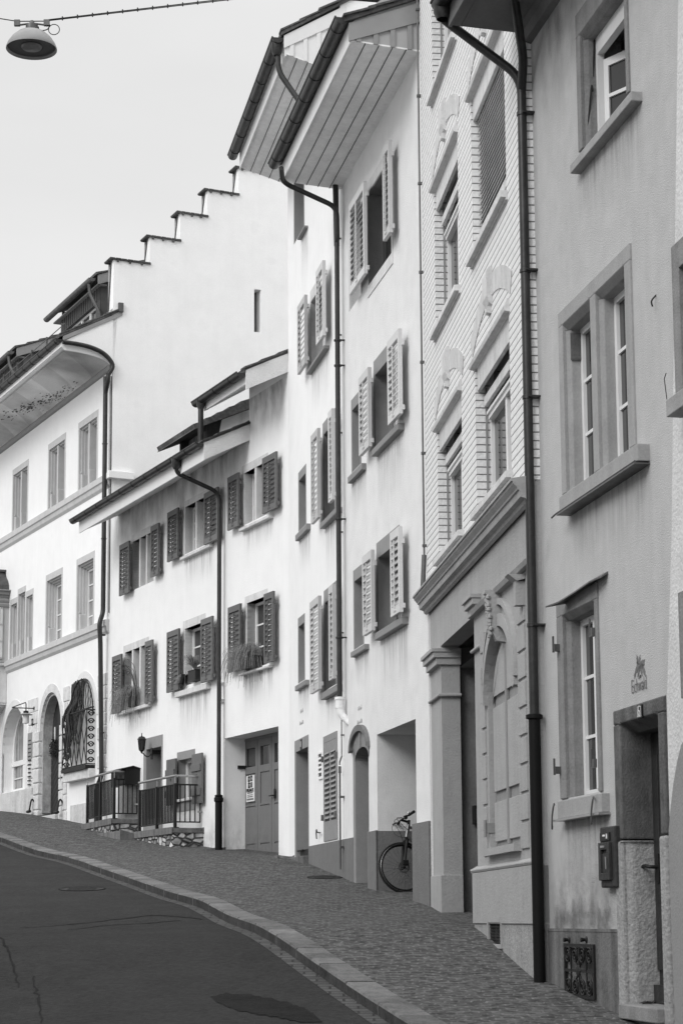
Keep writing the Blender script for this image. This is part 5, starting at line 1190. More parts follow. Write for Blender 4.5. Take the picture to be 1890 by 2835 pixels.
    h = f.P(c14(328, 717), ys-.05); b = MB(); b.box(ga[0]+.0, ga[0]+.03, .25, .42, h[1]-.03, h[1]+.03); b.obj('door_stop', IRON, t, B)
    # house door with surround
    inn = (do[0]+.17, do[1]-.08, do[2], f.P(c2(1120, 1492))[1]); b = MB(); ring(b, (do[0], do[1], do[2]-.3, do[3]-.003), (inn[0], inn[1], do[2]-.3, inn[3]), -.01, .32); b.box(inn[0]-.1, inn[1]+.1, -.02, .4, do[2]-.4, do[2]); o = b.obj('door_surround', SURR, t, B, bevel=.01)
    b = MB(); b.box(inn[0], inn[1]+.2, .30, .36, do[2], inn[3]); b.box(inn[0]+.08, inn[0]+.3, .27, .30, do[2]+.3, inn[3]-.5); b.box(inn[0]+.38, inn[1], .27, .30, do[2]+.3, inn[3]-.5); b.obj('door', DOORG, t, B)
    MB().box(inn[0]+.42, inn[1]-.04, .262, .27, do[2]+1.0, inn[3]-.62).obj('door_glass', GLASS, t, B)
    # small shuttered window
    inn = (sw[0]+.10, sw[1]-.02, sw[2]+.22, sw[3]-.16); b = MB(); ring(b, sw, inn, -.01, .18); o = b.obj('window', SURR, t, B, bevel=.006); sash(o, B, inn, .14, 2, 1, curtain=True)
    sill(o, f, (sw[0]-.02, sw[1]+.04, inn[2]-.03, inn[2]+.02), -.06, SURL)
    for a, c in ((c2(1210, 1580), c2(1274, 1900)), (c2(1394, 1540), c2(1464, 1888))):
        q = rect(f, a, c, -.08); b = MB(); b.box(q[0], q[1], -.10, -.06, q[2], q[3]); z1 = q[3]-.20; b.box(q[0]-.0, q[1]-.03, -.125, -.10, z1-.13, z1-.0); b.box(q[0], q[1]-.03, -.125, -.10, q[2]+.15, q[2]+.28)
        s = b.obj('board_shutter', SHUTG, o, B, bevel=.004); um, zm = (q[0]+q[1])/2, q[3]-(q[3]-q[2])*.36; b = MB()
        for k in range(3):
            zz = zm+.07-k*.07; b.prism_y([(um-.045, zz), (um, zz+(.05 if k == 0 else .018)), (um+.045, zz), (um, zz-(.05 if k == 2 else .018))], -.104, -.100)
        b.obj('cut_out', BLACK, s, B)
    # lower roof edge, gutter and barge board
    b = MB(); us_ = f.P(c1(695, 1965), yo)[0]; b.prism_u([(yo, zo), (0, zi), (0, zi+.02), (yo, zo+.02)], us_, uA)
    b.box(us_, uA, yo-.02, yo, zo-.02, zu-.03); b.prism_u([(yo, zo), (0, zi), (0, zi+.25), (yo, zu-.02)], us_-.02, us_); b.obj('soffit', SOFFW, t, B)
    sl_ = (zi-zo)/(-yo); zw = zu+sl_*(-yo)
    b = MB(); b.prism_u([(yo-.03, zo-.02), (.02, zi), (.02, zw), (yo-.03, zu)], uA-.01, uA+.03); b.obj('barge_board', PALE, t, B)
    b = MB(); b.prism_u([(yo-.05, zu), (.02, zw), (.02, zw+.04), (yo-.05, zu+.04)], uA-.05, uA+.06); b.obj('verge_flashing', ZINC, t, B)
    slope_roof(t, f, yo-.05, zu-.04, 1.2, zu-.04+sl_*(1.2-yo), us_-.05, uA-.02, 1.25)
    ugl = f.P(c1(634, 1895), yo-.11)[0]; gutter(t, f, None, yo-.11, zu-.02, .08, ugl, uA+.03)
    stain(t, f, .02, uA-.02, zi-1.5, zi, SOOT, name='eave_stain'); stain(t, f, uA-.6, LC-.05, zi-.6, zi+.75, SOOT, name='eave_stain'); stain(t, f, .05, LC-.1, 2.5, 3.9, DAMP, name='damp_stain')
    # raised roof
    z2w = z2i; u20 = f.P(c18(330, 890), y2)[0]
    b = MB(); b.prism_u([(y2, z2), (0, z2w), (0, z2w+.02), (y2, z2+.02)], u20, LC-.01); b.box(u20, LC-.01, y2-.02, y2, z2-.03, z2u-.03); b.prism_u([(y2, z2-.03), (0, z2w), (0.05, z2w+.3), (y2, z2u)], u20-.02, u20); b.obj('soffit', SOFFW, t, B)
    s2 = (f.Q(c18(1458, 80), LC)[1]-z2u)/(f.Q(c18(1458, 80), LC)[0]-y2); s2 = max(.25, s2)
    b = MB(); zb2 = z2; b.prism_u([(y2-.03, z2u-.34), (.0, z2u-.34-s2*y2), (.0, z2u-s2*y2), (y2-.03, z2u)], LC-.04, LC-.005); b.obj('barge_board', PALE, t, B)
    b = MB(); b.prism_u([(y2-.06, z2u), (.02, z2u-s2*y2), (.02, z2u-s2*y2+.05), (y2-.06, z2u+.05)], LC-.06, LC-.0); b.obj('verge_flashing', ZINC, t, B)
    slope_roof(t, f, y2-.05, z2u-.04, 3.0, z2u-.04+s2*(3.0-y2), u20-.03, LC-.02, 6)
    ug = f.P(c18(205, 780), y2-.11)[0]; gutter(t, f, None, y2-.11, z2u-.05, .085, ug, LC-.04)
    # rainwater pipes
    PT = lambda p, y: (f.P(p, y)[0], y, f.P(p, y)[1])
    b = MB(); a = PT(c18(275, 850), y2-.11); c = f.P(c18(255, 1340), y2-.11); b.tube([(a[0], y2-.11, z2u-.1), (a[0], y2-.11, zu+.0)], .05, 12); b.lathe((a[0], y2-.11, a[2]), [(.05, 0), (.08, .08), (.085, .2)], 12); b.obj('downpipe', ZINC, t, B, smooth=True)
    yp = -.12; up = f.P((607, 1700), yp)[0]; b = MB()
    path = [PT(c3(590, 410), yo-.11), PT(c3(592, 500), yo-.08), (up, yp, f.P((612, 1362), yp)[1]), (up, yp, f.P((598, 2210), yp)[1])]
    b.tube(bendpath(path, .18), .040, 12); b.lathe((path[0][0], yo-.11, path[0][2]-.12), [(.05, 0), (.09, .06), (.09, .2)], 12); 
    o = b.obj('downpipe', ZINC, t, B, smooth=True)
    zc = f.P((598, 2215), yp)[1]; b = MB(); b.tube([(up, yp, zc), (up, yp, f.P((597, 2350), yp)[1]-.1)], .066, 12); b.lathe((up, yp, zc), [(.066, -.05), (.085, -.03), (.085, .03), (.066, .05), (.08, .07), (.05, .09)], 14); b.obj('standpipe', PIPE, o, B, smooth=True)
    # dormer on the lower roof
    ud = uA-1.0; Qd = lambda x, y: f.Q(c18(x, y), ud)
    ch = [Qd(520, 1220), Qd(560, 990), Qd(935, 850), Qd(935, 1080)]
    d = MB(); d.prism_u(ch, ud-1.6, ud); o = d.obj('dormer', WHITE, t, B)
    a0, a1 = Qd(150, 1140), Qd(940, 760); d = MB(); d.prism_u([a0, (a0[0]+.02, a0[1]+.03)]+tiles(a0[0], a0[1], a1[0], a1[1], .08, .22)+[(a1[0], a1[1]), (a1[0], a1[1]-.12)], ud-1.9, ud+.12); d.obj('dormer_roof', TILE, o, B)
    w0, w1 = Qd(330, 1240), Qd(510, 1060); d = MB(); ring(d, (ud-1.5, ud-.02, w0[1]-.2, w1[1]+.12), (ud-1.4, ud-.12, w0[1]-.1, w1[1]), w0[0]+.05, w0[0]+.35); d.obj('dormer_window', WOODD, o, B); d = MB(); d.box(ud-1.4, ud-.12, w0[0]+.2, w0[0]+.22, w0[1]-.1, w1[1]); d.obj('dormer_pane', CURT, o, B)
    b = MB(); a = f.P(c14(180, 110)); c = f.P(c14(180, 240)); b.box(a[0]-.03, a[0]+.03, -.04, 0, a[1]-.04, a[1]+.02); b.box(c[0]-.12, c[0]+.03, -.04, 0, c[1]-.02, c[1]+.04); b.tube([(a[0]+.01, -.05, a[1]), (c[0]+.01, -.05, c[1])], .012, 6); b.obj('wall_bracket', WFR, t, B)
buildC()
# ------------------------------------------------------------------ A: stately white house with painted cove, stepped fire wall and bay
def muralmat():
    m = bpy.data.materials.new('painted_cove'); m.use_nodes = True; t = m.node_tree; b = t.nodes['Principled BSDF']; b.inputs['Roughness'].default_value = .85; b.inputs['Specular IOR Level'].default_value = .2
    nn = t.nodes.new; L = t.links.new; tc = nn('ShaderNodeTexCoord')
    n1 = nn('ShaderNodeTexNoise'); n1.inputs['Scale'].default_value = .55; n1.inputs['Detail'].default_value = 6; L(tc.outputs['Object'], n1.inputs[0])
    r1 = nn('ShaderNodeMapRange'); r1.inputs[1].default_value = .35; r1.inputs[2].default_value = .68; r1.inputs[3].default_value = .30; r1.inputs[4].default_value = .75; L(n1.outputs[0], r1.inputs[0])
    sx = nn('ShaderNodeSeparateXYZ'); L(tc.outputs['Object'], sx.inputs[0])
    d = nn('ShaderNodeMath'); d.operation = 'MULTIPLY_ADD'; L(sx.outputs[0], d.inputs[0]); d.inputs[1].default_value = .9; L(sx.outputs[1], d.inputs[2])
    fr = nn('ShaderNodeMath'); fr.operation = 'PINGPONG'; L(d.outputs[0], fr.inputs[0]); fr.inputs[1].default_value = 1.1
    st = nn('ShaderNodeMapRange'); st.inputs[1].default_value = .52; st.inputs[2].default_value = .56; st.inputs[3].default_value = .88; st.inputs[4].default_value = 1.08; L(fr.outputs[0], st.inputs[0])
    n2 = nn('ShaderNodeTexNoise'); n2.inputs['Scale'].default_value = 40; n2.inputs['Detail'].default_value = 3; L(tc.outputs['Object'], n2.inputs[0])
    r2 = nn('ShaderNodeMapRange'); r2.inputs[3].default_value = .8; r2.inputs[4].default_value = 1.2; L(n2.outputs[0], r2.inputs[0])
    m1 = nn('ShaderNodeMath'); m1.operation = 'MULTIPLY'; L(r1.outputs[0], m1.inputs[0]); L(st.outputs[0], m1.inputs[1])
    m2 = nn('ShaderNodeMath'); m2.operation = 'MULTIPLY'; L(m1.outputs[0], m2.inputs[0]); L(r2.outputs[0], m2.inputs[1])
    c = nn('ShaderNodeCombineColor'); [L(m2.outputs[0], c.inputs[i]) for i in range(3)]; L(c.outputs[0], b.inputs['Base Color']); return m
def buildA():
    f = A; B = f.base; U1 = LA
    t = thing('cove_eaved_house', 'stately white house at the left with painted cove under the eaves and stepped fire wall', 'house', f)
    def R4(l, r, b_, tp): return (f.P(l)[0], f.P(r)[0], f.P(b_)[1], f.P(tp)[1])
    zt = f.P(c1(480, 1735), -.1)[1]; zt = (f.P(c1(0, 2010), -.1)[1]+f.P(c1(950, 1432), -.1)[1])/2; zb = (f.P(c2(20, 880), -.1)[1]+f.P(c2(775, 545), -.1)[1])/2
    top = [R4(c1(110, 1700), c1(247, 1700), c1(100, 1950), c1(180, 1372)), R4(c1(420, 1450), c1(572, 1450), c1(412, 1750), c1(500, 1143)), R4(c1(682, 1300), c1(853, 1300), c1(680, 1590), c1(770, 945))]
    ztt = sum(w[3] for w in top)/3
    mid = [R4(c2(555, 350), c2(685, 350), c2(555, 620), c2(625, 92)), R4(c2(333, 450), c2(453, 450), c2(325, 720), c2(400, 215))]; zmt = sum(w[3] for w in mid)/2
    tri = [f.P(p)[0] for p in (c19(150, 900), c19(258, 900), c19(375, 800), c19(485, 800))]
    ztri = [f.P(p)[1] for p in (c19(205, 560), c19(312, 405), c19(430, 438))]
    zcv, = [ (f.P(c1(0, 1245))[1]+f.P(c1(955, 530))[1])/2 ]
    # arches at street level: (u0,u1,z0,z1,rise)
    def ar(l, r, bt, ap): u0, u1 = f.P(l)[0], f.P(r)[0]; return (u0, u1, f.P(bt)[1], f.P(ap)[1], (u1-u0)*.52)
    aw = ar(c2(22, 1380), c2(192, 1300), c2(110, 1800), c2(112, 1196)); ad_ = ar(c2(296, 1300), c2(446, 1180), c2(395, 1945), c2(392, 1082)); ag = ar(c2(522, 1240), c2(697, 1160), c2(600, 1640), c2(622, 985))
    print('A', LA, 'zt', zt, 'zb', zb, top, mid, 'tri', tri, ztri, 'cove', zcv, 'arch', aw, ad_, ag)
    holes = [(w[0]+.02, w[1]-.02, zt, ztt-.02, .2, 0) for w in top]+[(w[0]+.02, w[1]-.02, zb, zmt-.02, .2, 0) for w in mid]
    holes += [(tri[i]+(.0 if i else .02), tri[i+1]-(.0 if i < 2 else .02), zb, ztri[i]-.02, .2, 0) for i in range(3)]
    ah = [(a[0], a[1], a[2]-(.3 if i == 1 else 0), a[3], .3, a[4]) for i, a in enumerate((aw, ad_, ag))]
    b = MB(); wall(b, -6, U1, zb, zcv+1.3, [h for h in holes]); b.obj('wall', WHITE, t, B)
    b = MB(); wall(b, -6, U1, 0.5, zb, ah); b.obj('ground_floor_wall', WHITE, t, B)
    shell(t, f, -6, U1-.5, 0.5, zcv+1.2, WHITE)
    # string courses
    for z_, nm in ((zt, 'string_course'), (zb, 'string_course')):
        b = MB(); b.prism_u([(0, z_+.01), (-.10, z_), (-.10, z_-.13), (-.07, z_-.15), (-.05, z_-.24), (0, z_-.30)], -6, U1+.0); b.obj(nm, STONEW, t, B)
    q = f.Q(c1(1165, 1412), U1+.12); b = MB(); zl = f.P(c1(965, 1405), -.1)[1]; b.box(U1+.002, U1+.15, -.10, q[0], zl-.16, zl); b.obj('corner_ledge', WHITE, t, B, bevel=.01)
    # upper windows
    for w, z0, z1, cu_, op in [(w, zt, ztt, True, 1) for w in top]+[(w, zb, zmt, False, 0) for w in mid]:
        b = MB(); st = .08; i = (w[0]+st, w[1]-st, z0, z1-.15); ring(b, (w[0], w[1], z0, z1), i, -.008, .05)
        for k in range(3): s_ = .035*(k+1); ring(b, (i[0]-.001, i[1]+.001, z0, z1-.15+.001), (i[0]+s_, i[1]-s_*.4, z0, z1-.15-s_), .05+.06*k, .11+.06*k)
        if op: um = (i[0]+i[1])/2; b.box(um-.05, um+.04, .02, .23, z0, z1-.16)
        o = b.obj('window', STONEW, t, B); ii = (i[0]+.10, i[1]-.04, z0, z1-.26)
        if op: sash(o, B, ii, .26, 2, 2, STONEW, True)
        else: sash(o, B, ii, .21, 2, 4, WFR, True, .045)
        b = MB(); a = i[0]; b.box(a, a+.10, .03, .23, z0, z0+.42); b.lathe((a+.06, .03, z0+.46), [(0, -.02), (.035, 0), (0, .02)], 8, 'y')
        b.cut()
        if op: b.box(um-.04, um+.06, .01, .23, z0, z0+.42)
        b.obj('carved_base', STONEW, o, B, bevel=.02)
    b = MB()
    for i in range(3):
        a, c, z1 = tri[i], tri[i+1], ztri[i]; ring(b, (a, c, zb, z1), (a+.07, c-.05, zb, z1-.14), -.008, .05)
        for k in range(3): s_ = .035*(k+1); ring(b, (a+.069, c-.049, zb, z1-.139), (a+.07+s_, c-.05-s_*.4, zb, z1-.14-s_), .05+.06*k, .11+.06*k)
        b.box(a+.07, a+.2, .03, .23, zb, zb+.42); b.cut()
    o = b.obj('triple_window', STONEW, t, B); MB().box(tri[0]+.05, tri[3]-.05, .24, .26, zb, max(ztri)-.2).obj('pane', CURT, o, B)
    # arch surrounds and rustic stonework
    def archband(u0, u1, zs, rise, wd, y0, y1, n=18, foot=0):
        b = MB(); o_ = arc(u0-wd, u1+wd, zs, rise+wd, n); i_ = arc(u0, u1, zs, rise, n)
        for k, (p, q, r_, s_) in enumerate(zip(o_, o_[1:], i_[1:], i_)): b.prism_y([p, q, r_, s_], y0, y1)
        return b
    for k, (a, wd) in enumerate(((aw, .18), (ad_, .20), (ag, .16))):
        b = archband(a[0], a[1], a[3]-a[4], a[4], wd, -.012, .05); 
        if k != 2: b.box(a[0]-wd, a[0], -.012, .05, a[2], a[3]-a[4]); b.box(a[1], a[1]+wd*.8, -.012, .05, a[2], a[3]-a[4])
        o = b.obj('arch_surround', LIME if k == 1 else mat('pale_limestone', .68, .85, .05, 4, .4, 40), t, B)
        if k == 1:
            b = archband(a[0], a[1], a[3]-a[4], a[4], -.07, .05, .28); b.box(a[0], a[0]+.07, .05, .28, a[2], a[3]-a[4]); b.obj('inner_arch', mat('dark_arch_stone', .38, .9, .2, 6, .8, 25), o, B)  # inner arch stone, a darker tone than the surround
    b = MB(); rnd = random.Random(3)    # quoin blocks beside the door and the grille
    for (u0, u1) in ((aw[1]+.17, ad_[0]-.20), (ad_[1]+.17, ag[0]-.16), (ag[1]+.16, U1-.05)):
        z = gz(f.xy((u0+u1)/2).y)-.4; 
        b.cut()
        while z < ag[3]+.1:
            h = rnd.uniform(.26, .36); a, c = u0+rnd.uniform(0, .12), u1-rnd.uniform(0, .12)
            if u0 > ag[1] and z > 0: a = u0+rnd.choice([0, .25])
            if c-a > .15 and z < ag[3]-.1: b.box(a, c, -.02-rnd.uniform(0, .015), .01, z+.012, z+h-.012)
            z += h
    # rough jamb stones of the doorway
    b.cut()
    z = gz(f.xy(ad_[0]).y)-.2
    while z < ad_[3]-ad_[4]-.2:
        h = rnd.uniform(.25, .36)
        b.box(ad_[0]-.42-rnd.uniform(0, .15), ad_[0]+.01, -.05, .28, z+.012, z+h-.012); b.box(ad_[1]-.0, ad_[1]+.24+rnd.uniform(0, .06), -.05, .06, z+.012, z+h-.012); z += h
    b.obj('quoin_stones', LIME, t, B, bevel=.018)
    b = MB(); b.box(-6, ad_[0]-.35, -.05, .0, .5, aw[2]-.02); b.obj('stone_plinth', mat('weathered_plinth', .50, .9, .12, 2.5, .8, 25, .1, dirt=.2), t, B, bevel=.01)
    zpl = f.P(c23(1225, 1170))[1]; b = MB(); b.box(ag[0]+.05, U1-.0, -.03, 0, .5, zpl); b.obj('stone_plinth', mat('weathered_plinth', .5), t, B, bevel=.01)
    # window in the left arch
    a = aw; i = (a[0], a[1], a[2], a[3]); b = MB(); um = a[0]+(a[1]-a[0])*.52; zs = a[3]-a[4]
    ob = archband(a[0], a[1], zs, a[4], -.09, .27, .34); ob.box(a[0], a[0]+.09, .27, .34, a[2], zs); ob.box(a[1]-.09, a[1], .27, .34, a[2], zs); ob.box(um-.10, um+.10, .25, .34, a[2], a[3]-.05)
    ob.box(a[0], a[1], .24, .34, zs-.34, zs-.22)
    for (p, q) in ((a[0]+.09, um-.1), (um+.1, a[1]-.09)):
        ob.box(p, q, .28, .33, a[2]+.5*(zs-.3-a[2])-.012, a[2]+.5*(zs-.3-a[2])+.012); ob.box(p, q, .26, .34, a[2], a[2]+.09)
    o = ob.obj('window', WFR, t, B); MB().prism_y([(a[0], a[2])]+arc(a[0], a[1], zs, a[4])+[(a[1], a[2])], .32, .335).obj('pane', CURT, o, B)
    # oak door
    a = ad_; zs = a[3]-a[4]; pl = [(a[0]+.02, a[2]-.3)]+arc(a[0]+.02, a[1]-.02, zs, a[4]-.02)+[(a[1]-.02, a[2]-.3)]
    o = MB().prism_y(pl, .27, .33).obj('door', WOODD, t, B); b = MB()
    um = (a[0]+a[1])/2
    for k in range(22):       # diagonal boards
        z = a[2]-.4+k*.17
        for (p, q, sg) in ((a[0]+.1, um-.03, 1), (um+.03, a[1]-.1, 1)):
            z0, z1 = z, z+.34*(q-p)/.5
            if z1+.12 < zs+.1: b.prism_y([(p, z0+.0), (q, z1), (q, z1+.13), (p, z0+.13)], .245, .272)
    b.obj('diagonal_board', WOODD, o, B, bevel=.01)
    b = MB(); b.box(a[0], a[1], -.12, .3, a[2]-.45, a[2]-.1); b.obj('doorstep', STONEW, t, B, bevel=.01)
    # grille basket over the right arch
    a = ag; g = thing('iron_grille', 'black wrought iron basket grille with scrolls and wisteria stems over the arched window', 'window grille', f)
    MB().prism_y([(a[0], a[2])]+arc(a[0], a[1], a[3]-a[4], a[4])+[(a[1], a[2])], .10, .12).obj('whitened_window', mat('whitened_window', .52, .6, .12, 3), t, B)
    b = MB(); zc = f.P(c2(690, 1195))[1]; z0 = a[2]+.04; D_ = -.20; uL, uR = a[0]-.04, a[1]-.02; zt_ = (f.P(c2(540, 1250), -.3)[1]+zc)/2; H_ = zt_-z0; W = uR-uL
    def bar(p, q, r=.011): b.tube([p, q], r, 5)
    n = 5
    for k in range(-6, n+7):
        for sg in (1, -1):
            pts = []; 
            for s in range(41):
                z = z0+H_*s/40; u = uL+W*(k/n)+sg*(z-z0)*.42
                if uL <= u <= uR: pts.append((u, D_, z))
            if len(pts) > 1: bar(pts[0], pts[-1])
    for uu in (uL, uR): bar((uu, D_, z0), (uu, D_, zt_), .012)
    for zz in (z0, zt_): bar((uL, D_, zz), (uR, D_, zz), .016); bar((uL, D_, zz), (uL, 0, zz), .014); bar((uR, D_, zz), (uR, 0, zz), .014)
    m = 7
    for i in range(m):
        cz = z0+H_*(i+.5)/m; rr = H_/m*.42
        for (ux, face) in ((uR, 's'), (uL, 's')):
            for sg in (1, -1):
                pts = []
                for s in range(18):
                    q = s*.5; r_ = rr*(1-s/20)
                    x, z = r_*math.cos(q), r_*math.sin(q)
                    pts.append((ux+x*.55*sg, D_, cz+z) if face == 'f' else (ux, D_*.5+x*sg*1.1, cz+z))
                b.tube(pts, .011, 5)
    b.obj('basket', IRON, g, B)
    b = MB()
    for k in range(11):
        u = a[0]+.05+(a[1]-a[0]-.1)*k/10; q = (u-(a[0]+a[1])/2)/((a[1]-a[0])/2); zz = zc; ztop = a[3]-a[4]+a[4]*math.sqrt(max(0, 1-q*q))
        pts = [(u+.025*math.sin(s*1.7+k), -.06, zz+(ztop-zz)*s/10) for s in range(11)]; b.tube(pts, .010, 5)
    b.tube([(x, -.06, z) for x, z in arc(a[0]+.02, a[1]-.02, a[3]-a[4], a[4]-.02)], .016, 6); bar((a[0], -.06, zc), (a[1], -.06, zc), .02)
    b.obj('arched_grille', IRON, g, B)
    b = MB(); b.box(uL, uR, D_-.02, 0, a[2]-.06, a[2]+.02); b.obj('base_plate', IRON, g, B)
    b = MB(); b.box(a[0]-.1, a[1]+.02, -.16, .02, a[2]-.26, a[2]-.06); b.obj('stone_sill', LIME, t, B, bevel=.01)
    vn = thing('wisteria_vine', 'bare wisteria stems twisting up through the iron window grille', 'vine', f); b = MB(); rnd = random.Random(11)
    for k in range(34):
        u, z = rnd.uniform(a[0]-.02, a[0]+rnd.choice([.5, .9])), z0+rnd.uniform(0, .6); pts = []; y = D_+rnd.uniform(-.02, .10); ph = rnd.uniform(0, 6)
        for s in range(16):
            z += .155; pts.append((u+.028*math.sin(s*.8+ph)+s*.012*rnd.uniform(.4, 1.2), y+.04*math.cos(s*.7+ph)+max(0, (z-zt_)*.5), z))
            if z > a[3]-.15: break
        pts = [(min(max(p[0], a[0]-.05), a[1]-.1), min(p[1], -.04), p[2]) for p in pts]; b.tube(pts, rnd.uniform(.008, .02), 5)
    b.obj('stem', TWIG, vn, B)
    # little hardware: number, sign, door wreath, lamp, guard stones
    r = rect(f, c23(435, 160), c23(490, 530)); p = thing('brass_info_sign', 'narrow upright notice plaque with small text beside the carved oak door', 'plaque', f)
    MB().box(r[0], r[1], -.05, -.02, r[2], r[3]).obj('plate', SURR, p, B, bevel=.004); b = MB(); rnd = random.Random(2)
    for k in range(12): z = r[3]-.2-k*.095; b.box(r[0]+.03+rnd.uniform(0, .03), r[1]-.03-rnd.uniform(0, .05), -.052, -.05, z, z+.03)
    b.obj('text_line', INK, p, B)
    c = f.P(c2(248, 1305)); p = thing('small_number_plate', 'tiny dark number 10 plate above the notice plaque', 'number plate', f); MB().box(c[0]-.06, c[0]+.06, -.05, -.02, c[1]-.08, c[1]+.08).obj('plate', INK, p, B); text_mesh('10', .1, f, c[0], c[1], -.051, PAPER, p, B, 'digit', .8)
    c = f.P(c2(458, 1675)); p = thing('bell_plate', 'slim dark doorbell strip between the oak door and the iron grille', 'doorbell', f); MB().box(c[0]-.035, c[0]+.035, -.05, -.02, c[1]-.2, c[1]+.2).obj('plate', INK, p, B, bevel=.01); b = MB(); [b.lathe((c[0], -.052, c[1]-.14+k*.09), [(0, -.012), (.016, -.006), (.02, .004)], 10, 'y') for k in range(4)]; b.obj('button', SILV, p, B)
    c = f.P(c2(395, 1495), .2); p = thing('door_wreath', 'dark evergreen wreath hung on the carved oak door by a pale ribbon', 'wreath', f); b = MB(); rnd = random.Random(4)
    for k in range(420):
        q = rnd.uniform(0, 6.283); r_ = .17+rnd.gauss(0, .035); x, z = r_*math.cos(q), r_*math.sin(q); y = .2+rnd.uniform(-.05, .03); an = rnd.uniform(0, 6.28); s = rnd.uniform(.03, .06)
        b.add([(c[0]+x, y, c[1]+z), (c[0]+x+s*math.cos(an), y-.03, c[1]+z+s*math.sin(an)), (c[0]+x+s*math.cos(an+.5), y-.01, c[1]+z+s*math.sin(an+.5))], [(0, 1, 2)])
    b.obj('greenery', mat('dark_evergreen', .03, .9, .3, 20), p, B); MB().tube([(c[0], .21, c[1]+.15), (c[0]+.0, .21, c[1]+.50)], .02, 6).obj('ribbon', PAPER, p, B)
    c = f.P(c19(512, 2150)); p = thing('bracket_lamp', 'black gooseneck wall lamp with flat white shade and glass jar above the arched window', 'wall lamp', f); y = -.62
    e = f.P(c19(380, 2200), y); b = MB(); b.tube(bendpath([(c[0], 0, c[1]), (c[0], -.10, c[1]), (c[0]-.12, y+.08, c[1]+.01), (e[0], y, c[1]-.01), (e[0], y, e[1])], .09), .013, 8); b.lathe((c[0], -.01, c[1]), [(0, -.03), (.05, -.02), (.05, .02)], 14, 'y'); b.lathe((e[0], y, e[1]), [(.03, .03), (.06, .02), (.06, -.03)], 14); b.obj('arm', IRON, p, B)
    MB().lathe((e[0], y, e[1]-.03), [(.02, .02), (.07, .0), (.145, -.03), (.15, -.038), (.145, -.04), (.04, -.03)], 24).obj('shade', LAMPE, p, B, smooth=True); MB().lathe((e[0], y, e[1]-.08), [(.07, 0), (.075, -.18), (.0, -.20)], 18).obj('glass_jar', mat('milky_glass', .6, .15, .02, 3, spec=.6), p, B, smooth=True)
    for k, px_ in enumerate((c23(425, 1290), c23(828, 1300))):
        c = f.P(px_, -.15); p = thing('boot_scraper', ['black iron boot scraper at the far foot of the oak doorway', 'black iron boot scraper at the near foot of the oak doorway'][k], 'boot scraper', f); b = MB(); b.tube([(c[0]-.11, -.16, c[1]+.0), (c[0]+.11, -.16, c[1])], .035, 8); b.tube(curve([(c[0]+.04, -.02, c[1]+.2), (c[0]+.03, -.1, c[1]+.28), (c[0]+.04, -.16, c[1]+.02)]), .02, 6); b.obj('scraper_bar', IRON, p, B)
    # cove, fascia, gutter, roof
    un = U1
    yc, zc1 = f.Q(c1(575, 365), un); yf, zf = f.Q(c1(548, 345), un); zw = zcv
    n = 14; W = -yc; H_ = zc1-zw; print('cove', yc, zc1, W, H_)
    prof = [(-W*(1-math.cos(math.pi/2*i/n)), zw+H_*math.sin(math.pi/2*i/n)) for i in range(n+1)]
    b = MB(); 
    for p, q in zip(prof, prof[1:]): b.quad((-6, p[0], p[1]), (un-.02, p[0], p[1]), (un-.02, q[0], q[1]), (-6, q[0], q[1]))
    b.obj('painted_cove', muralmat(), t, B, smooth=True)
    # painted bird flock, trees and town silhouettes on the cove: thin relief marks
    b = MB(); rnd = random.Random(8)
    def cove(u, s, e=.006):
        q = math.pi/2*s; return (u, -W*(1-math.cos(q))-e*math.cos(q), zw+H_*math.sin(q)-e*math.sin(q))
    def mark(u, s, du, ds):
        b.add([cove(u, s), cove(u+du, s+ds*.2), cove(u+du*.8, s+ds), cove(u-du*.1, s+ds*.8)], [(0, 1, 2, 3)])
    for k in range(170):
        q = rnd.random(); mark(un-6.2+q*3.6+rnd.gauss(0, .35), .72-q*.45+rnd.gauss(0, .08), rnd.uniform(.05, .13), rnd.uniform(.01, .03))
    for u, w, h in [(un-x, rnd.uniform(.04, .1), rnd.uniform(.04, .14)) for x in (9.6, 9.45, 9.2, 8.1, 7.95, 7.8, 7.5, 7.2, 7.05, 6.6, 4.9, 4.7, 4.1, 4.0, 3.9)]:
        b.add([cove(u-w, .03), cove(u+w, .03), cove(u+w*.3, .03+h), cove(u-w*.3, .03+h)], [(0, 1, 2, 3)])
    b.add([cove(un-8.0, .02), cove(un-7.0, .02), cove(un-7.0, .07), cove(un-7.9, .08)], [(0, 1, 2, 3)]); b.add([cove(un-2.6, .05), cove(un-.9, .05), cove(un-.9, .09), cove(un-2.6, .09)], [(0, 1, 2, 3)])
    b.obj('painted_mark', mat('mural_paint_dark', .06, .9), t, B)
    b = MB(); q = arc(0, 1, 0, 1)  # end wall of the cove
    yv, zv = f.Q(c1(1018, 85), un); b.prism_u([(p[0]-.03, p[1]-.03) for p in prof]+[(yf-.03, zf), (yf-.03, zf+.1), (yv, zv), (0.02, zw-.03)], un-.02, un+.03); b.obj('cove_end', WHITE, t, B)
    b = MB(); b.prism_u([(0, zw-.10), (-.05, zw-.08), (-.08, zw-.01), (-.04, zw+.05), (0, zw+.06)], -6, un); b.obj('cove_moulding', SURR, t, B)
    b = MB(); b.box(-6, un, yf-.02, yf+.12, zf-.02, zf+.03); b.box(-6, un, yf-.05, yf-.02, zf-.01, zf+.10); b.obj('fascia', WHITE, t, B)
    yg, zg = f.Q(c1(520, 285), un+.05); gutter(t, f, None, yg, zg+.03, .09, -6, un+.02, ZINC, .6)
    yr0, zr0 = f.Q(c1(545, 245), un); yr1, zr1 = f.Q(c1(1022, 45), un); s_ = (zr1-zr0)/(yr1-yr0); print('roofA', yr0, zr0, yr1, zr1, s_)
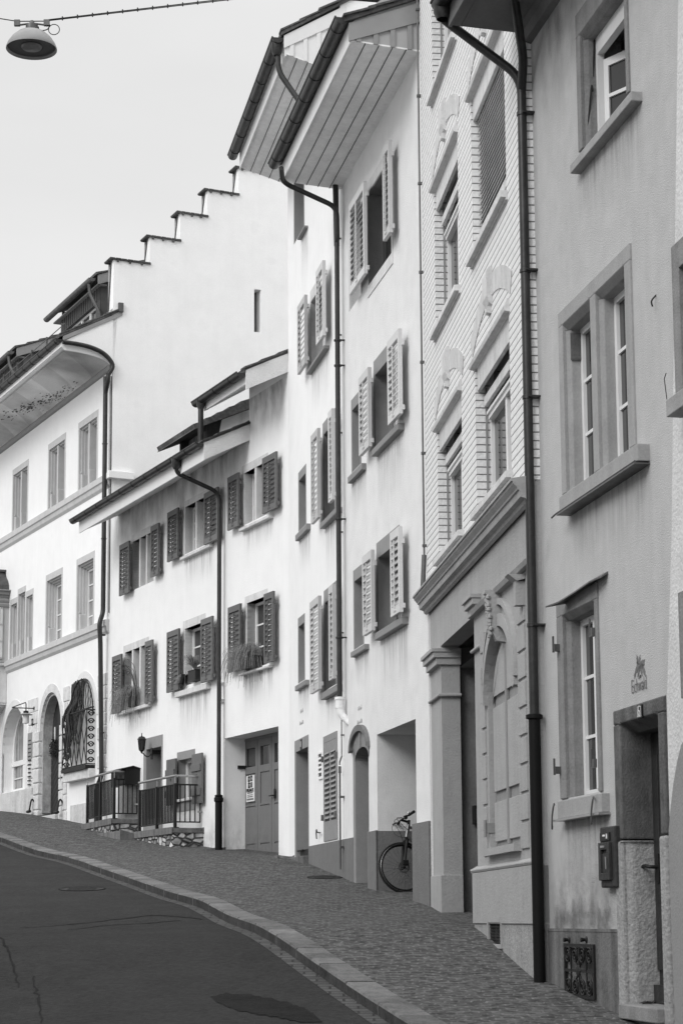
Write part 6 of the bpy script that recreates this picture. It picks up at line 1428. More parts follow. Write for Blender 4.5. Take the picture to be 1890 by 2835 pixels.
    b = MB(); hb = zr0-f.Q(c1(545, 295), un)[1]; b.prism_u([(yr0, zr0-hb), (yr1+.1, zr1+s_*.1-hb), (yr1+.1, zr1+s_*.1-.03), (yr0, zr0-.03)], un, un+.05); b.obj('barge_board', BARGE, t, B)
    slope_roof(t, f, yr0-.08, zr0-.06, yr1+5, zr0-.06+s_*(yr1+5-yr0+.08), -6, un-.42, yr1+9)
    b = MB(); ya, yb_ = yr0-.08, .10; b.prism_u([(ya, zr0-.06)]+tiles(ya, zr0-.06, yb_, zr0-.06+s_*(yb_-ya))+[(yb_, zr0-.06+s_*(yb_-ya))], un-.42, un+.05)
    for i in range(4):
        k0, k1 = ya+(yb_-ya)*i/4, ya+(yb_-ya)*(i+1.2)/4; b.prism_u([(k0, zr0-.0+s_*(k0-ya)), (k0, zr0+.03+s_*(k0-ya)), (k1, zr0+.015+s_*(k1-ya)), (k1, zr0-.01+s_*(k1-ya))], un-.1, un+.06+.02*(i % 2))
    b.obj('verge_tiles', TILE, t, B)
    # snow guard rails
    b = MB(); 
    for k, dz_ in enumerate((.10, .25)): b.tube([(-6, yr0+.15, zr0+.12+dz_), (un-.3, yr0+.15, zr0+.12+dz_)], .011, 5)
    u = un-.5
    while u > -6: b.box(u-.012, u+.012, yr0+.13, yr0+.17, zr0+.05, zr0+.42); u -= 1.15
    b.obj('snow_guard', ZINCL, t, B)
    # stepped fire wall
    UG = un+.03; S = lambda x, y, c=c0: f.Q(c(x, y), UG)
    st = [S(865, 1900), S(1085, 1900), S(1085, 1735), S(1305, 1730), S(1305, 1560), S(1500, 1556), S(1502, 1400), S(418, 1395, c6), S(420, 1235, c6), S(660, 1240, c6)]
    y0 = 0.0; pts = [(y0, 2.5), (y0, st[0][1])]
    yy = [st[0][0], (st[1][0]+st[2][0])/2, (st[3][0]+st[4][0])/2, (st[5][0]+st[6][0])/2, (st[7][0]+st[8][0])/2, st[9][0]]; yy[0] = 0.0
    zz = [(st[0][1]+st[1][1])/2, (st[2][1]+st[3][1])/2, (st[4][1]+st[5][1])/2, (st[6][1]+st[7][1])/2, (st[8][1]+st[9][1])/2]
    stp = yy[1]-yy[0]; yy += [yy[-1]+stp*k for k in (1, 2)]; zz += [zz[-1]+(zz[1]-zz[0])*k for k in (1, 2)]
    print('steps', yy, zz)
    prof = [(0.0, .5)]
    for k in range(7): prof += [(yy[k], zz[k]), (yy[k+1], zz[k])]
    prof += [(yy[7], .5)]
    sl0 = f.Q(c6(532, 2090), UG); sl1 = f.Q(c6(580, 2400), UG); sl1 = f.Q((722, 921), UG)
    slit = (sl0[0], sl1[0], sl1[1], sl0[1])
    # near face with the slit window cut out
    b = MB(); zs_ = sorted(set([.5, slit[2], slit[3]]+zz)); ys_ = sorted(set([0.0, slit[0], slit[1]]+yy))
    for a, c in zip(ys_, ys_[1:]):
        for z0, z1 in zip(zs_, zs_[1:]):
            ym, zm = (a+c)/2, (z0+z1)/2
            if slit[0] < ym < slit[1] and slit[2] < zm < slit[3]: continue
            k = max([i for i in range(7) if yy[i] <= ym] or [0])
            if zm < zz[k]: b.quad((UG, a, z0), (UG, c, z0), (UG, c, z1), (UG, a, z1))
    for (a, c, z0, z1) in ((slit[0], slit[0], slit[2], slit[3]), (slit[1], slit[1], slit[2], slit[3])): b.quad((UG, a, z0), (UG-.25, a, z0), (UG-.25, a, z1), (UG, a, z1))
    b.quad((UG, slit[0], slit[3]), (UG-.25, slit[0], slit[3]), (UG-.25, slit[1], slit[3]), (UG, slit[1], slit[3])); b.quad((UG, slit[0], slit[2]), (UG-.25, slit[0], slit[2]), (UG-.25, slit[1], slit[2]), (UG, slit[1], slit[2]))
    T_ = .34; b.quad((UG-T_, 0, .5), (UG, 0, .5), (UG, 0, zz[0]), (UG-T_, 0, zz[0])) if False else None
    for k in range(7):
        zl = zz[k-1] if k else zr0+.1
        wd = .34
        b.quad((UG-wd, yy[k], zl), (UG, yy[k], zl), (UG, yy[k], zz[k]), (UG-.12, yy[k], zz[k]))
        b.quad((UG-.34, yy[k], zz[k]), (UG, yy[k], zz[k]), (UG, yy[k+1], zz[k]), (UG-.34, yy[k+1], zz[k]))
        b.quad((UG-.36, yy[k], .5), (UG-.36, yy[k+1], .5), (UG-.36, yy[k+1], zz[k]), (UG-.36, yy[k], zz[k]))
    o = b.obj('fire_wall', WHITE, t, B)
    MB().box(UG-.27, UG-.25, slit[0], slit[1], slit[2], slit[3]).obj('slit_window', DOORG, o, B)
    b = MB()
    for k in range(7):
        b.box(UG-.38, UG+.035, yy[k]-.08, yy[k+1]+.02, zz[k], zz[k]+.02); m = 7
        for i in range(m): ya = yy[k]-.10+(yy[k+1]-yy[k]+.12)*i/m; b.box(UG-.385, UG+.04+.006*(i % 2), ya+.008, ya+(yy[k+1]-yy[k]+.12)/m-.008, zz[k]+.018, zz[k]+.045)
        for i in (1, 3, 5): ya = yy[k]-.05+(yy[k+1]-yy[k])*i/6; b.box(UG+.0, UG+.05, ya-.02, ya+.02, zz[k]-.04, zz[k])
        zl = zz[k-1]+.05 if k else zr0+.5; hh = zz[k]-zl
        b.add([(UG-.37, yy[k]-.02, zl), (UG-.34, yy[k]-.02, zl), (UG-.12, yy[k]-.02, zz[k]), (UG-.15, yy[k]-.02, zz[k]), (UG-.37, yy[k]+.0, zl), (UG-.34, yy[k]+.0, zl), (UG-.12, yy[k], zz[k]), (UG-.15, yy[k], zz[k])], [(0, 1, 2, 3), (4, 5, 6, 7), (0, 4, 7, 3), (1, 5, 6, 2)])
    b.obj('step_coping', TILE, o, B)
    ka = f.Q(c20(1350, 690), UG+.05); kb = f.Q(c20(1445, 885), UG+.05); b = MB(); b.box(UG-.3, UG+.06, ka[0], kb[0], kb[1], ka[1]); b.obj('flashed_corner_stone', ZINCL, o, B, bevel=.01)
    # dormers
    def dormer(u1, wd, lab, full=True):
        Qd = lambda x, y: f.Q(c20(x, y), un-.75)
        e0, e1 = Qd(850, 330), Qd(1240, 250); w0 = Qd(1000, 700)
        yw = Qd(1000, 560)[0]; zg_ = Qd(780, 250)[1]; yg_ = Qd(780, 250)[0]
        zbase = zr0+s_*(yw-yr0)
        sl_d = max(.12, (Qd(1240, 130)[1]-Qd(830, 240)[1])/(Qd(1240, 130)[0]-Qd(830, 240)[0]))
        ze = Qd(850, 360)[1]; u0 = u1-wd
        b = MB(); b.box(u1-.02, u1, yw, yw+2.4, zbase-.3, ze+sl_d*.6); b.box(u0, u0+.02, yw, yw+2.4, zbase-.3, ze+sl_d*.6); d = b.obj('dormer', SHUTG, t, B)
        b = MB(); i = (u0+.14, u1-.3, zbase+.0, ze-.32); ring(b, (u0, u1, zbase-.3, ze+.1), i, yw-.02, yw+.1); k = u0+.1
        while k < u1-.05: b.box(k, k+.025, yw-.035, yw-.02, ze-.30, ze+.1); k += .16
        b.box(u0-.01, u1+.01, yw-.045, yw, zbase-.3, zbase+.02) ; b.obj('dormer_front', mat('dormer_board', .06, .6, .1, 6), d, B)
        o_ = sash(d, B, i, yw+.06, 4, 1, WFR, False, .05)
        b = MB(); b.prism_u([(yg_+.15, ze-.0), (yw+2.4, ze+sl_d*(yw+2.4-yg_-.15)), (yw+2.4, ze+.25+sl_d*(yw+2.4-yg_-.15)), (yg_+.15, ze+.22)], u1+.1, u1+.14); b.prism_u([(yg_+.15, ze), (yw+.1, ze+.0), (yw+.1, ze+.03), (yg_+.15, ze+.03)], u0-.3, u1+.1); b.obj('dormer_eave', BARGE, d, B)
        b = MB(); b.prism_u([(yg_+.1, ze+.22)]+tiles(yg_+.1, ze+.20, yw+2.4, ze+.20+sl_d*(yw+2.3-yg_))+[(yw+2.4, ze+.2+sl_d*(yw+2.3-yg_))], u0-.32, u1+.16); b.obj('dormer_roof', TILE, d, B)
        b = MB(); r = .08; prof = [(yg_-r*math.cos(math.pi*k/8), zg_-r*math.sin(math.pi*k/8)) for k in range(9)]; b.prism_u(prof, u0-.36, u1+.16); b.tube(bendpath([(u1-.05, yg_, zg_-.08), (u1-.05, yg_+.02, zg_-.3), (u1+.07, yw-.05, zg_-.75), (u1+.07, yw-.02, zbase)], .1), .04, 8); b.obj('dormer_gutter', ZINCL, d, B)
    dormer(un-.75, 2.9, '')
    dormer(un-.75-6.4, 2.6, '')
    # bay window cut by the left edge
    ub = f.P(c19(135, 700))[0]; u0 = ub-2.2; D_ = -1.05; Zb = lambda y_: f.P(c19(130, y_))[1]
    b = MB(); b.box(u0, ub, D_, .0, Zb(1480), Zb(460)); wz = (Zb(1440), Zb(700))
    o = b.obj('bay', SURR if False else STONEW, t, B, bevel=.01)
    b = MB()
    for (dz0, dz1, p) in ((450, 470, .16), (470, 520, .10), (520, 555, .05), (590, 620, .03), (650, 690, .04)): b.box(u0-p, ub+p, D_-p, -.0, Zb(dz1), Zb(dz0))
    b.obj('bay_cornice', SURR, o, B, bevel=.008)
    b = MB(); uu = ub+.012; ys = (-.98, -.16)
    b.box(ub, uu+.02, ys[0], ys[0]+.06, wz[0], wz[1]); b.box(ub, uu+.02, ys[1]-.07, ys[1], wz[0], wz[1])
    for k in range(4): z = wz[0]+(wz[1]-wz[0]-.04)*k/3; b.box(ub, uu+.02, ys[0], ys[1], z, z+.045)
    b.obj('bay_window_frame', WFR, o, B); MB().box(ub+.0, ub+.012, ys[0], ys[1], wz[0], wz[1]).obj('pane', GLASS, o, B)
    b = MB(); ring(b, (u0+.2, ub-.2, wz[0], wz[1]), (u0+.27, ub-.27, wz[0]+.06, wz[1]-.06), D_-.03, D_); b.obj('bay_window_frame', WFR, o, B); MB().box(u0+.25, ub-.25, D_-.012, D_-.002, wz[0]+.05, wz[1]-.05).obj('pane', GLASS, o, B)
    b = MB(); rp = [(0, Zb(450)), (.02, Zb(370)), (.10, Zb(310)), (.28, Zb(230)), (.36, Zb(150))]
    for (i0, z0), (i1, z1) in zip(rp, rp[1:]):
        b.add([(u0+i0, D_+i0, z0), (ub-i0, D_+i0, z0), (ub-i0, 0, z0), (u0+i0, 0, z0), (u0+i1, D_+i1, z1), (ub-i1, D_+i1, z1), (ub-i1, 0, z1), (u0+i1, 0, z1)], [(0, 1, 5, 4), (1, 2, 6, 5), (0, 3, 7, 4), (4, 5, 6, 7)])
    b.box(u0+.3, ub-.30, D_+.3, 0, Zb(155), Zb(125)); b.obj('bay_roof', ZINCL, o, B)
    b = MB(); b.box(u0+.05, ub-.06, D_+.06, 0, Zb(2060), Zb(1480)); b.box(u0-.03, ub+.02, D_-.03, 0, Zb(1530), Zb(1490))
    for k in range(5): b.box(u0+.1+k*.12, ub-.08-k*.10, D_+.1+k*.16, 0, Zb(2060+28*(k+1)), Zb(2060+28*k))
    b.lathe((ub-.05, D_*.5, (Zb(1600)+Zb(1950))/2), [(.26, 0), (.28, .03), (.30, 0)], 24, 'x'); b.obj('bay_base', SURL, o, B, bevel=.01)
    # downpipe
    yp = -.12; PT = lambda p, y: (f.P(p, y)[0], y, f.P(p, y)[1]); upp = un+.10
    def PU(p): q = f.Q(p, upp); return (upp, q[0], q[1])
    pth = [PU(c1(548, 303)), PU(c1(690, 325)), PU(c1(790, 350)), PU(c1(880, 390)), PU(c1(945, 445)), PU(c1(980, 515)), (upp, yp, f.P(c1(980, 560), yp)[1])]
    b = MB(); b.tube(curve(pth, 5), .05, 12); ux = un-.08; b.tube(bendpath([pth[-1], (upp, yp, pth[-1][2]-.12), (ux, yp, pth[-1][2]-.35), (ux, yp, pth[-1][2]-.7)], .08), .05, 12); pz = pth[-1][2]; upp = ux
    z1 = f.P(c2(783, 500), yp)[1]; z2 = f.P(c2(735, 1690), yp)[1]; z3 = gz(f.xy(upp).y)
    b.tube(bendpath([(upp, yp, pth[-1][2]), (upp, yp, z1), (upp+.06, yp-.10, z1-.22), (upp+.02, yp-.06, z1-.6), (upp-.04, -.10, z2), (upp-.28, -.12, z2-.25), (upp-.30, -.12, z3-.1)], .12), [.05]*37 if False else .052, 12)
    for k in range(5): 
        p = pth[2]; b.lathe((upp, yp, pth[-1][2]-1.5-k*2.1), [(.052, -.015), (.062, -.01), (.062, .01), (.052, .015)], 10)
    b.obj('downpipe', ZINC, t, B, smooth=True)
    b = MB(); b.tube([(un+.015, -.02, pth[-1][2]), (un+.015, -.02, z1)], .012, 6); b.obj('conductor', ZINCL, t, B)
buildA()
# ================================================================== OBJECTS IN FRONT OF THE HOUSES
def terrace(ue, yo, u0, name_lab, rail_lab, top, zfar, nb, lab2):
    f = C; t = thing('stone_terrace', name_lab, 'terrace', f, group='rubble stone terraces in front of the grey shutter house')
    B = f.base; zb = min(gz(f.xy(ue, yo).y), gz(f.xy(ue).y))-.5
    b = MB(); b.prism_y([(u0, zb), (ue, zb), (ue, top-.10), (u0, zfar-.10)], yo, -.004); b.obj('rubble_wall', RUB, t, B)
    b = MB(); b.prism_y([(u0-.02, zfar-.10), (ue+.02, top-.10), (ue+.02, top), (u0-.02, zfar)], yo-.03, -.004); b.obj('slab', BASE, t, B, bevel=.012)
    rl = thing('black_railing', rail_lab, 'railing', f, group='black bar railings on the stone terraces')
    yr = yo+.06; u1 = ue-.06; zt = lambda u: zfar+(top-zfar)*(u-u0)/(ue-u0)
    H1, H0 = .80, .11
    def seg(b, p, q, n, post):
        for hh, r in ((H0, .014), (H1, .016)): b.tube([(p[0], p[1], p[2]+hh), (q[0], q[1], q[2]+hh)], r, 6)
        for k in range(n+1):
            s_ = k/n; x, y, z = [p[i]+(q[i]-p[i])*s_ for i in range(3)]; b.box(x-.010, x+.010, y-.010, y+.010, z+H0, z+H1)
    a, c, e = (u0+.08, yr, zt(u0+.08)), (u1, yr, top), (u1, -.05, top)
    b = MB(); seg(b, a, c, nb, 1); b.obj('front_panel', IRON, rl, B)
    b = MB(); seg(b, c, e, 5, 1); b.obj('side_panel', IRON, rl, B)
    b = MB()
    for k in range(3):
        s_ = k/2; x, y, z = [a[i]+(c[i]-a[i])*s_ for i in range(3)]; b.box(x-.03, x+.03, y-.025, y+.025, z, z+H1+.02); b.box(x-.08, x+.08, y-.05, y+.05, z, z+.012); b.cut()
    b.obj('post', IRON, rl, B)
    b = MB(); H2 = H1+.16
    b.tube([(a[0]-.05, yr, a[2]+H2), (c[0], c[1], c[2]+H2), (e[0], -.0, e[2]+H2)], .024, 10)
    for p in (a, [(a[i]+c[i])/2 for i in range(3)], c, e): b.tube([(p[0], p[1], p[2]+H1), (p[0], p[1], p[2]+H2)], .009, 6)
    b.tube([(a[0]-.05, yr, a[2]+H2), (a[0]+.1, yr+.35, a[2]+H2), (a[0]+1.1, yr+.35, zt(a[0]+1.1)+H2-.02)], .02, 8) if False else None
    for dz_ in (.30, .70): b.tube([(e[0], -.0, e[2]+dz_), (e[0], -.10, e[2]+dz_)], .018, 8)
    b.obj('handrail', STEEL, rl, B, smooth=True)
    return t
def fronts():
    f = C; B = f.base
    ue = f.P((564, 2300))[0]; zt = f.P(c22(1500, 920))[1]; q = f.Q(c22(1130, 925), ue); zt = (zt+q[1])/2; yo = q[0]
    u0 = f.P(c22(675, 985), yo)[0]; z0 = f.P(c22(675, 980), yo)[1]
    terrace(ue, yo, u0, 'rubble stone terrace with a concrete slab beside the downpipe, lower and nearer one', 'black bar railing with silver handrail in front of the small shuttered window', zt, z0, 24, '')
    ue2 = f.P((388, 2280))[0]; q = f.Q(c22(395, 812), ue2); yo2 = q[0]; zt2 = q[1]; u02 = f.P(c22(50, 885), yo2)[0]; z02 = f.P(c22(50, 885), yo2)[1]
    print('terr', ue, yo, u0, zt, z0, '|', ue2, yo2, u02, zt2, z02)
    terrace(ue2, yo2, u02, 'rubble stone terrace below the big black box, upper and farther one', 'black bar railing with silver handrail in front of the black box', zt2, z02, 20, '')
    # steps between the terraces
    t = thing('stone_steps', 'worn stone steps between the two rubble terraces leading to the grey house door', 'steps', f); b = MB()
    zs = f.P(c22(560, 985), yo)[1]; ua = f.P(c22(345, 1020), yo-.1)[0]; ub = u0+.02; zg = gz(f.xy(ua, yo).y)
    b.prism_u([(yo-.30, zg-.6), (yo-.30, zg+.02), (yo, zs-.06), (yo, zg-.6)], ua, ub) ; b.cut(); 
    b.box(ua, ub, yo, -.004, zg-.6, zs); b.cut(); b.box(ua+.2, ub, yo+.25, -.004, zs, (zt+zs)/2); b.obj('step', BASE, t, B, bevel=.015)
    t = thing('stone_kerb_block', 'dark cracked stone threshold block at the foot of the black standpipe', 'stone block', f); b = MB()
    ua, ub = f.P(c14(20, 1330))[0], f.P(c14(190, 1330))[0]; zk = f.P(c14(100, 1308), -.2)[1]; b.prism_u([(-.50, zk-.5), (-.45, zk-.06), (-.20, zk), (.0, zk+.01), (0, zk-.5)], ua, ub); b.obj('block', BASE, t, B, bevel=.02)
    # big black letter box
    ub = f.P((388.7, 2170))[0]; qn = f.Q(c22(555, 300), ub); zb_ = f.Q(c22(560, 398), ub)[1]; ztb = f.Q(c22(640, 188), ub)[1]; yb_ = qn[0]; ua = f.P(c22(388, 300), yb_)[0]; zt_ = f.Q(c22(555, 205), ub)[1]
    t = thing('black_letter_box', 'large black metal box with a lean-to lid on a stone pillar behind the farther railing', 'box', f)
    b = MB(); b.prism_u([(yb_, zb_), (-.01, zb_), (-.01, zt_-.0), (yb_*.5, ztb), (yb_, zt_)], ua, ub); b.obj('case', BLACK, t, B, bevel=.008)
    b = MB(); b.prism_u([(yb_-.10, zt_-.03), (yb_*.5, ztb), (.0, zt_-.01), (.0, zt_+.01), (yb_*.5, ztb+.025), (yb_-.10, zt_-.01)], ua-.2, ub+.03); b.obj('lid', IRON, t, B)
    b = MB(); w = (ub-ua)/3
    for k in range(3): ring(b, (ua+w*k+.03, ua+w*(k+1)-.03, zb_+.1, zt_-.1), (ua+w*k+.045, ua+w*(k+1)-.045, zb_+.115, zt_-.115), yb_-.008, yb_); b.cut()
    b.obj('flap', IRON, t, B)
    b = MB(); pu = ub-.10; b.box(ua+.35, pu, yb_+.02, -.0, zt2-.05, zb_); b.obj('pillar', GRANITE, t, B, bevel=.02)
    # lantern
    t = thing('wall_lantern', 'black coach lantern on the white wall beside the grey door surround', 'wall lantern', f); y = -.22
    c = f.P(c21(1080, 1180), y); zt_, z1, z2, z3 = [f.P(c21(1080, v), y)[1] for v in (1000, 1100, 1270, 1325)]
    b = MB(); b.lathe((c[0], y, 0), [(0.000, zt_), (0.012, zt_-.02), (0.008, zt_-.05), (0.020, zt_-.07), (0.013, zt_-.09), (0.053, z1+.05), (0.089, z1+.0), (0.089, z1-.012), (0.066, z1-.015)], 6)
    b.lathe((c[0], y, 0), [(0.056, z2+.02), (0.059, z2), (0.026, z2-.03), (0.017, z3+.02), (0.000, z3)], 6)
    for k in range(6): q = k*math.pi/3; b.tube([(c[0]+.074*math.cos(q), y+.074*math.sin(q), z1-.01), (c[0]+.054*math.cos(q), y+.054*math.sin(q), z2+.01)], .008, 5)
    b.tube(curve([(c[0], 0, z2-.05), (c[0], -.10, z2-.13), (c[0], y, z3+.03)]), .012, 6); b.box(c[0]-.04, c[0]+.04, -.02, 0, z2-.18, z2+.05); b.obj('lantern_frame', IRON, t, B)
    MB().lathe((c[0], y, 0), [(.068, z1-.02), (.048, z2+.02)], 6).obj('glass', GLASS, t, B)
    t = thing('round_door_lamp', 'small round white lamp inside the grey door surround', 'lamp', f); c = f.P(c21(1225, 1298), .12); b = MB(); b.lathe((c[0], .12, c[1]), [(0, -.065), (.045, -.045), (.06, 0), (.045, .045), (0, .06)], 14); b.obj('globe', WFR, t, B, smooth=True); MB().box(c[0]+.02, c[0]+.09, .08, .30, c[1]-.05, c[1]+.05).obj('bracket', ZINCL, t, B)
    # poster on the folding garage doors
    t = thing('white_poster', 'narrow white poster with four number tiles on the grey garage door', 'poster', f); y = .385
    a = f.P(c27(460, 985), y); c = f.P(c27(775, 1958), y); u0, u1, z1, z0 = a[0], c[0], a[1], c[1]; w, h = u1-u0, z1-z0
    b = MB(); b.box(u0, u1, y-.004, y+.012, z0, z1); b.obj('paper', PAPER, t, B)
    Zp = lambda v: z1-h*(v-985)/(1995-985); Up = lambda v: u0+w*(v-460)/315
    b = MB()
    for k, (x0, x1, v0, v1) in enumerate(((530, 612, 1010, 1225), (627, 707, 1000, 1210), (535, 612, 1255, 1470), (627, 705, 1245, 1455))):
        A0 = 0
        if k == 3: b.box(Up(x0), Up(x1), y-.007, y-.004, Zp(v1), Zp(v0)); b.cut()
        else: ring(b, (Up(x0), Up(x1), Zp(v1), Zp(v0)), (Up(x0)+.014, Up(x1)-.014, Zp(v1)+.03, Zp(v0)-.03), y-.007, y-.004); b.cut()
    b.obj('number_tile', INK, t, B)
    for ch, x, v, m_ in (('6', 571, 1118, INK), ('0', 667, 1105, INKG), ('8', 573, 1362, INK), ('7', 668, 1350, PAPER)):
        o = text_mesh(ch, .15, f, Up(x), Zp(v), y-.009, m_, t, B, 'digit', .42, bold=.004)
    o = text_mesh('BRUNATI', .085, f, (u0+u1)/2, Zp(1565), y-.009, INK, t, B, 'poster_lettering', .55, bold=.003)
    ws = [v.co.x for v in o.data.vertices]; k_ = w*.84/(max(ws)-min(ws)); m0 = (u0+u1)/2
    for v in o.data.vertices: v.co.x = m0+(v.co.x-m0)*k_
    b = MB(); 
    for v, hh, g in ((1660, .02, 0), (1740, .015, 0), (1810, .02, 0), (1890, .016, 1), (1925, .016, 1)): b.box(Up(490 if g else 510), Up(750 if g else 720), y-.007, y-.004, Zp(v)-hh/2, Zp(v)+hh/2); b.cut()
    b.obj('text_line', INKG, t, B)
    # shallow stone ledge before the narrow doorway
    f2 = D; t = thing('door_ledge', 'dark stone ledge block before the narrow grey doorway', 'stone block', f2); a = f2.P(c14(690, 1370)); u0 = f2.P(c14(480, 1400), -.3)[0]
    b = MB(); zz = f2.P(c14(680, 1345), -.1)[1]; b.prism_y([(a[0]-1.6, a[1]-.6), (a[0]+.02, a[1]-.6), (a[0]+.02, zz-.02), (a[0]-1.6, zz-.12)], -.28, .0); b.obj('block', BASE, t, f2.base, bevel=.02)
fronts()
# ------------------------------------------------------------------ window plants
def tuft(name, lab, f, c, y, R_, n, droop, pot, seed, group, up=.25):
    t = thing(name, lab, 'plant', f, group=group); b = MB(); rnd = random.Random(seed)
    for k in range(n):
        an = rnd.uniform(0, 2*math.pi); L = R_*rnd.uniform(.35, 1.15); ou, oy = math.cos(an)*.75, math.sin(an); w = rnd.uniform(.0015, .0035); uu = up*rnd.uniform(.5, 1.3); dd = droop*rnd.uniform(.1, 1.3)*L/R_
        if oy > .1: oy *= .25
        pts = []
        for s in range(9):
            q = s/8; x = L*math.sin(q*1.35); z = uu*math.sin(q*2.3)-dd*q**2.4
            pts.append((c[0]+ou*x+.01*math.sin(k+s), min(y+.08, y+oy*x), c[1]+z))
        for p, q in zip(pts, pts[1:]): b.add([(p[0]-w, p[1], p[2]), (p[0]+w, p[1]+w, p[2]), (q[0]+w*.7, q[1]+w, q[2]), (q[0]-w*.7, q[1], q[2])], [(0, 1, 2, 3)])
    b.obj('foliage', GRASSM, t, f.base)
    b = MB(); b.prism_z([(c[0]-pot, y-.08), (c[0]+pot, y-.08), (c[0]+pot, y+.08), (c[0]-pot, y+.08)], c[1]-.20, c[1]-.0); b.obj('flower_box', POT, t, f.base, bevel=.01)
    return t
g = 'plants on the window sills of the grey shutter house'
p = C.P(c3(1260, 2110), -.02); tuft('sill_grass', 'wide drooping grass on the sill of the middle-floor window nearest the tall white house', C, (p[0], p[1]+.02), -.06, .50, 760, .50, .30, 1, g, .22)
p = C.P(c21(1000, 480), -.02); t_ = tuft('sill_grass', 'arching grass tuft with bare twigs on the far three-light window sill', C, (p[0]-.1, p[1]+.05), -.06, .46, 640, .50, .14, 2, g, .22)
b = MB(); rnd = random.Random(6); o_ = (p[0]+.05, -.02, p[1]+.05)
for k in range(9):
    e = (o_[0]-.5-rnd.uniform(0, .9), -.06+rnd.uniform(-.1, .05), o_[2]+rnd.uniform(.35, .95)); m = ((o_[0]+e[0])/2+.2, -.05, (o_[2]+e[2])/2+.18); b.tube(curve([o_, m, e], 5), .006, 4)
b.obj('twigs', TWIG, t_, C.base)
p = C.P(c3(770, 2215), -.02); t_ = tuft('sill_plant', 'bushy dark plant and trailing grass in a black box on the sill between dark shutters', C, (p[0], p[1]), -.05, .22, 380, -.02, .20, 3, g, .22)
p = C.P(c3(680, 2265), -.02); b = MB(); rnd = random.Random(9)
for k in range(260):
    an = rnd.uniform(math.pi*.5, math.pi*1.6); L = rnd.uniform(.15, .34); pts = [(p[0]+math.cos(an)*L*q/5, -.04+min(.05, math.sin(an)*L*.6*q/5), p[1]+.10*math.sin(q/5*2.2)-.22*(q/5)**2) for q in range(6)]
    for a, c in zip(pts, pts[1:]): b.add([(a[0]-.005, a[1], a[2]), (a[0]+.005, a[1], a[2]), (c[0]+.004, c[1], c[2]), (c[0]-.004, c[1], c[2])], [(0, 1, 2, 3)])
b.obj('trailing_grass', GRASSM, t_, C.base)
# ------------------------------------------------------------------ hanging street lamp
def street_lamp():
    Y = 20.0; c = at(c0(230, 358), Y); zc = (c-Vector((0, 0, CZ))).dot(VF); r = 70.0*zc/FPX; k = r/70.0*1/2.613
    t = thing('hanging_street_lamp', 'domed grey street lamp hanging from an overhead wire against the sky', 'street lamp', loc=(c.x, c.y, c.z))
    H = (358-222)*k*1.07; b = MB()
    b.lathe((0, 0, 0), [(r, 0), (r*1.0, .015), (r*.93, H*.30), (r*.78, H*.58), (r*.55, H*.84), (r*.30, H*.98), (r*.26, H*1.0), (r*.24, H*1.0), (r*.5, H*.82), (r*.75, H*.54), (r*.9, H*.26), (r*.97, .01), (r, 0)], 48)
    b.obj('shade', LAMPE, t, smooth=True)
    MB().lathe((0, 0, 0), [(r*.955, .02), (r*.93, .035), (.0, .04)], 48).obj('reflector', LAMPI, t, smooth=True); MB().lathe((0, 0, .03), [(r*.42, 0), (r*.36, -.02), (0, -.03)], 32).obj('lens', LAMPG, t, smooth=True)
    b = MB(); b.lathe((0, 0, 0), [(r*.24, H*.98), (r*.25, H*1.12), (r*.24, H*1.28), (r*.12, H*1.32), (r*.08, H*1.5), (0, H*1.5)], 20); b.obj('cap', ZINCL, t, smooth=True)
    hw = (142-358)*k*-1; Wd = 107*k
    b = MB(); z0 = hw+.0; zc_ = H*1.38
    b.tube([(-Wd, 0, z0-.03), (-Wd*.8, 0, z0-.04), (0, 0, zc_), (Wd*.8, 0, z0-.04), (Wd, 0, z0-.03)], .010, 6)
    for s in (-1, 1): b.box(s*Wd-.03, s*Wd+.03, -.02, .02, z0-.05, z0+.012)
    b.obj('hanger', ZINCL, t)
    b = MB(); b.tube(curve([(r*.25, 0, H*1.2), (Wd*.55, 0, H*1.0), (Wd*1.05, 0, H*1.05), (Wd*1.2, 0, H*1.3), (Wd*1.0, 0, z0-.06)]), .006, 5); rr = 40*k; b.tube([(Wd*1.5+rr*math.cos(q*.45), 0, z0-.035-rr+rr*math.sin(q*.45)) for q in range(14)], .005, 5, closed=True); b.obj('cable_loop', BLACK, t)
    w = thing('overhead_wire', 'tied steel span wire crossing the top left of the sky', 'wire', loc=(c.x, c.y, c.z)); b = MB()
    zL = (c0(0, 131)[1]); a = at((-10, c0(0, 130)[1]), Y)-c; e1 = at(c0(345, 143), Y)-c; e2 = at((600, 0), Y)-c; d = (e2-e1); far = e1+d*8.0
    a2 = a+(a-Vector((-Wd, 0, z0)))*14
    b.tube([a2, a, (-Wd, 0, z0), (Wd, 0, z0)], .006, 5); b.tube([(Wd, 0, z0), e1, e2, far], .006, 5); b.tube([(Wd, 0, z0+.0), (e1.x, e1.y, e1.z-.012), (e2.x, e2.y, e2.z-.014), (far.x, far.y, far.z)], .005, 5)
    L = (far-e1).length; k_ = int(L/.15)
    for i in range(1, 80): p = e1+(far-e1)*(i*.158*1.0/L*1.0); b.box(p.x-.006, p.x+.006, p.y-.012, p.y+.012, p.z-.022, p.z+.014)
    b.obj('wire', BLACK, w)
street_lamp()
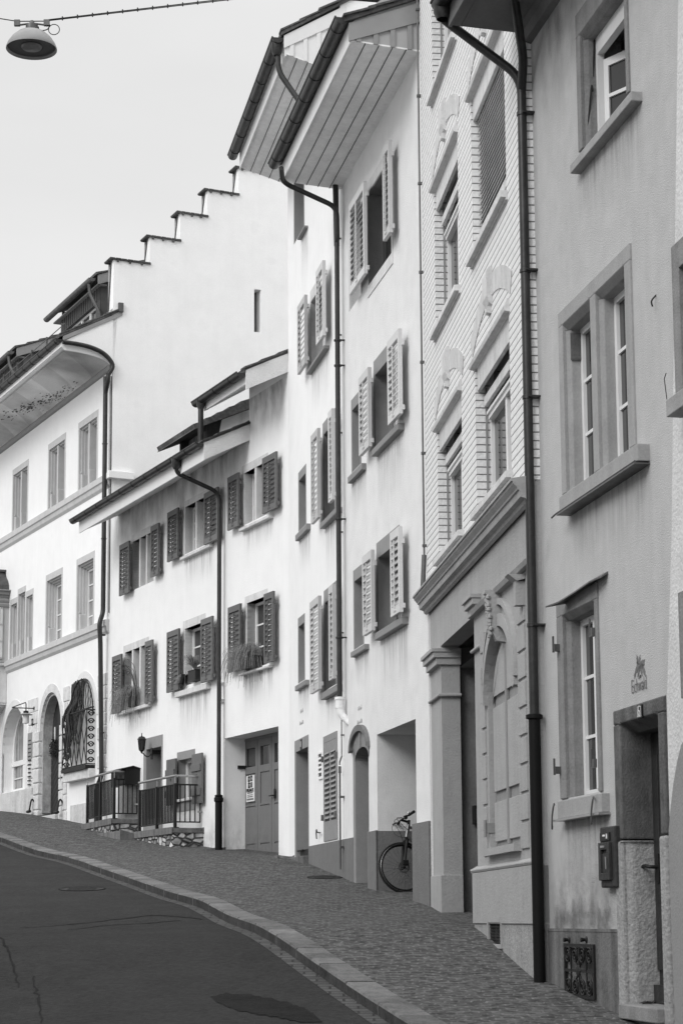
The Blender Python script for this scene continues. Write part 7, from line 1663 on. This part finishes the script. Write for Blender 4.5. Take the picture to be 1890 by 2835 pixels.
# ------------------------------------------------------------------ bicycle leaning in the passage
def bicycle():
    ga0 = E.P((1043, 2035))[0]; bb = R(20.6); tl = R(13)
    ph = c17(718, 1535); u = ga0+.34; q = E.Q(ph, u); hub = E.W(u, q[0], q[1])
    fw = Vector((-math.cos(bb), -math.sin(bb), 0)); lt = Vector((math.sin(bb), -math.cos(bb), 0)); up = Vector((0, 0, 1))
    up2 = up*math.cos(tl)-lt*math.sin(tl); lt2 = lt*math.cos(tl)+up*math.sin(tl)
    t = thing('bicycle', 'dark trekking bicycle leaning inside the open passage with its front wheel showing', 'bicycle', loc=(0, 0, 0))
    o = hub-up2*.35; t.matrix_world = Matrix(((fw.x, lt2.x, up2.x, o.x), (fw.y, lt2.y, up2.y, o.y), (fw.z, lt2.z, up2.z, o.z), (0, 0, 0, 1)))
    def wheel(cx, nm, disc=True):
        def circ(r, y=0, n=48): return [(cx+r*math.cos(2*math.pi*i/n), y, .35+r*math.sin(2*math.pi*i/n)) for i in range(n)]
        w = MB(); w.tube(circ(.334), .0165, 10, closed=True); w = w.obj(nm, TYRE, t, smooth=True)
        b = MB()
        for y in (-.010, .010): b.tube(circ(.311, y), .008, 6, closed=True)
        b.tube(circ(.298), .008, 6, closed=True); b.obj('rim', BLACK, w, smooth=True)
        b = MB(); 
        for y in (-.0155, .0155): b.tube(circ(.322, y), .0014, 5, closed=True)
        b.obj('reflective_stripe', SILV, w)
        b = MB()
        for i in range(28):
            q = 2*math.pi*i/28; s = .05 if i % 2 else -.05; o2 = q+(.5 if (i//2) % 2 else -.5); b.tube([(cx+.02*math.cos(o2), s*.6, .35+.02*math.sin(o2)), (cx+.296*math.cos(q), 0, .35+.296*math.sin(q))], .0013, 4)
        b.obj('spokes', ZINC, w)
        b = MB(); b.lathe((cx, 0, .35), [(0, -.055), (.018, -.055), (.02, -.03), (.014, -.02), (.014, .02), (.02, .03), (.018, .055), (0, .055)], 16, 'y'); b.obj('hub', BLACK, w)
        b = MB(); n = 28
        for i in range(n):
            q0, q1 = 2*math.pi*i/n, 2*math.pi*(i+1)/n; r0, r1 = .055+.006*(i % 2), .078
            b.prism_y([(cx+r0*math.cos(q0), .35+r0*math.sin(q0)), (cx+r0*math.cos(q1), .35+r0*math.sin(q1)), (cx+r1*math.cos(q1), .35+r1*math.sin(q1)), (cx+r1*math.cos(q0), .35+r1*math.sin(q0))], .030, .033)
        for i in range(6): q = i*math.pi/3; b.tube([(cx+.018*math.cos(q), .031, .35+.018*math.sin(q)), (cx+.06*math.cos(q+.5), .031, .35+.06*math.sin(q+.5))], .005, 5)
        b.obj('brake_disc', ZINCL, w)
    wheel(0, 'wheel'); wheel(-1.06, 'wheel')
    b = MB()
    for y in (-.055, .055): b.tube([(0, y, .35), (-.045, y, .60), (-.075, y*.9, .715)], [.014, .02, .021], 10)
    b.tube([(-.075, -.06, .715), (-.075, .06, .715)], .024, 10); b.tube([(-.075, 0, .72), (-.145, 0, .975)], .020, 10); b.obj('fork', BLACK, t, smooth=True)
    b = MB(); b.box(-.06, .03, .045, .075, .37, .44); b.obj('brake_caliper', BLACK, t, bevel=.008)
    H1, H0, BB, ST = (-.128, 0, .905), (-.098, 0, .79), (-.63, 0, .29), (-.79, 0, .80)
    b = MB(); b.tube([(-.09, 0, .765), (-.138, 0, .94)], .026, 12); b.tube([H1, ST], .019, 10); b.tube([H0, BB], [.026, .028], 12); b.tube([BB, (-.82, 0, .90)], .018, 10)
    for y in (-.05, .05): b.tube([BB, (-.8, y, .32), (-1.06, y*1.2, .35)], .011, 8); b.tube([ST, (-1.06, y*1.2, .35)], .009, 8)
    b.lathe(BB, [(0, -.045), (.028, -.045), (.028, .045), (0, .045)], 14, 'y'); b.obj('frame', SILVF, t, smooth=True)
    b = MB(); b.tube([(-.055, 0, .70), (-.20, 0, .63)], .022, 6); b.obj('mudguard_stub', BLACK, t)
    b = MB(); b.tube([(-.138, 0, .94), (-.148, 0, 1.00)], .021, 10); b.tube([(-.146, 0, .975), (-.04, 0, 1.005)], .017, 10); b.obj('stem', BLACK, t, smooth=True)
    b = MB(); b.tube(curve([(-.10, -.31, 1.03), (-.055, -.15, 1.01), (-.04, 0, 1.005), (-.055, .15, 1.01), (-.10, .31, 1.03)], 6), .012, 10); h = b.obj('handlebar', BLACK, t, smooth=True)
    for s in (-1, 1):
        b = MB(); b.tube([(-.075, .19*s, 1.018), (-.10, .32*s, 1.03)], [.017, .020], 10); b.obj('grip', TYRE, h, smooth=True)
        b = MB(); b.tube(curve([(-.05, .15*s, 1.01), (-.0, .19*s, 1.0), (-.0, .29*s, .985)]), .007, 6); b.lathe((-.05, .14*s, .995), [(0, -.02), (.022, -.012), (.022, .012), (0, .02)], 10, 'y'); b.obj('brake_lever', BLACK, h)
    b = MB(); b.lathe((-.07, .20, 1.045), [(0, .015), (.016, .01), (.02, -.008)], 12); b.obj('bell', SILV, h)
    b = MB(); b.tube(curve([(.0, -.10, 1.0), (.07, -.08, .92), (.06, -.03, .82), (-.0, .03, .76), (-.06, .03, .76)], 7), .0038, 5); b.cut(); b.tube(curve([(.0, .12, 1.0), (.10, .09, .96), (.02, .06, .80), (-.03, .06, .60), (-.02, .06, .42)], 7), .0038, 5); b.cut(); b.tube(curve([(-.0, .14, 1.0), (.06, .09, 1.0), (-.03, .05, .92), (-.11, .03, .86)], 7), .0038, 5); b.obj('brake_cable', BLACK, t)
    b = MB(); b.tube([(-.63, .06, .29), (-.475, .075, .40)], .011, 8); b.tube([(-.63, -.06, .29), (-.785, -.075, .18)], .011, 8); b.obj('crank', BLACK, t)
    for (x, y, z) in ((-.475, .13, .40), (-.785, -.13, .18)):
        b = MB(); 
        for dx in (-.045, .045): b.box(x+dx-.008, x+dx+.008, y-.05, y+.05, z-.012, z+.012)
        for dy in (-.045, .045): b.box(x-.05, x+.05, y+dy-.007, y+dy+.007, z-.012, z+.012)
        b.box(x-.012, x+.012, y-.05, y+.05, z-.01, z+.01); b.obj('pedal', BLACK, t)
    b = MB(); b.lathe((-.63, .045, .29), [(.07, 0), (.095, 0), (.095, .005), (.07, .005)], 28, 'y'); b.obj('chainring', ZINCL, t)
    b = MB(); b.add([(-1.0, -.08, .99), (-1.0, .08, .99), (-.9, .07, .995), (-.76, .02, .985), (-.70, 0, .975), (-.76, -.02, .985), (-.9, -.07, .995), (-.95, 0, .94), (-.75, 0, .95)], [(0, 6, 2, 1), (6, 5, 3, 2), (5, 4, 3), (0, 1, 7), (1, 2, 8, 7), (2, 3, 8), (3, 4, 8), (4, 5, 8), (5, 6, 8), (6, 0, 7, 8)]); b.tube([(-.82, 0, .90), (-.84, 0, .97)], .014, 8); b.obj('saddle', BLACK, t)
bicycle()
